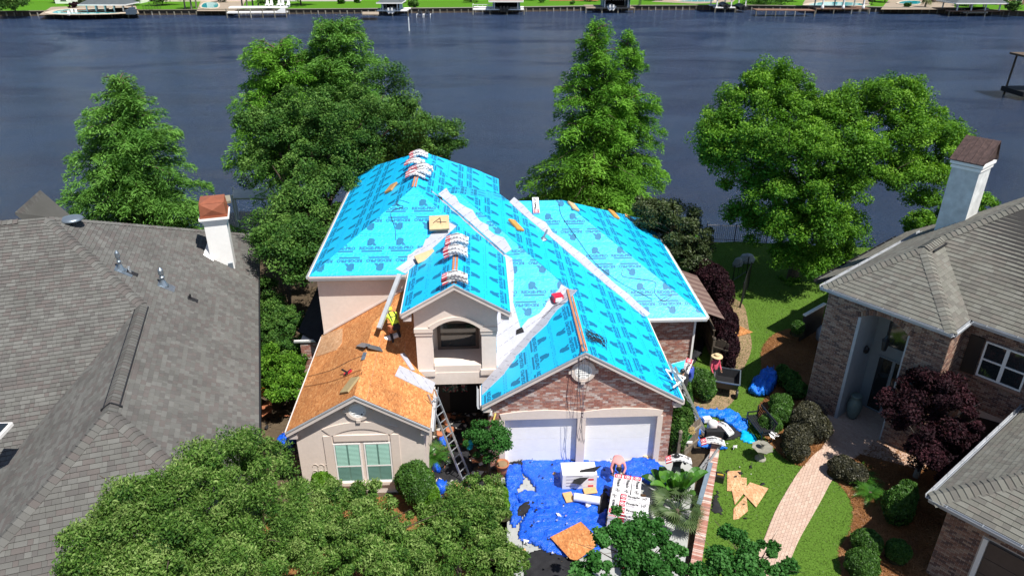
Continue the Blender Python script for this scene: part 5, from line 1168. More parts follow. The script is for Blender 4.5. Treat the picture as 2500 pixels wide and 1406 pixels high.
# cycads
def frond_plant(name, px, py, n, L_, mat, label, seed, z0=.1, cat='plant', fan=False):
    random.seed(seed); p = G(px, py, 0); t = thing(name, (p[0], p[1], 0), label, cat)
    mb = MB(); mb.lathe((p[0], p[1], 0), [(.12, 0), (.14, z0), (.05, z0 + .12)], 8); mb.build('stem', m_bark, t)
    for i in range(n):
        a = 2 * math.pi * i / n + random.uniform(-.2, .2); el = random.uniform(.2, 1.1); Lk = L_ * random.uniform(.75, 1.1); d = np.array([math.cos(a), math.sin(a), 0]); sd_ = np.array([-d[1], d[0], 0])
        P = [p + np.array([0, 0, z0 + .05]) + d * Lk * s * math.cos(el * (1 - s * .5)) + np.array([0, 0, Lk * (s * math.sin(el) - .55 * s * s)]) for s in np.linspace(0, 1, 9)]
        mb = MB(); rr = random.uniform(.2, .9)
        if not fan:
            for j in range(1, 9):
                w_ = L_ * .24 * math.sin(math.pi * min(.97, .12 + j / 9)) ; c = P[j]; b_ = P[j - 1]
                for k in (0, .5):
                    q = b_ * (1 - k) + c * k
                    for s_ in (-1, 1): mb.add([q, q + (c - b_) * .28, q + (c - b_) * .7 + sd_ * s_ * w_ + (0, 0, .03)], [(0, 1, 2)], 0, min(1, max(0, rr + random.uniform(-.15, .15))))
        else:
            c = P[5]; mb.bar(P[0], c, .015, .015, 0, .3)
            for k in range(13):
                t_ = (k - 6) / 6 * 1.25; dd = (P[6] - P[4]); dd /= np.linalg.norm(dd); v = dd * math.cos(t_) + sd_ * math.sin(t_) + np.array([0, 0, -.12 * abs(t_)])
                e_ = c + v * L_ * .5 * (1 - .12 * abs(t_)); w_ = np.cross(v, (0, 0, 1)); w_ /= np.linalg.norm(w_); mb.add([c, c + v * L_ * .25 + w_ * .022 + (0, 0, .02), e_, c + v * L_ * .25 - w_ * .022], [(0, 1, 2, 3)], 0, min(1, max(0, rr + random.uniform(-.15, .15))))
        mb.build('frond', mat, t)
    return t
frond_plant('sago_palm', 2098, 1175, 26, .85, L_trop, 'sago palm beside the low purplish hedge, upper of the pair', 1)
frond_plant('sago_palm', 2122, 1212, 26, .85, L_trop, 'sago palm above the green oval shrub, lower of the pair', 2)
frond_plant('fan_palm', 1650, 1275, 30, 1.05, leafmat('dusty_fan_leaf', [(.04, .08, .025), (.08, .13, .045), (.14, .19, .08)], .15), 'small dusty green fan palm beside the brick garden edging', 3, .5, fan=True)
frond_plant('garden_fern', 1062, 1128, 26, .9, L_trop, 'leafy tropical plant at the corner of the stucco bay by the ladder', 4, .3)
# banana-like plant
def paddle_plant(name, px, py, n, L_, label, seed):
    random.seed(seed); p = G(px, py, 0); t = thing(name, (p[0], p[1], 0), label, 'plant')
    for i in range(n):
        a = 2 * math.pi * i / n * 1.6 + random.uniform(-.3, .3); el = random.uniform(.8, 1.5); Lk = L_ * random.uniform(.7, 1.15); d = np.array([math.cos(a), math.sin(a), 0]); sd_ = np.array([-d[1], d[0], 0])
        S = np.linspace(0, 1, 9); P = [p + d * .08 + d * Lk * s * math.cos(el) * (1 + .3 * s) + np.array([0, 0, .1 + Lk * (1.25 * s * math.sin(el) - .42 * s * s * s)]) for s in S]
        mb = MB(); r_ = random.random(); vs = []
        for s, q in zip(S, P):
            w_ = .015 if s < .3 else .17 * math.sin(math.pi * (s - .28) / .76) ** .7 + .003
            vs += [q - sd_ * w_ + (0, 0, w_ * .45), q, q + sd_ * w_ + (0, 0, w_ * .45)]
        for j in range(8):
            for k in (0, 1): mb.add([vs[3 * j + k], vs[3 * j + k + 1], vs[3 * j + 4 + k], vs[3 * j + 3 + k]], [(0, 1, 2, 3)], 0, min(1, max(0, r_ + random.uniform(-.08, .08))))
        mb.build('leaf', L_trop, t)
    return t
paddle_plant('ginger_plant', 1652, 1225, 20, 1.35, 'bright green plant with upright paddle leaves beside the driveway', 5)
paddle_plant('ginger_plant', 1622, 1210, 12, .9, 'lower paddle leaved plant spreading onto the driveway', 6)
# entry court shrubs
bl = [(*G(px, py, z), r) for px, py, z, r in ((1188, 1060, 2.1, .55), (1165, 1080, 1.9, .5), (1210, 1085, 1.9, .5), (1190, 1100, 1.5, .45), (1228, 1068, 2.1, .32))]
gb = G(1195, 1160, 0); broadleaf('crepe_myrtle', (gb[0], gb[1], 0), bl, 13000, .09, L_maple, 'small green ornamental tree against the left garage pier', seed=31, r0=.05, clump=.2)
for args in (('clipped_shrub', msh([(1012, 1175, 44, .75), (1030, 1200, 36, .6)], .9), 14000, .085, L_box, 'round clipped green shrub at the right corner of the bay window'),
             ('lime_shrub', msh([(790, 1175, 28, .5)], .6), 5000, .08, L_lime, 'bright lime shrub below the bay window on the left'),
             ('lime_shrub', msh([(1050, 1215, 24, .6), (1060, 1235, 22, .5)], .7), 5000, .08, L_lime, 'yellow green shrub behind the round clipped shrub near blue tarp scraps'),
             ('lime_shrub', msh([(1222, 1210, 18, .4), (1228, 1235, 16, .4)], .5), 3000, .08, L_lime, 'yellow green shrub beside the terracotta pot')):
    mound(*args, 'shrub', seed=hash(args[0]) % 7 + 40)
bl = [(*G(px, py, z), r) for px, py, z, r in ((1150, 1215, 1.6, .62), (1190, 1205, 1.5, .5), (1120, 1230, 1.6, .6), (1165, 1260, 1.9, .7), (1100, 1285, 2.0, .8), (1200, 1260, 1.7, .55), (1170, 1320, 2.2, .8), (1110, 1350, 2.4, .8), (1230, 1340, 2.0, .5), (1200, 1390, 2.4, .7), (1260, 1385, 2.0, .45), (1020, 1290, 2.0, .6), (1010, 1350, 2.3, .75), (1050, 1390, 2.5, .8))]
gb = G(1120, 1400, 0); broadleaf('viburnum_tree', (gb[0], gb[1], 0), bl, 60000, .10, L_oakf, 'leafy green tree in front of the entry court at the bottom', seed=33, r0=.1, clump=.24, updown=.12, squash=1.1, aspect=.4)
# line of shrubs left of the bay
for i, (lst, lab) in enumerate(((((700, 800, 1.8, .9), (680, 770, 1.8, .7), (670, 820, 1.6, .8), (715, 850, 1.5, .7)), 'dark shrub between the left eave and the brick side wing'),
             (((690, 910, 1.6, .9), (660, 880, 1.5, .7), (715, 900, 1.6, .7), (670, 950, 1.5, .7), (705, 960, 1.5, .6)), 'fresh green shrub between the left eave and the bare plywood roof'),
             (((650, 745, 2.0, .8), (640, 710, 2.2, .8)), 'dark tangled shrub beside the far end of the left eave'))):
    bl = [(*G(px, py, z), r) for px, py, z, r in lst]; broadleaf('side_shrub', (bl[0][0], bl[0][1], 0), bl, 20000 if i < 2 else 8000, .11, (L_oak, L_bright, L_oak)[i], lab, 'shrub', 50 + i, .07, .28)
# front oak over the left roof
bl = [(*G(px, py, z), r) for px, py, z, r in ((560, 1115, 6.6, 1.0), (620, 1110, 6.2, .9), (500, 1130, 6.7, .8), (665, 1120, 5.6, .75), (590, 1190, 6.0, 1.1), (680, 1200, 5.0, .9), (480, 1200, 6.6, 1.1), (350, 1200, 6.9, .75), (330, 1240, 6.8, .9), (420, 1170, 6.8, .6), (400, 1250, 6.6, 1.1), (260, 1290, 6.9, .8), (240, 1330, 6.7, .8), (310, 1330, 6.4, 1.1), (240, 1390, 6.5, .85), (420, 1340, 6.2, 1.2), (520, 1280, 5.8, 1.2), (620, 1270, 5.2, 1.1), (520, 1370, 5.6, 1.2), (700, 1290, 4.4, 1.0), (630, 1360, 4.8, 1.1), (340, 1400, 6.3, 1.0), (430, 1420, 6.0, 1.1), (560, 1430, 5.4, 1.1), (690, 1390, 4.4, .95))]
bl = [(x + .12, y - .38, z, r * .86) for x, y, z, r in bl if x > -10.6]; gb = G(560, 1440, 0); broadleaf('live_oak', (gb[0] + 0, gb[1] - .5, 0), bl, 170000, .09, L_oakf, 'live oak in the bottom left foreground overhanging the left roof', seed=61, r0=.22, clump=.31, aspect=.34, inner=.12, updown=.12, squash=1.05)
bl = [(*G(px, py, z), r) for px, py, z, r in ((770, 1230, 2.3, .75), (830, 1245, 2.3, .8), (900, 1240, 2.2, .75), (760, 1290, 2.8, .9), (850, 1300, 2.8, .9), (930, 1290, 2.5, .75), (740, 1370, 3.2, 1.0), (830, 1370, 3.2, 1.0), (920, 1360, 2.9, .9), (980, 1400, 2.8, .8), (870, 1420, 3.2, .9), (735, 1200, 2.2, .5))]
gb = G(860, 1380, 0); broadleaf('live_oak', (gb[0], gb[1], 0), bl, 100000, .10, L_oakf, 'leafy green tree at the bottom just below the bay window', seed=62, r0=.12, clump=.27, aspect=.36, inner=.15, updown=.12, squash=1.1)
# maples along the bottom edge, darker
bl = [(*G(px, py, z), r) for px, py, z, r in ((1560, 1285, 3.6, .38), (1595, 1300, 3.6, .42), (1540, 1320, 3.6, .45), (1605, 1340, 3.6, .5), (1480, 1320, 3.6, .4), (1555, 1375, 3.6, .6), (1470, 1385, 3.5, .5), (1640, 1370, 3.3, .5), (1420, 1400, 3.3, .35), (1620, 1410, 3.4, .6), (1515, 1255, 3.9, .2), (1500, 1290, 3.8, .25))]
gb = G(1560, 1480, 0); broadleaf('sweetgum_tree', (gb[0], gb[1], 0), [(x, y, z, r * .8) for x, y, z, r in bl], 26000, .09, L_maple, 'dark glossy leaved tree at the bottom over the shingle pallets', seed=63, r0=.08, clump=.2, aspect=.85, inner=.3)
bl = [(*G(px, py, z), r) for px, py, z, r in ((1790, 1310, 3.4, .35), (1810, 1340, 3.4, .4), (1770, 1360, 3.3, .42), (1740, 1390, 3.2, .45), (1830, 1385, 3.3, .45), (1890, 1400, 3.2, .4), (1895, 1345, 3.3, .22), (1855, 1335, 3.3, .2), (1935, 1385, 3.1, .2), (1790, 1410, 3.2, .5), (1700, 1405, 3.1, .3))]
gb = G(1810, 1480, 0); broadleaf('sweetgum_tree', (gb[0], gb[1], 0), [(x, y, z, r * .8) for x, y, z, r in bl], 17000, .09, L_maple, 'dark glossy leaved sapling at the bottom over the lower end of the walk', seed=64, r0=.07, clump=.2, aspect=.85, inner=.3)
# brown reeds and bare twigs by the left wall
mb = MB(); random.seed(9); c = G(712, 775, 0)
for i in range(28): a = random.uniform(0, 6.28); r_ = random.uniform(.05, .45); e = c + (r_ * math.cos(a), r_ * math.sin(a), random.uniform(2.2, 3.1)); mb.tube([c, (c + e) / 2 + (random.uniform(-.05, .05), 0, .1), e], [.012, .009, .003], 4)
o = mb.build('bare_shrub', m_barkg); tag(o, 'bundle of bare grey stems beside the black felt side roof', 'shrub')
# ================================================================ FAR BANK
wlpx = [(-700, 40), (-300, 42), (0, 41), (300, 38), (600, 36), (900, 34), (1200, 31), (1500, 26), (1800, 25), (2100, 29), (2400, 36), (2560, 44), (2700, 50), (3100, 60)]
WLp = [G(x, y, WZ) for x, y in wlpx]
def shore(px):
    for i in range(len(wlpx) - 1):
        if wlpx[i][0] <= px <= wlpx[i + 1][0]:
            s = (px - wlpx[i][0]) / (wlpx[i + 1][0] - wlpx[i][0]); q = WLp[i] * (1 - s) + WLp[i + 1] * s; return np.array([q[0], q[1], 0.])
mb = MB(); k = len(WLp); far = [(q[0] * 3, 900, .0) for q in WLp]
top = [(q[0], q[1], 0.) for q in WLp]; bot = [(q[0], q[1], -2.) for q in WLp]
mb.add(top + far, [(i, i + 1, k + i + 1, k + i) for i in range(k - 1)])
setm(mb.build('far_shore', m_lawnf))
FB = setm(bpy.data.objects.new('far_shore_group', None) if False else mb.build('far_shore', m_lawnf)) if False else None
m_bulk = M('bulkhead_timber', None, .9, .15, 3, .2, pal=[(.20, .18, .14), (.26, .24, .19), (.17, .15, .11), (.30, .28, .24)])
bk = thing('bulkhead', tuple(WLp[5]), 'long timber bulkhead holding the far shore above the water', 'retaining wall')
mbw, mbc = MB(), MB()
for i in range(k - 1):
    a, b = WLp[i], WLp[i + 1]; L_ = np.linalg.norm(b - a); d = (b - a) / L_; out = np.array([d[1], -d[0], 0])
    mb = MB(); mb.prism([a + (0, 0, -.8), b + (0, 0, -.8), b + (0, 0, 1.15), a + (0, 0, 1.15)], out * .12); mb.build('sheet_piling', m_bark, bk)
    mb = MB(); mb.prism([a + out * -.3 + (0, 0, 1.2), b - out * .3 + (0, 0, 1.2), b + out * .45 + (0, 0, 1.2), a + out * .45 + (0, 0, 1.2)], (0, 0, .14)); mb.build('cap_board', m_bulk, bk)
n_ = 0
tot = [(i, s) for i in range(2, k - 2) for s in np.arange(0, 1, 1.9 / max(2, np.linalg.norm(WLp[i + 1] - WLp[i])))]
for i, s in tot[:300]:
    a, b = WLp[i], WLp[i + 1]; d = (b - a) / np.linalg.norm(b - a); out = np.array([d[1], -d[0], 0]); q = a + (b - a) * s + out * .22
    mb = MB(); mb.box(q + (0, 0, .1), (.3, .2, 1.7), ax=[d, out, np.array([0, 0, 1.])]); mb.build('piling', m_bulk, bk)
def gz(px, py, z=.0): return G(px, py, z)
def pool(lst, label):
    t = thing('swimming_pool', tuple(gz(*lst[0])), label, 'pool')
    a = smooth(lst, 4); q = [gz(*p) for p in a]; c = np.mean(q, 0); mb = MB(); mb.poly([(p[0], p[1], .10) for p in q]); mb.build('pool_water', M('pool_water', (.02, .42, .48), .1, .1, 1, .2, 3, .6), t)
    mb = MB(); qo = [c + (p - c) * 1.22 for p in q]; n = len(q)
    for i in range(n): mb.add([(*q[i][:2], .02), (*q[(i + 1) % n][:2], .02), (*qo[(i + 1) % n][:2], .02), (*qo[i][:2], .02), (*q[i][:2], .14), (*q[(i + 1) % n][:2], .14), (*qo[(i + 1) % n][:2], .14), (*qo[i][:2], .14)], [(4, 5, 6, 7), (3, 2, 6, 7), (0, 1, 5, 4)])
    mb.build('coping', M('pool_coping', (.52, .44, .35), .8), t); return t
pool([(130, 34), (150, 26), (200, 24), (290, 25), (290, 33), (200, 36)], 'pale green swimming pool behind the left boathouse')
pool([(494, 20), (500, 9), (528, 8), (530, 20)], 'bright turquoise swimming pool left of the white dock')
pool([(1655, 5), (1690, 2), (1740, 3), (1730, 6)], 'blue swimming pool behind the cream patio')
pool([(1975, 14), (2010, 7), (2080, 8), (2110, 14), (2050, 16)], 'long pale swimming pool behind the brown deck')
pool([(2195, 10), (2210, 4), (2245, 5), (2240, 12)], 'small light blue pool beside the yellow green palm')
def flat(name, pts, z, mat, label=None): q = [gz(*p) for p in pts]; mb = MB(); mb.poly([(p[0], p[1], z) for p in q]); o = mb.build(name, mat); setm(o); return o
m_patio = M('patio_paving', (.32, .26, .20), .9, .1, 2)
flat('patio', [(95, 37), (125, 18), (330, 12), (340, 34)], .012, m_patio); flat('patio', [(480, 28), (490, 4), (600, 2), (590, 22), (570, 28)], .012, m_patio); flat('patio', [(1590, 5), (1640, -6), (1800, -6), (1790, 6), (1700, 10)], .012, m_patio)
flat('patio', [(1960, 10), (1970, -6), (2130, -6), (2120, 12)], .012, m_patio); flat('flower_bed', [(2150, 24), (2170, 0), (2330, -2), (2330, 24)], .010, m_patio); flat('flower_bed', [(1340, 3), (1350, -6), (1480, -6), (1460, 3)], .012, m_mulch)
flat('parking_court', [(640, 4), (660, -12), (900, -12), (880, 4)], .012, m_concrete)
# boathouses
m_bgrey = M('boathouse_roof', (.085, .10, .11), .8, .1, 2); m_bpost = m_white; m_pwood = M('dock_boards', (.22, .125, .085), .8, .12, 2); m_bluew = M('pale_blue_siding', (.20, .33, .46), .6, .05, 2)
def boat(parentname, c, d, L_, W_, label, col=None, cover=True, z=.0, outb=1):
    """hull with raked bow, cover or deck, outboards; d = heading unit vector"""
    t = thing('boat', tuple(c), label, 'boat'); s = np.array([-d[1], d[0], 0]); mb = MB(); st = [(-.5, 1, .9), (-.2, 1, .9), (.2, .92, 1.0), (.4, .55, 1.12), (.5, .05, 1.2)]; vs = []
    for (u, w_, h) in st: vs += [c + d * u * L_ + s * W_ / 2 * w_ + (0, 0, z + h), c + d * u * L_ + s * W_ * .28 * w_ + (0, 0, z + .0), c + d * u * L_ - s * W_ * .28 * w_ + (0, 0, z), c + d * u * L_ - s * W_ / 2 * w_ + (0, 0, z + h)]
    mb.add(vs, [(4 * i + j, 4 * i + j + 1, 4 * i + j + 5, 4 * i + j + 4) for i in range(4) for j in range(3)] + [(0, 3, 2, 1)]); mb.build('hull', col or m_white, t)
    mb = MB(); vs = []
    for (u, w_, h), hh_ in zip(st, (.15, .55, .5, .25, .0)): vs += [c + d * u * L_ + s * W_ / 2 * w_ * 1.03 + (0, 0, z + h), c + d * u * L_ + (0, 0, z + h + hh_), c + d * u * L_ - s * W_ / 2 * w_ * 1.03 + (0, 0, z + h)]
    mb.add(vs, [(3 * i + j, 3 * i + j + 1, 3 * i + j + 4, 3 * i + j + 3) for i in range(4) for j in range(2)] + [(0, 2, 1)]); mb.build('boat_cover' if cover else 'deck', m_black if cover else m_white, t)
    for k_ in range(outb):
        p = c - d * (L_ * .5 + .25) + s * (k_ - (outb - 1) / 2) * .9; mb = MB(); mb.box(p + (0, 0, z + 1.0), (.5, .4, .7), math.atan2(d[1], d[0])); mb.box(p + (0, 0, z + .3), (.2, .15, .9), math.atan2(d[1], d[0])); mb.build('outboard_motor', m_black if cover else m_white, t)
    return t
def boathouse(pxa, pxb, pyw, dep, zr_, rise, label, roof=m_bgrey, deckx=None, post=m_bpost, walls=None, deckm=m_pwood, nposts=5, hip=True, over=1.0, zdeck=.2, hasroof=True, decklip=m_pwood, wz=True):
    a, b = gz(pxa, pyw, WZ), gz(pxb, pyw, WZ); d = (b - a) / np.linalg.norm(b - a); out = np.array([d[1], -d[0], 0]); inn = -out; L_ = np.linalg.norm(b - a); z0_ = np.array([0, 0, 1.])
    t = thing('boathouse', tuple((a + b) / 2 * (1, 1, 0) + (0, 0, WZ)), label, 'boathouse')
    P = lambda u, v, z: a * (1, 1, 0) + d * u + inn * v + np.array([0, 0, z])
    da, db = deckx if deckx else (0, L_)
    n = max(2, int((db - da) / 4)); mb = MB()
    mb.prism([P(da, 0, zdeck - .25), P(db, 0, zdeck - .25), P(db, 2.2 if walls != 'none' else dep, zdeck - .25), P(da, 2.2, zdeck - .25)], (0, 0, .25)); mb.build('deck', deckm, t)
    mb = MB(); mb.prism([P(da, dep - 1.0, zdeck - .25), P(db, dep - 1, zdeck - .25), P(db, dep + 1.5, zdeck - .25), P(da, dep + 1.5, zdeck - .25)], (0, 0, .25)); mb.build('deck', deckm, t)
    for i in range(n + 1): mb = MB(); mb.tube([P(da + (db - da) * i / n, .15, WZ - 1), P(da + (db - da) * i / n, .15, zdeck + .05)], .16, 7); mb.build('piling', m_bulk, t)
    if hasroof:
        for v in (.3, dep - .3):
            for i in range(nposts): u = .4 + (L_ - .8) * i / (nposts - 1); mb = MB(); mb.bar(P(u, v, zdeck), P(u, v, zr_), .28, .28); mb.build('post', post, t)
        e = over; rb_ = dep / 2 + e; r0, r1 = P(-e + rb_ * .9 if hip else -e, dep / 2, zr_ + rise), P(L_ + e - rb_ * .9 if hip else L_ + e, dep / 2, zr_ + rise)
        c1, c2, c3, c4 = P(-e, -e, zr_), P(L_ + e, -e, zr_), P(L_ + e, dep + e, zr_), P(-e, dep + e, zr_)
        mb = MB(); mb.add([c1, c2, c3, c4, r0, r1], [(0, 1, 5, 4), (1, 2, 5), (2, 3, 4, 5), (3, 0, 4)]); mb.add([c1, c2, c3, c4], [(3, 2, 1, 0)]); mb.build('roof', roof, t)
        mb = MB(); 
        for p, q in ((c1, c2), (c2, c3), (c3, c4), (c4, c1)): mb.bar(p - (0, 0, .12), q - (0, 0, .12), .12, .25)
        mb.build('fascia', post, t)
    if walls and walls != 'none':
        for u in (.0, L_): mb = MB(); mb.prism([P(u, .6, zdeck), P(u, dep, zdeck), P(u, dep, zr_), P(u, .6, zr_)], d * .15); mb.build('side_wall', walls, t)
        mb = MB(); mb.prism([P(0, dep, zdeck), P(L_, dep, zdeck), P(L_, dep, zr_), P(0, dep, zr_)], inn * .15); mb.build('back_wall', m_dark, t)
    return t, P, d, out
t, P, d, out = boathouse(212, 308, 44, 5.5, 2.0, 1.9, 'open boathouse with grey hip roof and long wooden deck at far left', deckx=(-6.2, 10.6))
boat('x', P(7.5, 3, -.6), d, 6, 2.2, 'dark covered boat under the leftmost grey roof', m_black)
for i, (px, py) in enumerate(((168, 38), (176, 34), (186, 34))):
    p = gz(px, py, .1); mb = MB(); mb.box(p + (0, 0, .35), (.5, .5, .12), .4); mb.box(p + (0, .25, .7), (.5, .1, .7), .4); 
    for sx in (-1, 1):
        for sy in (-1, 1): mb.box(p + (sx * .2, sy * .2, .15), (.08, .08, .35))
    o = mb.build('deck_chair', m_white); tag(o, ('white deck chair at the outer left corner of the left boathouse deck', 'middle white chair on the left boathouse deck', 'white chair nearest the pool on the left boathouse deck')[i], 'chair', 'white chairs on the left deck')
p = gz(197, 35, .1); mb = MB(); mb.lathe(p, [(.05, 0), (.05, .7), (.75, .72), (.75, .78)], 12); o = mb.build('patio_table', M('green_table', (.03, .13, .12), .5)); tag(o, 'round dark green table on the left boathouse deck', 'table')
p = gz(322, 36, -.2); mb = MB(); mb.box(p + (0, 0, .6), (2.2, 1.6, 1.1)); mb.box(p + (.3, 0, 1.4), (1.2, 1.2, .5)); o = mb.build('covered_jet_ski', M('slate_cover', (.07, .10, .14), .7)); tag(o, 'slate covered watercraft right of the left boathouse', 'watercraft')
# white dock with chairs
a, b = gz(555, 45, WZ), gz(700, 44, WZ); dk = thing('dock', tuple(a * (1, 1, 0) + (0, 0, WZ)), 'long white two level dock with white chairs', 'dock'); d = (b - a) / np.linalg.norm(b - a); inn = np.array([-d[1], d[0], 0]); L_ = np.linalg.norm(b - a)
for v, z, nm in ((0, -.1, 'lower_deck'), (2.4, .9, 'upper_deck')): mb = MB(); mb.prism([a * (1, 1, 0) + inn * v + (0, 0, z), b * (1, 1, 0) + inn * v + (0, 0, z), b * (1, 1, 0) + inn * (v + 2.4) + (0, 0, z), a * (1, 1, 0) + inn * (v + 2.4) + (0, 0, z)], (0, 0, .3)); mb.build(nm, m_white, dk)
for i in range(6): mb = MB(); q = a + d * L_ * i / 5 + inn * .1; mb.tube([(q[0], q[1], WZ - 1), (q[0], q[1], 1.0)], .15, 6); mb.build('piling', m_bulk, dk)
mb = MB(); mb.prism([b * (1, 1, 0) + (0, 0, .2), b * (1, 1, 0) - d * 2.6 + (0, 0, .2), b * (1, 1, 0) - d * 1.0 + (0, 0, 1.2), b * (1, 1, 0) + (0, 0, 1.2)], inn * .3); mb.build('stair_side', m_white, dk)
for i, px in enumerate((648, 658, 677, 686, 700)):
    p = a + d * L_ * (px - 555) / 145 + inn * 3.6; p = np.array([p[0], p[1], 1.2]); mb = MB(); mb.box(p + (0, 0, .35), (.75, .8, .12)); mb.prism([p + (-.35, .35, .35), p + (.35, .35, .35), p + (.3, .6, 1.35), p + (0, .65, 1.5), p + (-.3, .6, 1.35)], (0, .08, 0))
    for sx in (-1, 1): mb.box(p + (sx * .42, 0, .55), (.12, .9, .08)); mb.box(p + (sx * .42, -.35, .25), (.1, .1, .55))
    o = mb.build('adirondack_chair', m_white); tag(o, ('leftmost white slatback chair on the white dock', 'second white slatback chair from the left on the dock', 'third white slatback chair, middle of the dock', 'fourth white slatback chair on the dock', 'white slatback chair at the right end of the white dock')[i], 'chair', 'white chairs on the dock')
# further boathouses
t, P, d, out = boathouse(932, 975, 40, 6, 2.1, 2.2, 'small blue grey roofed boathouse on white piers left of centre', walls=m_bluew, nposts=2, deckx=(-1.2, 6.8), deckm=m_white)
boat('x', P(2.4, 2.8, -.5), -out, 6, 2.6, 'white boat with twin motors inside the blue grey boathouse', m_white, cover=False, outb=2)
mb = MB(); mb.prism([gz(885, 38, .0), gz(925, 38, .0), gz(925, 32, .0), gz(885, 32, .0)], (0, 0, .25)); o = mb.build('floating_dock', m_patio); tag(o, 'low pale dock platform left of the small blue grey boathouse', 'dock')
for i, px in enumerate((1025, 1043)):
    p = gz(px, 37, WZ + .6); t = thing('jet_ski', tuple(p), ('left dark jet ski on its lift beside the bulkhead', 'right dark jet ski on its lift beside the bulkhead')[i], 'jet ski', 'jet skis on lifts')
    mb = MB(); mb.lathe((0, 0, 0), [(.1, -1.5), (.5, -1.2), (.62, .2), (.4, 1.1), (.05, 1.6)], 8, sy=.6); me = mb.mesh('hull', m_black); me.transform(Matrix.Translation(Vector(p + (0, 1, .5))) @ Matrix.Rotation(R(90), 4, 'X')); link('hull', me, t)
    mb = MB(); mb.box(p + (0, 1.2, 1.0), (.45, 1.3, .4)); mb.build('seat', m_black, t); mb = MB(); mb.bar(p + (-.5, .3, 1.3), p + (.5, .3, 1.3), .08, .08); mb.bar(p + (0, .3, .9), p + (0, .3, 1.3), .1, .1); mb.build('handlebar', m_black, t)
    for s_ in (-.8, .8): mb = MB(); mb.bar(p + (s_, -.6, 0), p + (s_, 2.4, 0), .12, .12); mb.tube([p + (s_, -.6, -1.6), p + (s_, -.6, .3)], .07, 6); mb.build('lift_rail', m_white, t)
t, P, d, out = boathouse(1203, 1268, 37, 6.5, 2.2, 2.0, 'pale blue boathouse with white railed deck at its left', roof=M('brown_roof', (.30, .25, .23), .8), walls=m_bluew, nposts=2, deckx=(-5.2, 8.2), deckm=m_white)
boat('x', P(3.0, 2.8, -.4), -out, 6.5, 2.8, 'black covered boat in the pale blue boathouse', m_black, outb=3)
mb = MB()
for u in np.arange(-5.2, .1, 1.3): mb.bar(P(u, .1, .2), P(u, .1, 1.3), .09, .09)
mb.bar(P(-5.2, .1, 1.3), P(0, .1, 1.3), .12, .1); mb.bar(P(-5.2, .1, .75), P(0, .1, .75), .06, .06); mb.bar(P(-5.2, .1, 1.3), P(-5.2, 3, 1.3), .1, .1); mb.build('railing', m_white, t)
t, P, d, out = boathouse(1472, 1536, 33, 6.5, 2.5, 2.2, 'tall blue grey boathouse with two open bays in the middle distance', walls=m_bluew, nposts=2, deckx=(-4.6, 8.3), deckm=m_patio)
boat('x', P(2.2, 2.8, -.4), -out, 6, 2.6, 'white boat hanging in the tall blue grey boathouse', m_white, cover=False, outb=2)
t, P, d, out = boathouse(1745, 1822, 32, 7, 5.2, 2.4, 'white timber boat lift shelter with dark boats right of centre', nposts=3, deckx=(0, 5.4), deckm=m_white)
boat('x', P(3, 3, -.2), -out, 6, 2.4, 'dark blue boat raised in the white timber shelter', m_black); boat('x', P(7.6, 3, -.6), -out, 6.4, 2.6, 'black covered boat at the right of the white timber shelter', m_black)
for u in (0.4, 4.3, 8.2):
    if True: mb = MB(); mb.bar(P(u, .3, 4.0), P(u + 1.0, .3, 5.0), .15, .15); mb.bar(P(u, .3, 4.0), P(u - 1.0, .3, 5.0), .15, .15); mb.build('knee_brace', m_white, t)
mb = MB(); a, b = gz(1847, 27, .15), gz(1990, 28, .15); mb.prism([a, b, b + (0, 3.4, 0), a + (0, 3.4, 0)], (0, 0, .2)); o = mb.build('dock', m_pwood); tag(o, 'long low reddish brown dock between two boathouses', 'dock')
for i in range(7): 
    q = a + (b - a) * i / 6; mb = MB(); mb.tube([(q[0], q[1] + .1, WZ - 1), (q[0], q[1] + .1, .2)], .14, 6); pl_ = mb.build('piling', m_bulk, o)
t, P, d, out = boathouse(2002, 2108, 35, 6, 6.5, 2.4, 'tall boathouse on thick white footed posts with a brown deck', nposts=3, deckx=(-1.2, 13), post=M('grey_post', (.35, .42, .42), .6))
for u in (.4, 5.9, 11.2):
    mb = MB(); q = P(u, .25, .2); mb.lathe(q, [(.4, 0), (.4, .4), (.22, .9), (.2, 2.4)], 10); mb.build('post_foot', m_white, t)
t, P, d, out = boathouse(2330, 2440, 41, 7.5, 2.1, 1.9, 'grey roofed boathouse with slim white posts at far right', deckx=(-1.5, 12.5), nposts=4)
boat('x', P(7.2, 3.4, -.7), d, 6.5, 2.4, 'white hulled boat under the far right grey roof', m_white)
mb = MB(); p = gz(999, 76, WZ); mb.tube([p - (0, 0, 1), p + (0, 0, 2.9)], [.11, .09], 8); mb.tube([p + (0, 0, 2.2), p + (0, 0, 2.5)], .13, 8); o = mb.build('channel_marker', m_white); tag(o, 'slim white channel post standing in open water', 'post')
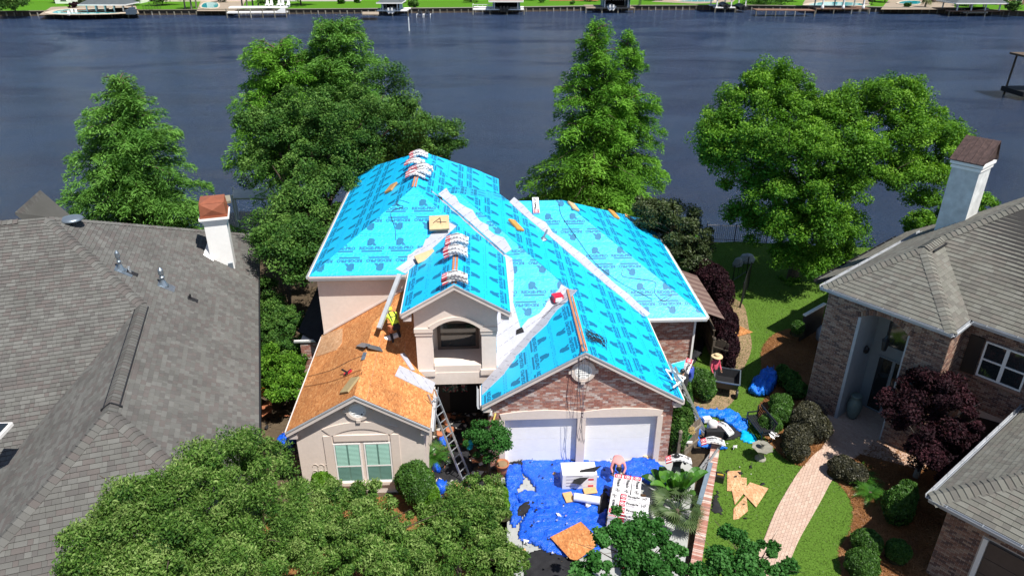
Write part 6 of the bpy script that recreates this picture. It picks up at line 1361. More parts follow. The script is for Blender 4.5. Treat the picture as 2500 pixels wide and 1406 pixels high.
# mid-right shelter in the water at the frame edge
c = G(2510, 238, WZ); t = thing('boat_lift', tuple(c), 'dark timber boat lift standing in the lake at the right edge', 'boat lift')
for sx in (-2.0, 2.0):
    for sy in (-2, 2): mb = MB(); mb.tube([c + (sx, sy, -1), c + (sx + .2, sy, 5.2)], .13, 6); mb.build('post', m_bark, t)
mb = MB(); mb.bb(c[0] - 2.6, c[0] + 2.6, c[1] - 2.4, c[1] + 2.4, WZ + 5.2, WZ + 5.45); mb.build('roof', m_bark, t); mb = MB(); mb.bb(c[0] - 2.5, c[0] + 2.4, c[1] - 2.2, c[1] + 2.2, WZ + .5, WZ + 1.1); mb.build('platform', m_dark, t)
mb = MB(); mb.bar(c + (-2, -2, 3.6), c + (-.9, -2, 5.0), .12, .12); mb.bar(c + (2, -2, 3.6), c + (.9, -2, 5.0), .12, .12); mb.build('brace', m_bark, t)
# covered boat lift near the left bank
c = G(612, 480, WZ + 2.2); t = thing('boat_lift', tuple(c * (1, 1, 0) + (0, 0, WZ)), 'small white roofed boat lift half hidden by the oak', 'boat lift')
a, b, c_, d_ = G(570, 465, 1.4), G(668, 470, 1.4), G(668, 488, 1.3), G(568, 488, 1.3)
mb = MB(); mb.prism([a, b, c_, d_], (0, 0, .12)); mb.build('roof', M('pale_roof', (.60, .58, .52), .7, .1, 2), t)
for q in (a, b, c_, d_): mb = MB(); mb.tube([(q[0], q[1], WZ - 1), (q[0], q[1], 1.7)], .08, 6); mb.build('post', m_white, t)
mb = MB(); mb.prism([G(535, 485, -.2), G(562, 482, -.2), G(565, 496, -.2), G(537, 500, -.2)], (0, 0, .2)); mb.build('gangway', m_bulk, t)
# far planting: every tree and bush a thing
rng = np.random.default_rng(77)
def ftree(px, py, w_, h, mat, label, cat='tree', seed=0, n=2600, lf=.5, z=0, pt=True):
    c = gz(px, py, 0); r_ = w_ * PJ(c)[2] / F / 2; random.seed(seed); bl = []
    for i in range(7 if h > 2.5 else 4): bl.append((c[0] + random.uniform(-.55, .55) * r_, c[1] + random.uniform(-.5, .5) * r_, h * random.uniform(.18, .68), r_ * random.uniform(.45, .65)))
    return broadleaf('shore_tree' if cat == 'tree' else 'shore_bush', (c[0], c[1], 0), bl, n, lf, mat, label, cat, seed, max(.1, h * .03), max(.35, r_ * .25), parts=h > 2.5, group='planting on the far shore')
ft = [(545, 6, 40, 4, L_oak, 'dark tree behind the turquoise pool', 1500), (330, 14, 40, 3.4, L_oak, 'dark tree just right of the leftmost boathouse roof', 1500), (660, 22, 50, 4, L_oak, 'dark low tree behind the white chairs', 2400), (985, 8, 26, 4, L_oak, 'dark tree behind the small blue grey boathouse', 1200), (1150, 6, 40, 3, L_olive, 'olive shrub mass left of the pale blue boathouse', 1200), (1440, 4, 40, 3, L_oak, 'dark shrub mass left of the tall blue grey boathouse', 1200), (1600, 2, 50, 4, L_oak, 'dark tree left of the cream patio', 1500), (1920, 4, 60, 4, L_oak, 'dark tree above the long reddish dock', 2200), (2370, 16, 60, 3.4, L_oak, 'dark shrubs inside the far right boathouse shadow', 1600), (250, 2, 60, 4, L_olive, 'olive tree above the leftmost boathouse', 1800),
      (40, 33, 95, 6.5, L_oak, 'wide dark tree on the far shore at the very left', 5200), (150, 8, 60, 5, L_oak, 'dark tree behind the pale green pool', 3000), (205, 14, 26, 2, L_olive, 'rounded bush behind the pale green pool', 900), (182, 20, 20, 1.6, L_purple, 'reddish bush left of the white parasol behind the pool', 700),
      (398, 14, 70, 5, L_oak, 'dark evergreen clump left of the palm group', 3600), (370, 4, 40, 4, L_oak, 'dark tree between the left boathouse roof and the evergreen clump', 1800), (735, 14, 90, 8, L_bright, 'tall tree shading the lawn right of the white dock', 4200), (690, 6, 70, 8, L_oak, 'tall dark tree behind the white dock', 3600),
      (835, 10, 24, 1.6, L_oak, 'round clipped bush on the left part of the wide lawn', 900), (873, 8, 14, 1.5, L_oak, 'small clipped bush beside a white post', 500), (1008, 20, 30, 2.6, L_oak, 'dark bush right of the small blue grey boathouse', 1200), (1325, 8, 18, 1.4, L_oak, 'round shrub on the lawn right of the pale blue boathouse', 700), (1298, 2, 30, 1.2, L_olive, 'low shrub patch behind the pale blue boathouse', 900),
      (1397, 12, 14, 1.0, L_oak, 'tiny shrub alone on the wide bright lawn', 500), (1870, 10, 110, 3.6, L_oak, 'long dark hedge mass between two boathouses', 4200), (2128, 12, 30, 4, L_olive, 'twiggy shrub right of the tall white footed boathouse', 1400), (2160, 6, 50, 5, L_oak, 'dark tree behind the stretch of lawn at right', 2200), (2215, 18, 18, 1.2, L_oak, 'small dark bush by the light blue pool', 600),
      (2465, 30, 34, 2.6, L_oak, 'spiky dark shrub at the right end of the far shore', 1400), (2450, 8, 40, 5, L_bright, 'green tree behind the far right boathouse', 1800), (2290, 6, 90, 2.2, L_purple, 'reddish flowering shrub row behind the far right lawn', 2600), (1080, -2, 60, 1.2, L_olive, 'flower border at the top of the middle lawn', 1200)]
for i, (px, py, w_, h, mat, lab, n) in enumerate(ft): ftree(px, py, w_, h, mat, lab, 'tree' if h > 2.5 else 'bush', 200 + i, n)
L_palm = leafmat('palm_leaf', [(.05, .09, .012), (.10, .14, .02), (.17, .19, .04)], .2)
def palm(px, py, h, label, seed, mat=None):
    c = gz(px, py, 0); random.seed(seed); t = thing('palm_tree', (c[0], c[1], 0), label, 'palm tree', 'palms on the far shore'); mb = MB(); mb.tube([c, c + (.1, 0, h * .6), c + (0, 0, h)], [.25, .2, .18], 7); mb.build('trunk', m_barkg, t)
    mb = MB()
    for i in range(46):
        a = random.uniform(0, 6.28); el = random.uniform(-.9, 1.2); d = np.array([math.cos(a) * math.cos(el), math.sin(a) * math.cos(el), math.sin(el)]); sd_ = np.array([-math.sin(a), math.cos(a), 0]); o_ = c + (0, 0, h); L_ = random.uniform(1.5, 2.3)
        for k_ in range(5): s_ = (k_ - 2) * .28; v = d * math.cos(s_) + sd_ * math.sin(s_); e = o_ + v * L_ + (0, 0, -.5 * L_ * (1 - el / 2) * .5); mb.add([o_ + v * .3, o_ + v * L_ * .6 + sd_ * .09 + (0, 0, .05), e, o_ + v * L_ * .6 - sd_ * .09 + (0, 0, .05)], [(0, 1, 2, 3)])
    mb.build('crown', mat or L_palm, t)
for i, (px, py, h) in enumerate(((452, 22, 3.5), (468, 24, 4), (480, 20, 4.5), (592, 20, 4.5), (604, 22, 5), (618, 20, 5.2), (632, 22, 4.5), (2258, 18, 2.2))):
    palm(px, py, h, ('leftmost palm of the group left of the turquoise pool', 'middle palm of the group left of the turquoise pool', 'palm nearest the turquoise pool on its left', 'leftmost palm of the group behind the white dock', 'second palm of the group behind the white dock', 'third palm of the group behind the white dock', 'rightmost palm of the group behind the white dock', 'low yellow green palm by the light blue pool')[i], i)
# houses behind, mostly above the frame; they close the view and stand in the water's reflection
hw = [(-200, 60, 'brick'), (150, 38, 'white'), (420, 60, 'tan'), (760, 70, 'brick'), (1060, 60, 'white'), (1400, 70, 'tan'), (1760, 70, 'brick'), (2080, 60, 'white'), (2360, 60, 'tan'), (2700, 60, 'brick')]
mh = {'brick': m_brickr, 'white': m_white, 'tan': m_stucco}
lab = {-200: 'brown house beyond the left end of the far lawn', 150: 'white house behind the pale green pool', 420: 'tan house behind the palms', 760: 'brick house behind the wide lawn left of centre', 1060: 'white house behind the middle lawn', 1400: 'tan house behind the tall blue grey boathouse', 1760: 'brick house behind the cream patio', 2080: 'white house behind the long pale pool', 2360: 'tan house behind the far right boathouse', 2700: 'brick house beyond the right end of the far lawn'}
for i, (px, w_, mt) in enumerate(hw):
    c = shore(px) + (0, (17 if px in (150, 420) else 27) + (i % 3) * 4, 0); t = thing('lake_house', tuple(c), lab[px], 'house'); W_, D_, H_ = 20 + (i % 3) * 4, 12, 4.2 + (i % 2) * 2
    mb = MB(); mb.bb(c[0] - W_ / 2, c[0] + W_ / 2, c[1], c[1] + D_, 0, H_); mb.build('wall', mh[mt], t)
    mb = MB(); e = .7; vs = [(c[0] - W_ / 2 - e, c[1] - e, H_), (c[0] + W_ / 2 + e, c[1] - e, H_), (c[0] + W_ / 2 + e, c[1] + D_ + e, H_), (c[0] - W_ / 2 - e, c[1] + D_ + e, H_), (c[0] - W_ / 2 + 6, c[1] + D_ / 2, H_ + 4), (c[0] + W_ / 2 - 6, c[1] + D_ / 2, H_ + 4)]
    mb.add(vs, [(0, 1, 5, 4), (1, 2, 5), (2, 3, 4, 5), (3, 0, 4), (3, 2, 1, 0)]); mb.build('roof', m_shin, t)
    for k_ in range(5):
        x = c[0] - W_ / 2 + W_ * (k_ + .5) / 5; mb = MB(); mb.bb(x - .9, x + .9, c[1] - .06, c[1] + .01, .6, 2.6); f_ = mb.build('window', m_white, t); mb = MB(); mb.bb(x - .78, x + .78, c[1] - .09, c[1] - .05, .72, 2.48); mb.build('pane', m_glass, f_)
    for k_ in range(2):
        q = c + (random.uniform(-9, 9) + (k_ - .5) * 18, 15 + random.uniform(0, 8), 0); bl = [(q[0] + random.uniform(-3, 3), q[1] + random.uniform(-2, 2), random.uniform(6, 13), random.uniform(2.8, 4.6)) for _ in range(7)]
        broadleaf('background_tree', tuple(q), bl, 3000, .95, L_oak, ('left' if k_ == 0 else 'right') + ' tall tree rising behind the ' + lab[px], 'tree', 300 + i * 2 + k_, .4, 1.3, group='tall trees behind the far houses')
# parasol and net on the far lawn
p = gz(178, 12, 0); mb = MB(); mb.tube([p, p + (0, 0, 2.4)], .05, 6); mb.lathe(p + (0, 0, 2.1), [(1.9, 0), (.1, .75), (.0, .78)], 10); o = mb.build('parasol', m_white); tag(o, 'white parasol open behind the pale green pool', 'parasol')
for (px, py, lab_) in ((372, 26, 'dark sports net leaning on the lawn right of the left boathouse'), (1562, 14, 'dark mesh fence panel right of the tall blue grey boathouse')):
    p = gz(px, py, 0); mb = MB(); a, b = p + (-1, -3, 0), p + (1, 3, 0)
    for i in range(7): q = a + (b - a) * i / 6; mb.bar(q, q + (0, 0, 1.6), .05, .05)
    for z in np.arange(.1, 1.7, .22): mb.bar(a + (0, 0, z), b + (0, 0, z), .03, .03)
    o = mb.build('mesh_fence', m_black); tag(o, lab_, 'fence')
# ================================================================ THINGS ON THE ROOFS AND AROUND
nG = (k7, 0, 1)
PLN = {'A': ((0, -k7, 1), zA - k7 * 26.85), 'Al': ((-k7, 0, 1), zA + k7 * 7.08), 'R': ((k7, 0, 1), 6.70), 'C': ((-k7, 0, 1), 7.30 + k7 * 1.03), 'G': ((k7, 0, 1), 7.394), 'Gl': ((-k7, 0, 1), 3.08 + k7 * .12),
       'D': ((0, -k7, 1), -10.36), 'E': ((0, -k7, 1), 3.05 - k7 * 28.1), 'Er': ((k7, 0, 1), 3.05 + k7 * 10.12), 'B': ((-k7, 0, 1), 3.08 + k7 * 6.95), 'Br': ((k7, 0, 1), 4.54 - k7 * 4.45), 'Z': ((0, 0, 1), 0.)}
def on(pl, px, py, lift=0.):
    n, d = PLN[pl]; p = PL(px, py, n, d); n = np.array(n, float) / np.linalg.norm(n); return p + n * lift
def frame_on(pl, ang):
    n = np.array(PLN[pl][0], float); n /= np.linalg.norm(n); a = np.array([math.cos(ang), math.sin(ang), 0]); a -= n * (a @ n); a /= np.linalg.norm(a); return [a, np.cross(n, a), n]
# ---- curved shingle bundles over the ridges
def bent(s, y, z, k=.5): 
    q = math.sqrt(s * s + .03) - .173; return (s * .93, y, z - k * q)
def bundle_mesh(seed, kk, red=True, ln=1.0, w_=.33, th=.10, flat=False):
    random.seed(seed); mb = MB(); n = 14; f = (lambda s, y, z: bent(s, y, z, kk)) if not flat else (lambda s, y, z: (s, y, z))
    ss = [-ln / 2 + ln * i / n for i in range(n + 1)]; g = [(-w_ / 2, .012), (-w_ / 2 + .015, 0), (w_ / 2 - .015, 0), (w_ / 2, .012), (w_ / 2, th - .015), (w_ / 2 - .02, th), (-w_ / 2 + .02, th), (-w_ / 2, th - .015)]
    vs = []
    for s in ss:
        e = .006 * math.sin(s * 25 + seed); vs += [f(s, y, z + (e if z > .05 else 0)) for y, z in g]
    m = len(g); mb.add(vs, [(m * i + j, m * i + (j + 1) % m, m * (i + 1) + (j + 1) % m, m * (i + 1) + j)[::-1] for i in range(n) for j in range(m)] + [tuple(range(m)), tuple(range(m * n, m * n + m))[::-1]], 0)
    def patch(s0, s1, y0, y1, z, mt, k_=6):
        for i in range(k_):
            a, b = s0 + (s1 - s0) * i / k_, s0 + (s1 - s0) * (i + 1) / k_; mb.add([f(a, y0, z), f(b, y0, z), f(b, y1, z), f(a, y1, z)], [(0, 1, 2, 3)], mt)
    zt = th + .011
    if red:
        patch(-ln / 2 + .004, -ln / 2 + .2, -w_ / 2 + .03, w_ / 2 - .03, zt, 1, 3)
        c = (-ln / 2 + .10, 0)
        for (r_, mt, dz) in ((.085, 0, .002), (.065, 1, .004)):
            P = [f(c[0] + r_ * math.cos(t), c[1] + r_ * 1.1 * math.sin(t), zt + dz) for t in np.linspace(0, 2 * math.pi, 15)[:-1]]; mb.add(P, [tuple(range(14))], mt)
        mb.add([f(c[0] - .035, -.03, zt + .006), f(c[0] + .035, -.03, zt + .006), f(c[0] + .035, .02, zt + .006), f(c[0], .05, zt + .006), f(c[0] - .035, .02, zt + .006)], [(0, 1, 2, 3, 4)], 0)
    for q in place_text('Pinnacle', -ln / 2 + .24, -.02, .42, .13, .03): mb.add([f(a, b, zt) for a, b in q], [tuple(range(len(q)))], 2)
    for q in place_text('HP', ln / 2 - .24, -.06, .17, .17, .01): mb.add([f(a, b, zt) for a, b in q], [tuple(range(len(q)))], 2)
    for j in range(3): patch(-ln / 2 + .24, -ln / 2 + .24 + .3, -.06 - j * .028, -.052 - j * .028, zt, 3, 5)
    # printed sides: red and grey ink blocks
    for sd_, y in ((-1, -w_ / 2 - .003), (1, w_ / 2 + .003)):
        for i in range(n):
            a, b = ss[i], ss[i + 1]
            if i < 3: mb.add([f(a, y, .02), f(b, y, .02), f(b, y, th - .02), f(a, y, th - .02)], [(0, 1, 2, 3)[::-sd_ or 1]], 1)
            elif i % 2: mb.add([f(a, y, .03), f(b - .012, y, .03), f(b - .012, y, th - .035), f(a, y, th - .035)], [(0, 1, 2, 3)[::-sd_ or 1]], 3)
    return mb.mesh('bundle', [m_wrap, m_red, m_inkb, m_inkg])
bents = [bundle_mesh(i, .5, True) for i in range(3)]; flats = [bundle_mesh(i + 5, 0, True, flat=True, th=.12, w_=.325) for i in range(2)]
def put(me, p, ax, label, group=None, cat='shingle bundle', name='shingle_bundle'):
    o = bpy.data.objects.new(name, me); COL.objects.link(o)
    o.matrix_world = Matrix(((ax[0][0], ax[1][0], ax[2][0], p[0]), (ax[0][1], ax[1][1], ax[2][1], p[1]), (ax[0][2], ax[1][2], ax[2][2], p[2]), (0, 0, 0, 1)))
    return tag(o, label, cat, group)
def rz_ax(a): return [np.array([math.cos(a), math.sin(a), 0]), np.array([-math.sin(a), math.cos(a), 0]), np.array([0, 0, 1.])]
random.seed(4)
ordn = ['first', 'second', 'third', 'fourth', 'fifth', 'sixth', 'seventh', 'eighth', 'ninth', 'tenth']
ys = [(32.55, 0), (32.6, 1), (33.0, 0), (33.1, 1), (33.15, 2), (33.65, 0), (34.1, 1), (34.9, 0), (35.8, 0), (35.9, 1)]
for i, (y, lv) in enumerate(ys):
    dx = (.22 if i in (1, 3, 4) else (-.18 if i > 5 else 0)) + random.uniform(-.08, .08)
    put(bents[i % 3], (-2.98 + dx, y, 8.46 + lv * .115 + .09), rz_ax(random.uniform(-.18, .18)), f'curved white shingle bundle on the tallest ridge, {ordn[i]} counted from the front', 'bundles draped over the tallest ridge')
cg = [(G(1112, 590, 7.5)[1] + .1, 0), (G(1112, 590, 7.5)[1] + .05, 1), (G(1112, 590, 7.5)[1] + .15, 2), (G(1112, 622, 7.4)[1] + .1, 0), (G(1112, 622, 7.4)[1] + .05, 1), (G(1112, 622, 7.4)[1] + .12, 2)]
lb = ['bottom bundle of the rear pile on the tower ridge', 'middle bundle of the rear pile on the tower ridge', 'topmost bundle of the rear pile on the tower ridge', 'bottom bundle of the second pile on the tower ridge', 'middle bundle of the second pile on the tower ridge', 'topmost bundle of the second pile on the tower ridge']
for i, (y, lv) in enumerate(cg): put(bents[i % 3], (-1.03 + random.uniform(-.05, .05), y, 7.34 + lv * .115 + .09), rz_ax(random.uniform(-.12, .12)), 'curved ' + lb[i], 'bundles draped over the tower ridge')
y = G(1108, 686, 7.4)[1]
for lv in range(3): put(bents[lv], (-1.03 + random.uniform(-.04, .04), y + .1 - lv * .03, 7.34 + lv * .115 + .09), rz_ax(random.uniform(-.1, .1)), 'curved shingle bundle nearest the tower gable peak, ' + ('bottom one', 'middle one', 'top one')[lv], 'bundles draped over the tower ridge')
p = on('E', 1308, 505, .02); fr = frame_on('E', math.pi / 2)
put(flats[0], p, [fr[0], fr[1], fr[2]], 'single shingle bundle lying down the slope at the top of the right roof', None)
# ---- loose wooden blocks and boards
def block(pl, px, py, ang, sz, mat, label, lift=0.0, name='wooden_block', cat='board'):
    p = on(pl, px, py, sz[2] / 2 + .03 + lift); ax = frame_on(pl, ang); mb = MB(); mb.box(p, sz, ax=ax)
    o = mb.build(name, mat); bv = o.modifiers.new('bevel', 'BEVEL'); bv.width = .012; bv.segments = 1; return tag(o, label, cat)
m_foam = M('brown_foam', (.42, .24, .10), .9, .2, 8, .3); m_foam2 = M('tan_foam', (.60, .42, .24), .9, .12, 8, .3); m_foam3 = M('orange_foam', (.62, .29, .07), .9, .12, 8, .3)
block('Al', 957, 462, 1.2, (.8, .42, .1), m_foam, 'dark brown foam cushion on the left slope below the tallest ridge', name='foam_pad', cat='foam pad')
o = block('A', 1073, 553, .05, (.85, .75, .12), m_foam2, 'square tan foam pad with a scribbled black mark behind the tower ridge', .15, 'foam_pad', 'foam pad')
pp = on('A', 1073, 553, .33); fa = frame_on('A', .05); mb = MB()
for (a, b) in (((-.25, -.05), (.05, .22)), ((.05, .22), (.08, -.1)), ((-.1, .0), (.32, -.02))): mb.bar(pp + fa[0] * a[0] + fa[1] * a[1], pp + fa[0] * b[0] + fa[1] * b[1], .025, .006)
mb.build('scribble', m_inkb, o)
block('A', 1040, 633, .5, (.85, .42, .12), m_foam2, 'tan foam pad in the white valley left of the tower ridge', .1, 'foam_pad', 'foam pad')
block('G', 1258, 553, -.9, (.85, .42, .1), m_foam3, 'orange diamond shaped foam pad on the long middle slope', 0, 'foam_pad', 'foam pad')
block('Er', 1398, 507, 1.9, (.75, .42, .1), m_foam2, 'tan foam pad nearest the top of the right hip', 0, 'foam_pad', 'foam pad')
block('Er', 1497, 526, 1.9, (.85, .4, .1), m_foam3, 'orange tan foam pad on the back edge of the right roof', 0, 'foam_pad', 'foam pad')
block('Er', 1530, 530, 1.4, (.5, .3, .06), m_lumber, 'thin board scrap near the back right roof edge', 0)
block('B', 857, 943, 1.0, (.75, .45, .08), M('olive_foam', (.35, .27, .14), .9, .15, 8), 'olive foam pad on the bare plywood roof above the small gable', 0, 'foam_pad', 'foam pad')
p = on('Br', 997, 893, .05)
# ---- tools
def small(name, parts, label, cat, base_):
    t = thing(name, tuple(base_), label, cat)
    for nm, mb, mt in parts: mb.build(nm, mt, t)
    return t
p = on('Gl', 1362, 735, .06); m_white2 = m_wrap
small('nail_box', [('carton', MB().box(p + (0, 0, .12), (.42, .34, .26), .3), m_red), ('label', MB().box(p + (.05, -.18, .1), (.3, .02, .18), .3), m_wrap)], 'red and white carton on the white strip by the garage ridge', 'carton', p)
p = on('B', 843, 917, .04)
small('nail_gun', [('body', MB().bar(p, p + (.28, .05, .12), .09, .12), m_red), ('magazine', MB().bar(p + (.05, -.12, .02), p + (.22, .18, .05), .05, .2), m_black), ('handle', MB().bar(p + (.1, .02, .1), p + (-.12, .16, .14), .05, .05), m_black)], 'red and black nail gun lying on the bare plywood roof', 'nail gun', p)
p = on('B', 905, 850, .0); q = on('Br', 935, 858, .0)
mb = MB(); a = on('B', 878, 843, .05); top_ = (-4.40, (on('B', 905, 848)[1]), 4.72); b = on('Br', 930, 855, .05)
for (u, v) in ((a, top_), (top_, b)): mb.bar(u, v, .28, .015, upv=(0, -.3, 1))
o = mb.build('metal_flashing', m_galv); tag(o, 'bent galvanised flashing strip lying across the bare plywood ridge', 'flashing')
mb = MB(); mb.bar(on('B', 893, 862, .04), on('B', 887, 880, .04), .14, .012); o = mb.build('metal_scrap', m_galv); tag(o, 'short grey metal scrap below the bent flashing on the plywood', 'flashing')
p = on('G', 1325, 585, .05); mb = MB(); mb.lathe(p, [(.2, -.02), (.16, .02), (.07, .08), (.06, .1)], 14); mb.bar(p + (0, 0, .05), on('G', 1335, 563, .1), .08, .08); o = mb.build('pipe_boot', m_galv); tag(o, 'galvanised pipe boot resting on the long middle slope', 'pipe boot')
p = on('A', 1035, 700, .05)
for (pl, px, py, a, s, lab) in (('R', 1122, 465, .8, .4, 'dark square underlayment scrap on the tall right slope'), ('D', 1268, 810, .3, .35, 'dark torn scrap in the white valley beside the tower'), ('R', 1075, 486, -.5, .3, 'curled black strip on the white valley high up')):
    ax = frame_on(pl, a); p = on(pl, px, py, .05); mb = MB(); mb.prism([p - ax[0] * s / 2 - ax[1] * s / 3, p + ax[0] * s / 2 - ax[1] * s / 4, p + ax[0] * s * .4 + ax[1] * s / 3 + ax[2] * .08, p - ax[0] * s * .3 + ax[1] * s / 4], ax[2] * .01)
    o = mb.build('felt_scrap', m_felt if pl != 'R' or px < 1100 else m_ink); tag(o, lab, 'scrap')
# air hoses and ropes
def line_on(name, pts, rad, mat, label, cat='hose', n=5):
    P = [on(pl, px, py, rad + .035) for pl, px, py in pts]; S = []
    for i in range(len(P) - 1):
        p0, p1, p2, p3 = P[max(0, i - 1)], P[i], P[i + 1], P[min(len(P) - 1, i + 2)]
        for u in np.linspace(0, 1, n, endpoint=False): S.append(.5 * ((2 * p1) + (-p0 + p2) * u + (2 * p0 - 5 * p1 + 4 * p2 - p3) * u * u + (-p0 + 3 * p1 - 3 * p2 + p3) * u ** 3))
    S.append(P[-1]); mb = MB(); mb.tube(S, rad, 5); o = mb.build(name, mat); return tag(o, label, cat)
line_on('air_hose', [('A', 1000, 497), ('A', 975, 490), ('A', 968, 500), ('A', 985, 506), ('A', 955, 520), ('A', 965, 560), ('A', 966, 588)], .010, m_inkb, 'thin dark cord trailing down the tall front slope')
line_on('air_hose', [('E', 1365, 500), ('E', 1372, 530), ('E', 1410, 585), ('E', 1455, 645), ('E', 1510, 688), ('E', 1560, 715), ('E', 1592, 732)], .009, m_inkb, 'long thin hose crossing the right front slope diagonally')
line_on('air_hose', [('E', 1522, 655), ('E', 1520, 675), ('E', 1560, 682), ('E', 1600, 690), ('E', 1598, 715), ('E', 1620, 735), ('E', 1640, 722), ('E', 1622, 728), ('E', 1606, 738)], .011, m_inkg, 'looped grey hose on the lower right front slope')
line_on('air_hose', [('B', 745, 945), ('B', 800, 935), ('B', 840, 922), ('B', 880, 905), ('B', 885, 912), ('B', 860, 925)], .011, M('rust_hose', (.28, .12, .05), .6), 'rust coloured hose across the bare plywood roof')
line_on('air_hose', [('B', 755, 920), ('B', 810, 905), ('B', 860, 880), ('B', 892, 868)], .009, m_inkb, 'upper thin dark hose across the bare plywood roof')
line_on('rope', [('Gl', 1385, 730), ('Gl', 1350, 755), ('Gl', 1320, 775), ('Gl', 1290, 795), ('Gl', 1265, 800)], .010, m_inkg, 'grey rope draped along the white valley by the garage ridge', 'rope')
line_on('rope', [('Gl', 1392, 740), ('Gl', 1355, 748), ('Gl', 1335, 770), ('Gl', 1300, 790)], .010, m_inkb, 'second dark rope beside the garage ridge valley', 'rope')
random.seed(8)
for i in range(6):
    x0 = 3.62 + random.uniform(-.45, .5); P = [np.array([x0 * .3 + 3.62 * .7, 22.2, 5.35]), np.array([x0, 21.66, 5.25 - abs(x0 - 3.62) * .58]), np.array([x0, 21.6, 4.2])]; e = np.array([3.55 + random.uniform(-.1, .1), 21.6, random.uniform(1.4, 2.4)])
    P += [(P[-1] * .5 + e * .5) + (random.uniform(-.12, .12), 0, -.1), e, e + (.07, 0, -.25), e + (.12, 0, -.02)]
    S = []
    for j in range(len(P) - 1):
        for u in (0, .33, .66): S.append(P[j] * (1 - u) + P[j + 1] * u)
    mb = MB(); mb.tube(S, .007, 4); o = mb.build('rope', m_inkb if i % 2 else m_inkg); tag(o, 'thin cord hanging over the garage gable between the two white doors', 'cord', 'cords hanging down the garage gable')
mb = MB(); c = on('G', 1452, 830, .1)
for i in range(26):
    P = [c + (random.uniform(-.45, .45), random.uniform(-.5, .5), 0) for _ in range(3)]; P = [(x, y, 7.394 - k7 * x + random.uniform(.04, .22)) for x, y, _ in P]; mb.tube(P, .010, 4)
o = mb.build('tangled_hose', m_inkb); tag(o, 'tangled dark hoses and cords at the garage ridge peak', 'hose')
# ---- ladders
def ladder(name, a, b, w_, side, label, rs=.30, mat=m_alu, foot=True):
    a = np.array(a, float); b = np.array(b, float); s = np.array(side, float); s /= np.linalg.norm(s); t = thing(name, tuple(a), label, 'ladder'); d = b - a; L_ = np.linalg.norm(d); d /= L_
    for k in (-1, 1): mb = MB(); mb.bar(a + s * k * w_ / 2, b + s * k * w_ / 2, .03, .09, upv=np.cross(s, d)); mb.build('rail', mat, t)
    for i in range(int(L_ / rs)): q = a + d * (i + .6) * rs; mb = MB(); mb.tube([q - s * w_ / 2, q + s * w_ / 2], .022, 6); mb.build('rung', mat, t)
    return t
a = G(1722, 1062, .02); e = np.array([7.5, 22.75, 3.25]); b = a + (e - a) * 1.28
ladder('extension_ladder', a, b, .42, (.35, -.95, 0), 'long aluminium ladder rising from the tarps to the right garage eave')
mb = MB(); q = a + (e - a) * 1.12; mb.bar(q + (-.5, -.2, .35), q + (.3, -.2, -.05), .05, .05); mb.bar(q + (.3, -.2, -.05), q + (-.35, -.9, .0), .05, .05); mb.bar(q + (-.5, -.2, .35), q + (-.3, -.55, .1), .04, .04); mb.bar(q + (-.15, .4, .1), q + (.1, -.6, .05), .05, .05)
o = mb.build('ladder_standoff', m_white); tag(o, 'white ladder stand-off bracket on the right corner of the garage roof', 'bracket')
a = G(1140, 1172, .02); e = np.array([-1.86, 22.0, 3.2]); ladder('extension_ladder', a, a + (e - a) * 1.1, .40, (.6, .8, 0), 'aluminium ladder in the entry court leaning on the plywood roof gutter')
a = G(1758, 1082, .36); b = G(1702, 1160, .36); ladder('folding_ladder', a, b, .34, (.9, .3, .35), 'short grey folding ladder leaning along the brick garden edging', .24)
# ---- brick garden edging
ea, eb = G(1748, 1085, 0), G(1690, 1430, 0); d = eb - ea; L_ = np.linalg.norm(d); d /= L_; s = np.array([d[1], -d[0], 0]) * -1
ew = thing('garden_wall', tuple(ea), 'low brick edging wall between driveway planting and the lawn', 'wall'); mb = MB(); mb.bar(ea + (0, 0, .14), eb + (0, 0, .14), .30, .28); mb.build('wall_core', m_mortar, ew)
me = MB().box((0, 0, 0), (.068, .34, .10), r=0.).mesh('brick', m_brick)
for i in range(int(L_ / .078)):
    q = ea + d * (i + .5) * .078 - np.array(ew.location); o = bpy.data.objects.new('brick', me); COL.objects.link(o); o.parent = ew; o.matrix_local = Matrix(((d[0], s[0], 0, q[0]), (d[1], s[1], 0, q[1]), (0, 0, 1, .33 + random.uniform(-.004, .004)), (0, 0, 0, 1)))
# blue-grey gutter length on the edging
mb = MB(); mb.bar(G(1735, 1130, .5), G(1706, 1232, .42), .16, .08); o = mb.build('gutter_length', M('slate_gutter', (.16, .21, .27), .5)); tag(o, 'slate blue gutter length leaning on the brick edging', 'gutter')
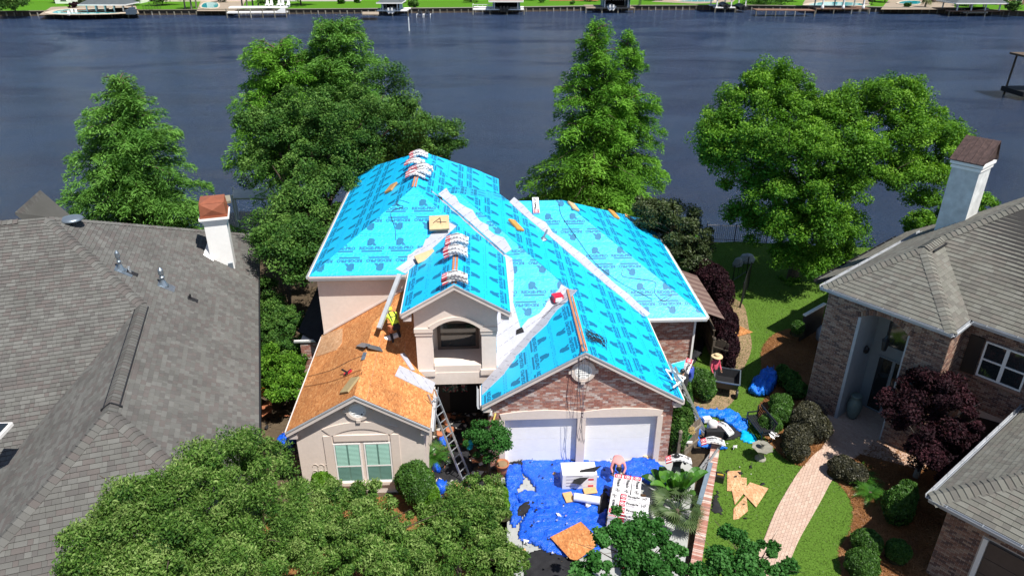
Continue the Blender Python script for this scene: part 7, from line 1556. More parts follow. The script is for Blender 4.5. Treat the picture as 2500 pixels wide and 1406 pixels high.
# ---- fences
def board_fence(name, pts, h, label, w_=.14, mat=m_wood, hf=None, topcap=False):
    t = thing(name, tuple(pts[0]), label, 'fence'); random.seed(len(label))
    for i in range(len(pts) - 1):
        a, b = np.array(pts[i], float), np.array(pts[i + 1], float); a[2] = b[2] = 0; L_ = np.linalg.norm(b - a); d = (b - a) / L_; n = max(1, int(L_ / w_)); s = np.array([-d[1], d[0], 0])
        for j in range(n):
            u = (j + .5) / n; q = a + d * L_ * u; hh_ = (hf((i + u) / (len(pts) - 1)) if hf else h) + random.uniform(-.015, .015); mb = MB(); w2 = L_ / n * .94 / 2
            mb.prism([q - d * w2, q + d * w2, q + d * w2 + (0, 0, hh_ - .04), q + d * w2 * .5 + (0, 0, hh_), q - d * w2 * .5 + (0, 0, hh_), q - d * w2 + (0, 0, hh_ - .04)], s * .022); mb.build('board', mat, t)
        for z in (.35, h * .78): mb = MB(); mb.bar(a + (0, 0, z) - s * .03, b + (0, 0, z) - s * .03, .05, .09); mb.build('rail', mat, t)
        mb = MB(); mb.box(a + (0, 0, h * .53), (.11, .11, h * 1.06)); mb.lathe(a + (0, 0, h * 1.06), [(.06, 0), (.085, .05), (.05, .12), (.0, .14)], 8); mb.build('post', mat, t)
        if topcap: mb = MB(); mb.bar(a + (0, 0, h + .02), b + (0, 0, h + .02), .12, .035); mb.build('cap_rail', mat, t)
    return t
m_darkwood = M('dark_fence_wood', None, .9, .2, 6, .3, pal=[(.10, .08, .06), (.13, .10, .075), (.085, .07, .055)])
fz = 1.85
board_fence('board_fence', [G(1697, 708, 1.5), G(1720, 755, 1.5), G(1744, 808, 1.5)], 1.5, 'dark board fence running back beside the right brick wing', mat=m_darkwood, topcap=True)
board_fence('gate', [G(1744, 828, 1.5), G(1770, 905, 0)], 1.4, 'dark arched board gate behind the worker in the straw hat', mat=m_darkwood, hf=lambda u: 1.4 + .2 * math.sin(u * math.pi), topcap=False)
board_fence('wooden_gate', [G(1652, 1128, 0), G(1702, 1088, 0)], 1.35, 'weathered curved top wooden gate beside the garage with a sunflower ornament', hf=lambda u: 1.1 + .35 * math.sin(u * 1.5))
p = at(1680, 1062, G(1676, 1108, 0)[1] - .1); fl = thing('wall_ornament', tuple(p), 'painted yellow flower ornament with green leaves on the wooden gate', 'ornament')
mb = MB(); m_yel = M('flower_paint', (.60, .42, .16), .7)
for cx__, cz in ((-.07, .25), (.1, .32), (.15, .16)):
    for k_ in range(8): a = k_ * .785; mb.prism([p + (cx__, -.02, cz), p + (cx__ + .11 * math.cos(a - .25), -.02, cz + .11 * math.sin(a - .25)), p + (cx__ + .13 * math.cos(a), -.02, cz + .13 * math.sin(a)), p + (cx__ + .11 * math.cos(a + .25), -.02, cz + .11 * math.sin(a + .25))], (0, -.015, 0))
mb.build('petals', m_yel, fl); mb = MB()
for a in (-.5, -.15, .2, .5): mb.prism([p + (0, 0, -.3), p + (math.sin(a) * .25 - .05, 0, .0), p + (math.sin(a) * .35, 0, .25), p + (math.sin(a) * .25 + .06, 0, .0)], (0, -.02, 0))
mb.build('leaves', M('leaf_paint', (.02, .22, .05), .6), fl); mb = MB(); mb.box(p + (0, -.02, -.33), (.4, .05, .08)); mb.build('base', m_white, fl)
board_fence('fence_stub', [G(728, 1175, 0), G(752, 1165, 0)], 1.25, 'short stub of weathered fence left of the bay wall', w_=.2)
def iron_fence(name, pts, h, label, step=.12, cat='fence', arch_=0):
    t = thing(name, (pts[0][0], pts[0][1], 0), label, cat)
    for i in range(len(pts) - 1):
        a, b = np.array(pts[i], float) * (1, 1, 0), np.array(pts[i + 1], float) * (1, 1, 0); L_ = np.linalg.norm(b - a); n = max(2, int(L_ / step))
        hz = lambda u: h + arch_ * math.sin(math.pi * u)
        for j in range(n + 1): q = a + (b - a) * j / n; th = .05 if j in (0, n) else .018; mb = MB(); mb.bb(q[0] - th / 2, q[0] + th / 2, q[1] - th / 2, q[1] + th / 2, 0, hz(j / n) + (.12 if th > .04 else .04)); mb.build('post' if th > .04 else 'picket', m_black, t)
        mb = MB(); mb.tube([a + (b - a) * u + (0, 0, hz(u)) for u in np.linspace(0, 1, 7)], .018, 4); mb.build('rail', m_black, t); mb = MB(); mb.bar(a + (0, 0, .15), b + (0, 0, .15), .03, .03); mb.build('rail', m_black, t)
    return t
iron_fence('iron_fence', [G(1722, 588, 0), G(1792, 591, 0), G(1870, 595, 0)], 1.15, 'black iron picket fence along the shore in the tree shade')
iron_fence('iron_gate', [G(1807, 752, 0), G(1826, 700, 0)], 1.45, 'open black iron garden gate by the larger purple bush', .14, 'gate', .25)
iron_fence('iron_arch', [G(1788, 690, 0), G(1822, 668, 0)], 1.0, 'low black iron rail behind the open garden gate', .5, 'rail')
# ---- crumpled tarps
def tarp(name, outline, mat, amp, label, seed, step=.075, base_z=.03, cat='tarp', edge=.0, dome=0., fine=1.):
    q = [G(*p, 0) for p in smooth(outline, 3)]; poly = [(p[0], p[1]) for p in q]; a = np.array(poly); lo, hi = a.min(0), a.max(0); cx__, cy = a.mean(0); R0 = max(hi - lo) / 2
    nx, ny = int((hi[0] - lo[0]) / step) + 2, int((hi[1] - lo[1]) / step) + 2; idx = {}; vs = []; fs = []
    gx, gy = np.meshgrid(lo[0] + np.arange(nx) * step, lo[1] + np.arange(ny) * step, indexing='ij'); P = np.stack([gx.ravel(), gy.ravel()], 1)
    jit = np.array([[noise.noise(Vector((x * 1.7, y * 1.7, seed))), noise.noise(Vector((x * 1.7 + 9, y * 1.7, seed)))] for x, y in P]) * .10
    I = inpoly(P + jit, poly).reshape(nx, ny)
    def hgt(x, y):
        v = Vector((x, y, seed * 3.1)); w_ = noise.noise_vector(v * 1.3) * 1.1; v = v + w_
        r = sum((1 - abs(noise.noise(v * f * fine)) * 2.2) ** 2 * g for f, g in ((.7, .42), (1.5, .36), (3.4, .18), (7, .08)))
        dd = max(0, 1 - ((x - cx__) ** 2 + (y - cy) ** 2) / R0 ** 2); return base_z + amp * max(0, r) + dome * dd
    for i in range(nx - 1):
        for j in range(ny - 1):
            if I[i, j] and I[i + 1, j] and I[i, j + 1] and I[i + 1, j + 1]:
                f = []
                for (u, v) in ((i, j), (i + 1, j), (i + 1, j + 1), (i, j + 1)):
                    if (u, v) not in idx:
                        x, y = gx[u, v], gy[u, v]; bd = not all(I[max(0, u - 1):u + 2, max(0, v - 1):v + 2].ravel()); h_ = hgt(x, y); idx[(u, v)] = len(vs); vs.append((x + random.uniform(-.02, .02), y + random.uniform(-.02, .02), h_ * (.35 if bd else 1)))
                    f.append(idx[(u, v)])
                fs.append(tuple(f))
    mb = MB(); mb.add(vs, fs); o = mb.build(name, mat, smooth=True); so_ = o.modifiers.new('thickness', 'SOLIDIFY'); so_.thickness = .008; so_.offset = 1; return tag(o, label, cat)
tarp('tarp', [(1285, 1119), (1400, 1123), (1500, 1129), (1520, 1150), (1505, 1165), (1488, 1230), (1483, 1300), (1465, 1352), (1400, 1366), (1330, 1347), (1268, 1322), (1262, 1290), (1290, 1240), (1302, 1190), (1272, 1150)], m_tarp, .17, 'large wrinkled blue tarp covering the driveway in front of the left garage door', 1)
tarp('tarp', [(1234, 1142), (1268, 1130), (1284, 1170), (1266, 1200), (1288, 1240), (1258, 1292), (1236, 1262), (1230, 1190)], m_tarp, .22, 'crumpled blue tarp bunched along the left edge of the driveway', 2, fine=1.5)
tarp('tarp', [(1512, 1132), (1570, 1122), (1622, 1142), (1648, 1178), (1600, 1188), (1540, 1176), (1518, 1160)], m_tarp, .22, 'crumpled blue tarp heap below the right garage door', 3, dome=.2, fine=1.4)
tarp('tarp', [(1250, 1216), (1300, 1200), (1372, 1225), (1340, 1250), (1285, 1245)], m_tarp, .16, 'narrow bunched fold of blue tarp crossing the driveway', 14, base_z=.14, fine=1.5)
tarp('tarp', [(1696, 996), (1722, 1000), (1790, 1004), (1832, 1040), (1814, 1060), (1782, 1046), (1745, 1020), (1725, 1030), (1712, 1062), (1722, 1085), (1770, 1090), (1768, 1102), (1700, 1092), (1694, 1050)], m_tarp2, .30, 'crumpled bright blue tarp on the grass at the foot of the long ladder', 4, fine=1.3)
tarp('tarp', [(1808, 1046), (1832, 1055), (1852, 1074), (1832, 1086), (1808, 1074)], membrane('cyan_sheet', (.0, .34, .75), (.0, .48, .85), .4), .12, 'cyan sheet corner spread in front of the black bench', 5, fine=1.2)
tarp('tarp', [(1822, 952), (1858, 915), (1886, 905), (1896, 930), (1888, 962), (1850, 974)], m_tarp2, .62, 'tall crumpled blue tarp heap standing alone on the lawn', 6, dome=.2, fine=1.5, step=.06)
for i, (x, y, r_, lab) in enumerate(((1083, 1082, 14, 'crumpled blue tarp scrap beside the ladder in the entry court'), (1066, 1150, 14, 'blue tarp scrap hanging below the leafy tropical plant'), (1078, 1195, 20, 'blue tarp scrap behind the round clipped shrub'), (1070, 1222, 11, 'small blue tarp scrap at the edge of the front tree'), (700, 1080, 24, 'blue tarp scrap in the dark gap left of the bay wall'))):
    tarp('tarp', [(x + r_ * math.cos(t), y + r_ * .8 * math.sin(t)) for t in (0, 1, 2, 3, 4, 5)], m_tarp, .25, lab, 20 + i, dome=.25, step=.05, fine=1.8)
# black felt
for i, (pts, am, z, lab) in enumerate((([(1272, 1368), (1318, 1342), (1400, 1360), (1412, 1400), (1300, 1440)], .10, .03, 'wide sheet of black roofing felt below the large blue tarp'), ([(1236, 1128), (1280, 1118), (1290, 1145), (1262, 1140)], .12, .05, 'torn black felt at the left garage pier'),
        ([(1318, 1222), (1340, 1215), (1356, 1232), (1335, 1240), (1332, 1258), (1322, 1245)], .06, .16, 'ragged black felt scrap on the middle of the large blue tarp'), ([(1258, 1248), (1285, 1225), (1300, 1245), (1262, 1272)], .08, .14, 'black shingle scraps on the left tarp'),
        ([(1470, 1195), (1485, 1190), (1490, 1250), (1458, 1262), (1452, 1235)], .08, .12, 'black felt sheet beside the shingle pallet'), ([(1738, 1042), (1790, 1040), (1812, 1068), (1760, 1075)], .10, .06, 'black felt between the folds of the bright blue tarp'),
        ([(1738, 1250), (1735, 1225), (1752, 1190), (1756, 1222), (1770, 1254)], .05, .03, 'black winged felt scrap on the grass by the brick edging'), ([(1748, 958), (1700, 960), (1705, 935)], .05, .02, 'dark rubbish on the soil below the round bush'),
        ([(1060, 1120), (1140, 1090), (1150, 1180), (1070, 1190)], .14, .03, 'heap of torn dark shingles on the floor of the entry court'), ([(1085, 1040), (1140, 1020), (1150, 1080), (1100, 1090)], .10, .03, 'torn dark shingles farther back in the entry court'), ([(1690, 895), (1720, 850), (1712, 820), (1700, 840), (1680, 880)], .2, .03, 'grey black felt scraps along the brick wing in the shade'))):
    tarp('roofing_felt', pts, m_felt, am, lab, 30 + i, base_z=z, cat='roofing felt', step=.07, fine=1.6)
for (x, y, lab) in ((1832, 1142, 'small black felt shred nearest the birdbath'), (1808, 1155, 'small black felt shred above the plywood pieces'), (1862, 1182, 'small black felt shred right of the plywood pieces'), (1775, 1152, 'small black felt shred left of the plywood pieces'), (1815, 1265, 'tiny black felt shred below the plywood pieces'), (1795, 1165, 'dark shingle piece lying on the plywood')):
    tarp('felt_shred', [(x + 8 * math.cos(t) * random.uniform(.5, 1.2), y + 5 * math.sin(t) * random.uniform(.5, 1.2)) for t in (0, 1, 2, 3, 4, 5)], m_felt, .05, lab, x, step=.04, cat='felt scrap', base_z=.04)
# white litter
random.seed(12)
for (x, y, lab) in ((1284, 1322, 'white paper scrap near the foot of the large tarp'), (1436, 1235, 'white scrap on the tarp below the white roll'), (1365, 1258, 'pale wrapper scrap in the middle of the tarp'), (1795, 1092, 'pale crumpled wrapper on the grass near the birdbath'), (1890, 1062, 'crumpled white bag on the end of the black bench'), (1095, 1128, 'white scrap in the entry court')):
    big = 1.9 if x == 1890 else 1; p = G(x, y, .45 if big > 1 else .12); mb = MB()
    for i in range(7): q = [p + np.array([random.uniform(-.12, .12), random.uniform(-.12, .12), random.uniform(-.03, .08)]) * big for _ in range(4)]; mb.add(q, [(0, 1, 2, 3)]); 
    o = mb.build('litter', m_wrap); tag(o, lab, 'litter')
# ---- plywood
def ply(pts, z, mat, label, name='plywood_sheet', t_=.012, tilt=0):
    q = [G(x, y, z) for x, y in pts]; mb = MB(); mb.prism([p + (0, 0, tilt * (i % 2)) for i, p in enumerate(q)], (0, 0, t_)); o = mb.build(name, mat); return tag(o, label, 'plywood')
ply([(1343, 1311), (1418, 1273), (1458, 1312), (1456, 1332), (1437, 1348), (1407, 1368), (1392, 1364)], .22, m_osb, 'orange oriented strand board sheet on the blue tarp', t_=.015)
ply([(1776, 1150), (1808, 1148), (1809, 1165), (1823, 1166), (1822, 1200), (1775, 1198)], .03, m_osb2, 'squarish plywood scrap with a notch, upper left of the group on the lawn')
ply([(1831, 1177), (1876, 1192), (1846, 1238), (1812, 1201)], .055, m_osb2, 'diamond plywood scrap with dark smears, right of the group on the lawn')
ply([(1787, 1198), (1820, 1199), (1794, 1232)], .045, m_osb2, 'triangular plywood scrap in the middle of the group on the lawn')
ply([(1822, 1208), (1826, 1247), (1803, 1266), (1790, 1268), (1791, 1241)], .03, m_osb2, 'pointed plywood scrap, lowest of the group on the lawn')
ply([(1798, 792), (1838, 811), (1800, 822)], .03, m_osb, 'orange plywood corner beside the purple hedge')
ply([(1110, 1178), (1128, 1180), (1126, 1192), (1112, 1192)], .3, m_lumber, 'small pale board in the entry court', 'board')
mb = MB(); mb.bar(G(1786, 905, 0), G(1784, 862, .0) + (0, .0, 1.2), .2, .02); o = mb.build('leaning_board', m_lumber); tag(o, 'pale board leaning on the purple hedge end', 'board')
# ---- pallet stacks
PLC = ['left garage side', 'middle garage side', 'right garage side', 'left street side', 'upper crosswise', 'middle crosswise', 'lowest crosswise']
def stack_bundles(c, ang, layers, rows, who, top_labels, zb=.12, skip=()):
    ax = rz_ax(ang); n = 0
    for l in range(layers):
        for k_, (u, v, rot) in enumerate(rows if l % 2 == (layers - 1) % 2 else rows[::-1]):
            p = c + ax[0] * (u + random.uniform(-.012, .012)) + ax[1] * (v + random.uniform(-.012, .012)) + np.array([0, 0, zb + l * .13]); a2 = ang + rot + random.uniform(-.02, .02)
            lab = top_labels[k_] if l == layers - 1 else f'{PLC[k_]} bundle, {ordn[l]} layer, {who}'
            put(flats[k_ % 2], p, rz_ax(a2), lab, f'shingle bundles of the {who}')
c = (G(1500, 1157, .8) + G(1572, 1167, .8) + G(1483, 1262, .8) + G(1556, 1270, .8)) / 4 * (1, 1, 0)
va = G(1500, 1157, .8) - G(1483, 1262, .8); ang = math.atan2(va[1], va[0]) - math.pi / 2
rows = [(-.36, .52, -math.pi / 2), (-.02, .52, -math.pi / 2), (.32, .52, -math.pi / 2), (-.36, -.5, math.pi / 2), (.32, -.12, 0.), (.32, -.46, 0.), (.32, -.80, 0.)]
tl_ = ['left of the three upright bundles on top of the main pallet', 'middle of the three upright bundles on top of the main pallet', 'right of the three upright bundles on top of the main pallet', 'bundle with its red badge towards the street at the left of the main pallet top', 'uppermost of the three crosswise bundles on the main pallet', 'middle of the three crosswise bundles on the main pallet', 'lowest of the three crosswise bundles on the main pallet']
stack_bundles(c, ang, 6, rows, 'main pallet on the driveway', tl_)
ax = rz_ax(ang); pt = thing('pallet', tuple(c), 'wooden pallet under the main stack of shingle bundles', 'pallet')
for v in np.linspace(-1.0, 1.0, 8): mb = MB(); mb.box(c + ax[1] * v + ax[0] * .05 + (0, 0, .10), (1.3, .1, .02), ang); mb.build('slat', m_lumber, pt)
for u in (-.5, .05, .6): mb = MB(); mb.box(c + ax[0] * u + (0, 0, .045), (.08, 2.1, .08), ang); mb.build('runner', m_lumber, pt)
c2 = G(1545, 1350, .4) * (1, 1, 0); stack_bundles(c2, ang + .2, 4, [(-.3, .2, -math.pi / 2), (.05, .2, -math.pi / 2), (.4, .2, -math.pi / 2), (.1, -.5, 0.)], 'half hidden pallet under the bottom tree', ['left bundle on the half hidden pallet', 'middle bundle on the half hidden pallet', 'right bundle on the half hidden pallet', 'crosswise bundle nearest the street on the half hidden pallet'], zb=.02)
# white wrapped cartons
c = G(1412, 1190, .0); wp = thing('wrapped_pallet', tuple(c), 'white wrapped stack of cartons on the blue tarp by the garage', 'pallet stack'); tp = c + (0, .05, 0)
for l in range(5):
    mb = MB(); mb.box(tp + (0, .1, .12 + l * .15), (1.28, .72, .145)); cc = mb.build('carton', m_wrap, wp)
    mb = MB(); mb.box(tp + (.42, -.265, .12 + l * .15), (.2, .006, .07)); mb.build('carton_print', m_red if l % 2 else m_wrap, cc); mb = MB(); mb.box(tp + (-.2, -.264, .14 + l * .15), (.6, .005, .02)); mb.build('carton_print', m_inkg, cc)
mb = MB(); a = tp + (-.3, -.35, .62); mb.prism([a + (0, 0, -.12), a + (.3, -.12, -.1), a + (1.15, .42, .30), a + (.35, .3, .22)], (0, 0, .012)); o = mb.build('felt_sheet', m_felt); tag(o, 'stiff black felt sheet draped over the white wrapped cartons', 'roofing felt')
a, b = G(1402, 1212, .3), G(1465, 1222, .3); mb = MB(); mb.tube([a, b], .15, 18); mb.tube([a - (b - a) * .03, a], .06, 10); o = mb.build('membrane_roll', m_wrap, smooth=False); tag(o, 'thick white roll of membrane lying on the blue tarp', 'roll')
block('Z', 1388, 1222, .2, (.35, .5, .06), m_lumber, 'wooden board end poking out beside the white roll', .12); block('Z', 1440, 1207, .1, (.5, .3, .05), m_lumber, 'pale board behind the white roll', .14)
# pots, bath, bench, cart
p = G(1226, 1160, 0); t = thing('plant_pot', tuple(p), 'tall terracotta pot at the left garage pier', 'pot'); mb = MB(); mb.lathe(p, [(.14, 0), (.2, .3), (.24, .52), (.27, .53), (.27, .6), (.23, .6), (.22, .55)], 18); mb.build('pot', m_terra, t, smooth=True); mb = MB(); mb.lathe(p + (0, 0, .55), [(.21, 0), (.2, .01)], 14); mb.build('soil', m_soil, t)
for (x, y, s_, lab) in ((1088, 1012, .2, 'wicker coloured hanging pot by the bay gutter'), (1100, 1045, .18, 'terracotta bowl in the shade of the entry court'), (1075, 1055, .14, 'small pale pot below the plywood gutter')):
    p = G(x, y, .5); t = thing('plant_pot', tuple(p), lab, 'pot'); mb = MB(); mb.lathe(p - (0, 0, .4), [(s_ * .6, 0), (s_, .3), (s_ * 1.1, .34), (s_ * .9, .34)], 14); mb.build('pot', m_terra, t); 
p = G(1147, 1093, .25); mb = MB(); mb.lathe(p, [(.12, 0), (.16, .28), (.17, .28), (.15, .26)], 14); o = mb.build('bucket', M('cyan_plastic', (.02, .45, .65), .4)); tag(o, 'bright cyan bucket standing on the dark shingle heap', 'bucket')
p = G(1856, 1120, 0); t = thing('birdbath', tuple(p), 'stone birdbath with a scalloped bowl on the lawn', 'birdbath'); m_st = M('mossy_stone', (.25, .24, .20), .95, .25, 9, .6, 20)
mb = MB(); mb.lathe(p, [(.22, 0), (.22, .05), (.16, .10), (.13, .14), (.10, .3), (.13, .42), (.2, .47)], 12); mb.build('pedestal', m_st, t)
mb = MB(); vs = []; n = 24
for (rr, z) in ((.12, .47), (.34, .52), (.40, .60), (.36, .585), (.1, .54)): vs += [p + np.array([rr * (1 + (.08 * math.cos(8 * 2 * math.pi * j / n) if rr > .3 else 0)) * math.cos(2 * math.pi * j / n), rr * (1 + (.08 * math.cos(8 * 2 * math.pi * j / n) if rr > .3 else 0)) * math.sin(2 * math.pi * j / n), z]) for j in range(n)]
mb.add(vs, [(i * n + j, i * n + (j + 1) % n, (i + 1) * n + (j + 1) % n, (i + 1) * n + j) for i in range(4) for j in range(n)] + [tuple(range(4 * n, 5 * n))]); mb.build('bowl', m_st, t)
mb = MB(); mb.lathe(p, [(.09, .54), (.07, .62), (.05, .72), (.12, .78), (.13, .82), (.05, .84)], 12); mb.build('finial', m_st, t)
a, b = G(1842, 1035, 0), G(1876, 1078, 0); d = (b - a); L_ = 1.35; d = d / np.linalg.norm(d); s = np.array([-d[1], d[0], 0]); c = (a + b) / 2; t = thing('garden_bench', tuple(c), 'black slatted garden bench with its back to the boxwood balls', 'bench')
for i in range(5): mb = MB(); mb.bar(c - d * L_ / 2 - s * (.08 + i * .1 - .1) + (0, 0, .44), c + d * L_ / 2 - s * (.08 + i * .1 - .1) + (0, 0, .44), .075, .025); mb.build('seat_slat', m_black, t)
for i in range(15): q = c + d * (-L_ / 2 + L_ * (i + .5) / 15) + s * .06; mb = MB(); mb.bar(q + (0, 0, .48), q + s * .14 + (0, 0, .9), .045, .02, upv=s); mb.build('back_slat', m_black, t)
mb = MB(); mb.bar(c - d * L_ / 2 + s * .2 + (0, 0, .92), c + d * L_ / 2 + s * .2 + (0, 0, .92), .05, .07); mb.build('top_rail', m_black, t)
for u in (-1, 1):
    for v in (-.36, .08): mb = MB(); q = c + d * u * L_ / 2 * .96 + s * v; mb.bar(q, q + (0, 0, .62 if v < 0 else .9), .05, .05); mb.build('leg', m_black, t)
    mb = MB(); q = c + d * u * L_ / 2 * .96; mb.bar(q - s * .38 + (0, 0, .63), q + s * .12 + (0, 0, .63), .06, .035); mb.build('armrest', m_black, t)
p = G(1770, 955, 0); t = thing('garden_cart', tuple(p), 'black garden cart with mesh tub on the soil below the straw hat worker', 'cart'); ax = rz_ax(-.35)
mb = MB(); tb = [(p + ax[0] * x * (.42 if k_ == 0 else .55) + ax[1] * y * (.5 if k_ == 0 else .62) + np.array([0, 0, .45 if k_ == 0 else .85])) for k_ in (0, 1) for x, y in ((-1, -1), (1, -1), (1, 1), (-1, 1))]
mb.add(tb, [(0, 1, 2, 3), (0, 4, 5, 1), (1, 5, 6, 2), (2, 6, 7, 3), (3, 7, 4, 0)]); mb.add([q + (0, 0, .02) for q in tb], [(3, 2, 1, 0), (1, 5, 4, 0), (2, 6, 5, 1), (3, 7, 6, 2), (0, 4, 7, 3)]); mb.build('tub', m_black, t)
mb = MB()
for i in range(4): mb.bar(tb[4 + i], tb[4 + (i + 1) % 4], .05, .05)
mb.build('tub_rim', m_galv, t)
for x in (-.5, .5):
    for y in (-.4, .4): me = MB().lathe((0, 0, 0), [(.05, -.05), (.2, -.05), (.22, 0), (.2, .05), (.05, .05)], 16).mesh('wheel', m_black); q = p + ax[0] * x + ax[1] * y + np.array([0, 0, .22]); me.transform(Matrix.Translation(Vector(q)) @ Matrix.Rotation(-.35, 4, 'Z') @ Matrix.Rotation(R(90), 4, 'Y')); link('wheel', me, t)
mb = MB(); mb.tube([p + ax[1] * .6 + (0, 0, .5), p + ax[1] * 1.1 + (0, 0, .95), p + ax[1] * 1.1 + ax[0] * .15 + (0, 0, .95)], .025, 6); mb.build('handle', m_black, t)
# cooler, tool bag, bundles beside the long ladder
p = G(1737, 1052, .1); t = thing('drink_cooler', tuple(p), 'round white drink cooler with red base among the ladder foot clutter', 'cooler'); mb = MB(); mb.lathe(p, [(.18, 0), (.21, .1), (.21, .4), (.19, .48), (.1, .53), (.0, .54)], 16); mb.build('cooler_body', m_wrap, t, smooth=True); mb = MB(); mb.lathe(p + (.12, -.22, 0), [(.13, 0), (.14, .16), (.12, .2), (.0, .21)], 14); mb.build('red_lid', m_red, t)
block('Z', 1724, 1034, .2, (.35, .22, .2), m_wrap, 'small white box at the foot of the long ladder', .1, 'box', 'box')
put(bents[0], G(1765, 1040, .45), rz_ax(-1.0), 'curved shingle bundle sagging over the tarp heap behind the other one', None); put(bents[1], G(1741, 1075, .75), rz_ax(-.12), 'curved shingle bundle sagging across the end of the brick edging', None)
mb = MB(); p = G(1740, 1078, 0); mb.box(p + (0, 0, .3), (.7, .25, .6)); o = mb.build('bundle_support', m_felt); tag(o, 'dark felt pile under the bundle by the brick edging', 'roofing felt')
p = G(1752, 1172, 0); t = thing('tool_bag', tuple(p), 'black tool bag with yellow tool on the grass by the brick edging', 'tool bag'); mb = MB(); mb.box(p + (0, 0, .15), (.45, .28, .28), -.5); mb.build('bag', m_black, t); mb = MB(); mb.bar(p + (-.05, 0, .3), p + (.15, -.1, .33), .05, .05); mb.build('tool', M('yellow_plastic', (.55, .38, .05), .5), t)
for k_ in (0,): mb = MB(); mb.tube([p + (-.15, .0, .28), p + (-.1, 0, .42), p + (.1, 0, .42), p + (.15, 0, .28)], .015, 5); mb.build('handle', m_black, t)
p = G(660, 985, .3); mb = MB(); mb.prism([G(640, 990, .4), G(662, 975, .4), G(665, 1000, .5), G(640, 1018, .4)], (0, 0, .05)); o = mb.build('rusty_sheet', m_terra); tag(o, 'rust red metal sheet in the gap beside the left eave', 'metal sheet')
mb = MB(); mb.lathe(G(641, 965, .5), [(.1, 0), (.2, .1), (.18, .3), (.05, .38)], 12); o = mb.build('orange_pot', M('orange_plastic', (.75, .15, .03), .4)); tag(o, 'orange plastic pot peeking out beside the left eave', 'pot')
p = G(1560, 1345, 1.0); mb = MB(); mb.box(p, (.35, .35, .3), .7); o = mb.build('carton', M('orange_carton', (.8, .13, .03), .5)); tag(o, 'bright orange carton under the bottom tree', 'carton'); o.location.z -= .45
mb = MB(); mb.bar(G(1212, 1002, 2.6), at(1200, 1045, 21.5), .05, .05); o = mb.build('broom_pole', M('yellow_pole', (.62, .5, .12), .5)); tag(o, 'yellow pole leaning at the left garage corner', 'pole')
p = G(1575, 1118, .05); t = thing('straw_hat', tuple(p), 'straw coloured sun hat lying below the right garage door', 'hat'); m_straw = M('straw', (.60, .46, .27), .9, .1, 20); mb = MB(); mb.lathe(p, [(.28, .02), (.27, .03), (.11, .05), (.10, .14), (.04, .16)], 16); mb.build('hat_shell', m_straw, t)
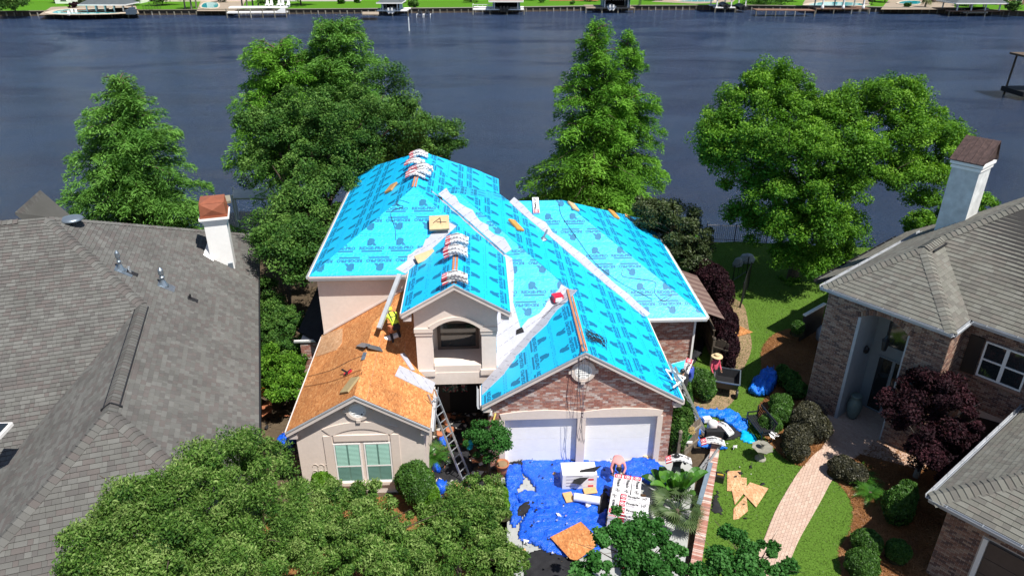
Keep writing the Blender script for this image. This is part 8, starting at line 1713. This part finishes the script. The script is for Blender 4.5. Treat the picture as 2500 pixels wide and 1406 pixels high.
# ---- people
m_skin = M('skin', (.30, .16, .10), .6, .05, 10, 0); m_hiv = M('hi_vis_yellow', (.62, .80, .06), .7, .06, 6, .3, 12); m_pink = M('pink_shirt', (.72, .30, .30), .8, .08, 6, .3, 12); m_pink2 = M('hot_pink_shirt', (.68, .10, .16), .8, .08, 6, .3, 12)
m_jean = M('denim', (.10, .17, .30), .85, .1, 8, .3, 20); m_drk = M('dark_trousers', (.03, .03, .035), .9, .15, 8, .3); m_bshirt = M('royal_blue_shirt', (.05, .09, .42), .8, .08, 6, .2); m_grey = M('grey_trousers', (.13, .13, .14), .9, .1, 8, .2); m_hair = M('dark_hair', (.015, .012, .01), .7)
def person(base_, head, J, label, mats, hat=None, parts=()):
    """J: joints in local x right, y forward, z up. mats = shirt, trousers, shoes"""
    t = thing('person', tuple(base_), label, 'person', rz=head)
    nodes = ['pelvis', 'waist', 'chest', 'neck', 'head', 'crown', 'shL', 'elL', 'wrL', 'haL', 'shR', 'elR', 'wrR', 'haR', 'hipL', 'knL', 'anL', 'toL', 'hipR', 'knR', 'anR', 'toR']
    rad = dict(pelvis=.15, waist=.135, chest=.16, neck=.058, head=.092, crown=.075, shL=.07, elL=.05, wrL=.036, haL=.034, hipL=.1, knL=.068, anL=.048, toL=.038)
    P = dict(J)
    def lr(a): 
        if a in P: return P[a]
        q = P[a[:-1] + 'L']; return (-q[0], q[1], q[2])
    pos = [Vector(lr(n)) if n not in P else Vector(P[n]) for n in nodes]
    E = [('pelvis', 'waist'), ('waist', 'chest'), ('chest', 'neck'), ('neck', 'head'), ('head', 'crown'), ('chest', 'shL'), ('shL', 'elL'), ('elL', 'wrL'), ('wrL', 'haL'), ('chest', 'shR'), ('shR', 'elR'), ('elR', 'wrR'), ('wrR', 'haR'), ('pelvis', 'hipL'), ('hipL', 'knL'), ('knL', 'anL'), ('anL', 'toL'), ('pelvis', 'hipR'), ('hipR', 'knR'), ('knR', 'anR'), ('anR', 'toR')]
    ix = {n: i for i, n in enumerate(nodes)}; me = bpy.data.meshes.new('b'); me.from_pydata(pos, [(ix[a], ix[b]) for a, b in E], [])
    o = bpy.data.objects.new('b', me); COL.objects.link(o); o.modifiers.new('s', 'SKIN'); o.modifiers.new('u', 'SUBSURF').levels = 1
    for i, n in enumerate(nodes): r_ = rad.get(n, rad.get(n[:-1] + 'L', .05)); me.skin_vertices[0].data[i].radius = (r_, r_); me.skin_vertices[0].data[i].use_root = (i == 0)
    bpy.context.view_layer.update(); dg_ = bpy.context.evaluated_depsgraph_get(); m2 = bpy.data.meshes.new_from_object(o.evaluated_get(dg_)); bpy.data.objects.remove(o)
    vs = [tuple(v.co) for v in m2.vertices]; fs = [tuple(p_.vertices) for p_ in m2.polygons]; mb = MB(); zone = {'neck-head': 0, 'head-crown': 0, 'wrL-haL': 0, 'wrR-haR': 0, 'anL-toL': 3, 'anR-toR': 3}
    def near(c):
        best = (9, None)
        for a, b in E:
            A, B = pos[ix[a]], pos[ix[b]]; u = max(0, min(1, (c - A).dot(B - A) / max(1e-6, (B - A).length_squared))); d_ = (c - (A + (B - A) * u)).length
            if d_ < best[0]: best = (d_, (a, b))
        a, b = best[1]; k_ = f'{a}-{b}'
        if k_ in zone: return zone[k_]
        if a in ('hipL', 'hipR', 'knL', 'knR') or b in ('hipL', 'hipR') or (a == 'pelvis' and (c - pos[0]).dot(pos[1] - pos[0]) < .02): return 2
        return 1
    mb.v = vs; mb.f = fs; mb.r = [.5] * len(fs); mb.m = [near(sum((m2.vertices[i].co for i in f), Vector()) / len(f)) for f in fs]
    for s_ in 'LR':  # fingers and thumb
        w_, h_ = np.array(pos[ix['wr' + s_]]), np.array(pos[ix['ha' + s_]]); d_ = h_ - w_; d_ = d_ / (np.linalg.norm(d_) + 1e-6); sd_ = np.cross(d_, (0, 1, .3)); sd_ /= np.linalg.norm(sd_) + 1e-6; cu = np.cross(sd_, d_)
        for k_ in range(4): b0_ = h_ + sd_ * (k_ - 1.5) * .019 + d_ * .01; L_ = (.065, .078, .074, .058)[k_]; mb.tube([b0_, b0_ + d_ * L_ * .55 + cu * .006, b0_ + d_ * L_ * .85 + cu * .03], [.010, .009, .006], 5, 0)
        b0_ = w_ + d_ * .03 + sd_ * .03; mb.tube([b0_, b0_ + sd_ * .03 + d_ * .03, b0_ + sd_ * .035 + d_ * .06], [.012, .010, .007], 5, 0)
    hd = np.array(pos[ix['head']]); up_ = np.array(pos[ix['crown']]) - hd; up_ /= np.linalg.norm(up_); fw_ = np.array(J.get('face', (0, 1, 0)), float); fw_ -= up_ * (fw_ @ up_); fw_ /= np.linalg.norm(fw_); sd_ = np.cross(fw_, up_)
    mb.box(hd + fw_ * .105 + up_ * -.005, (.025, .035, .045), 0, 0, ax=[sd_, fw_, up_])
    for s_ in (-1, 1): mb.box(hd + sd_ * s_ * .095, (.02, .035, .055), 0, 0, ax=[sd_, fw_, up_])
    me = mb.mesh('body', [m_skin, mats[0], mats[1], mats[2] if len(mats) > 2 else m_black], True); b_ = link('body', me, t, local=True)
    mb = MB(); 
    for s_ in (-1, 1): mb.box(hd + sd_ * s_ * .033 + fw_ * .092 + up_ * .02, (.018, .012, .01), ax=[sd_, fw_, up_])
    mb.box(hd + fw_ * .09 - up_ * .045, (.045, .01, .008), ax=[sd_, fw_, up_]); link('face_features', mb.mesh('face_features', m_hair), t, local=True)
    mb = MB(); vs = []
    k_ = 12
    for j, (rr, z) in enumerate(((.102, .0), (.108, .05), (.09, .10), (.05, .135), (.005, .145))): vs += [hd + (sd_ * math.cos(2 * math.pi * i / k_) + fw_ * math.sin(2 * math.pi * i / k_)) * rr * (1.02 if hat != 'hood' else 1.25) - fw_ * .018 + up_ * z for i in range(k_)]
    mb.add(vs, [(j * k_ + i, j * k_ + (i + 1) % k_, (j + 1) * k_ + (i + 1) % k_, (j + 1) * k_ + i) for j in range(4) for i in range(k_)] + [tuple(range(4 * k_, 5 * k_))])
    if hat == 'hood': 
        for j, (rr, z) in enumerate(((.13, -.1), (.14, -.02), (.13, .03))): pass
        mb.lathe((0, 0, 0), [(.01, 0), (.01, .01)], 3)
    link('hood' if hat == 'hood' else ('cap' if hat == 'cap' else 'hair'), mb.mesh('hair', {'hood': mats[0], 'cap': m_black}.get(hat, m_hair), True), t, local=True)
    if hat == 'straw':
        mb = MB(); prof = [(.26, .045), (.25, .06), (.125, .075), (.115, .16), (.07, .18), (.005, .185)]; vs = []
        for (rr, z) in prof: vs += [hd + (sd_ * math.cos(2 * math.pi * i / 20) + fw_ * math.sin(2 * math.pi * i / 20)) * rr + up_ * (z + (.015 * math.cos(4 * math.pi * i / 20) if rr > .2 else 0)) for i in range(20)]
        mb.add(vs, [(j * 20 + i, j * 20 + (i + 1) % 20, (j + 1) * 20 + (i + 1) % 20, (j + 1) * 20 + i) for j in range(5) for i in range(20)] + [tuple(range(20))[::-1], tuple(range(100, 120))]); link('straw_hat', mb.mesh('straw_hat', m_straw), t, local=True)
    for nm, mbp, mt in parts: link(nm, mbp.mesh(nm, mt), t, local=True)
    return t
stand = dict(pelvis=(0, 0, .92), waist=(0, 0, 1.08), chest=(0, .01, 1.32), neck=(0, .02, 1.48), head=(0, .04, 1.60), crown=(0, .04, 1.70), shL=(-.19, 0, 1.40), elL=(-.27, .03, 1.12), wrL=(-.26, .16, .92), haL=(-.25, .20, .86), hipL=(-.09, 0, .88), knL=(-.11, .03, .48), anL=(-.12, -.01, .09), toL=(-.13, .14, .04))
def pose(**k): d_ = dict(stand); d_.update(k); return d_
# worker in yellow, bent forward on the plywood
roofp = PL(968, 836, (k7, 0, 1), 4.54 - k7 * 4.45)
bend = pose(pelvis=(0, -.12, .78), waist=(0, .02, .93), chest=(0, .22, 1.10), neck=(0, .36, 1.20), head=(0, .46, 1.27), crown=(0, .50, 1.37), shL=(-.19, .25, 1.16), elL=(-.30, .36, .90), wrL=(-.22, .52, .74), haL=(-.2, .57, .69), hipL=(-.1, -.1, .74), knL=(-.16, .12, .44), anL=(-.17, -.08, .10), toL=(-.2, .06, .06), face=(0, .9, -.4))
hb_ = MB(); 
for s_ in (-1, 1): hb_.tube([(s_ * .10, -.02, 1.0), (s_ * .12, .12, 1.20), (s_ * .11, .26, 1.27), (s_ * .10, .36, 1.12)], .02, 5)
hb_.tube([(-.1, .1, 1.14), (.1, .1, 1.14)], .02, 5)
tb_ = MB(); tb_.box((-.22, -.05, .72), (.14, .2, .28), .2)
person(roofp, .55, bend, 'worker in hooded high visibility yellow top bending over on the bare plywood roof', [m_hiv, m_drk], 'hood', [('harness', hb_, m_black), ('tool_pouch', tb_, m_terra)])
a = roofp + (-.55, -.10, .45); mb = MB(); mb.tube([a, a + (.6, .25, .1)], .12, 16); o = mb.build('membrane_roll', m_wrap); o.location.z -= .30; tag(o, 'white membrane roll at the feet of the worker in yellow', 'roll')
# pink shirt, bent over the stack
bent_ = pose(pelvis=(0, -.05, .92), waist=(0, .12, .99), chest=(0, .36, .98), neck=(0, .50, .94), head=(0, .60, .88), crown=(0, .68, .83), shL=(-.19, .38, .98), elL=(-.27, .46, .74), wrL=(-.2, .58, .62), haL=(-.18, .62, .58), hipL=(-.1, -.02, .87), face=(0, .3, -1))
p = G(1508, 1175, 0); person(p + (0, .35, 0), math.pi - .1, bent_, 'worker in a pale pink shirt bent over the shingle stack at the right garage door', [m_pink, m_grey])
# blue shirt and jeans carrying a bundle
carry = pose(shL=(-.19, .02, 1.40), elL=(-.30, .08, 1.22), wrL=(-.26, .1, 1.46), haL=(-.22, .08, 1.52), chest=(0, .06, 1.30), head=(.05, .14, 1.56), crown=(.05, .15, 1.66), knL=(-.11, .08, .48), anR=(.13, -.18, .10), toR=(.13, -.04, .05), knR=(.11, .0, .5))
p = G(1680, 966, 0); person(p, .9, carry, 'worker in blue shirt and jeans carrying a bundle on the shoulder beside the round bush', [m_bshirt, m_jean])
bn = np.array([-.3, -.75, .6]); bn /= np.linalg.norm(bn); bl_ = np.array([-.35, -.4, -.8]); bl_ -= bn * (bl_ @ bn); bl_ /= np.linalg.norm(bl_)
put(flats[0], G(1675, 902, 1.45), [bl_, np.cross(bn, bl_), bn], 'shingle bundle held upright on the shoulder of the worker in blue', None)
# straw hat worker
p = G(1749, 868, 1.66) * (1, 1, 0); person(p, math.pi + .5, pose(), 'worker in hot pink shirt and wide straw hat standing by the dark gate', [m_pink2, m_drk], 'straw')
# dark clothed worker carrying
p = G(1645, 1190, 0); person(p, 2.9, carry, 'worker in dark clothes and black cap carrying a bundle beside the driveway plants', [m_drk, m_grey], 'cap')
put(bents[1], p + np.array([.0, -.12, 1.50]), rz_ax(-.12), 'curved shingle bundle carried on the shoulder of the worker in the black cap', None)
# worker at the head of the long ladder
a = G(1722, 1062, .02); q = a + (np.array([7.5, 22.75, 3.25]) - a) * .88
climb = pose(elL=(-.28, .2, 1.2), wrL=(-.2, .38, 1.25), haL=(-.18, .42, 1.27), knR=(.12, .3, .62), anR=(.12, .2, .28), toR=(.12, .33, .24), chest=(0, .08, 1.30), neck=(0, .12, 1.45), head=(0, .16, 1.56), crown=(0, .17, 1.66))
person(q + (.15, .35, -1.1), .9, climb, 'worker in dark clothes at the head of the long ladder holding a cyan roll end', [m_drk, m_drk], 'cap')
mb = MB(); c = q + (.05, .5, .65); mb.prism([c + (-.45, 0, .12), c + (.1, .1, .2), c + (.0, -.1, -.1), c + (-.4, -.15, -.35)], (0, .02, .02)); o = mb.build('membrane_piece', m_blue); tag(o, 'cyan underlayment offcut held above the right garage eave', 'underlayment')
# dock by the left cypress and the green utility things in the tree shade
for (x, y, s_, lab) in ((1822, 640, .5, 'grey cushion shaped object in the deep tree shade'), (1800, 650, .3, 'small pale object in the deep tree shade')):
    p = G(x, y, 0); mb = MB(); mb.lathe(p, [(s_, 0), (s_ * 1.1, .2), (s_ * .7, .5), (.05, .6)], 10, sy=.6); o = mb.build('garden_stool', m_gutr); tag(o, lab, 'garden seat')

# small torn bits of felt, paper and granules lying about: nobody could count them
def debris(name, poly, n, size, z, mats, seed, label):
    rng = np.random.default_rng(seed); random.seed(seed); q = [tuple(G(*p)[:2]) for p in poly]; a = np.array(q); P = rng.uniform(a.min(0), a.max(0), (n, 2)); P = P[inpoly(P, q)]; mb = MB()
    for x, y in P:
        k_ = random.randint(3, 5); s_ = size * random.uniform(.25, 1.2) ** 2; c = (x, y, z + random.uniform(0, .05)); t0 = random.uniform(0, 6); mb.add([(c[0] + s_ * math.cos(t0 + 6.28 * i / k_) * random.uniform(.5, 1.3), c[1] + s_ * math.sin(t0 + 6.28 * i / k_) * random.uniform(.5, 1.3), c[2] + random.uniform(-.02, .03)) for i in range(k_)], [tuple(range(k_))], random.choices(range(len(mats)), [.7, .2, .1][:len(mats)])[0])
    o = mb.build(name, mats); return tag(o, label, kind='stuff')
m_bit = M('pale_scrap', (.45, .43, .40), .8)
debris('driveway_debris', [(1236, 1125), (1630, 1125), (1640, 1200), (1490, 1300), (1450, 1400), (1270, 1400)], 260, .05, .16, [m_felt, m_bit, m_lumber], 1, 'torn felt and paper bits strewn over the tarps and driveway')
debris('court_debris', [(1045, 1010), (1205, 1010), (1220, 1190), (1050, 1230)], 700, .13, .06, [m_felt, m_bit, m_terra], 2, 'torn shingle and felt bits covering the entry court')
debris('lawn_debris', [(1690, 980), (1850, 960), (1870, 1100), (1830, 1290), (1740, 1290), (1700, 1120)], 170, .035, .05, [m_felt, m_bit], 3, 'small roofing bits dropped on the lawn')
debris('roof_side_debris', [(640, 900), (720, 900), (735, 1180), (640, 1180)], 260, .12, .06, [m_felt, m_terra, m_tarp], 4, 'rubbish in the shaded gap beside the left eave')
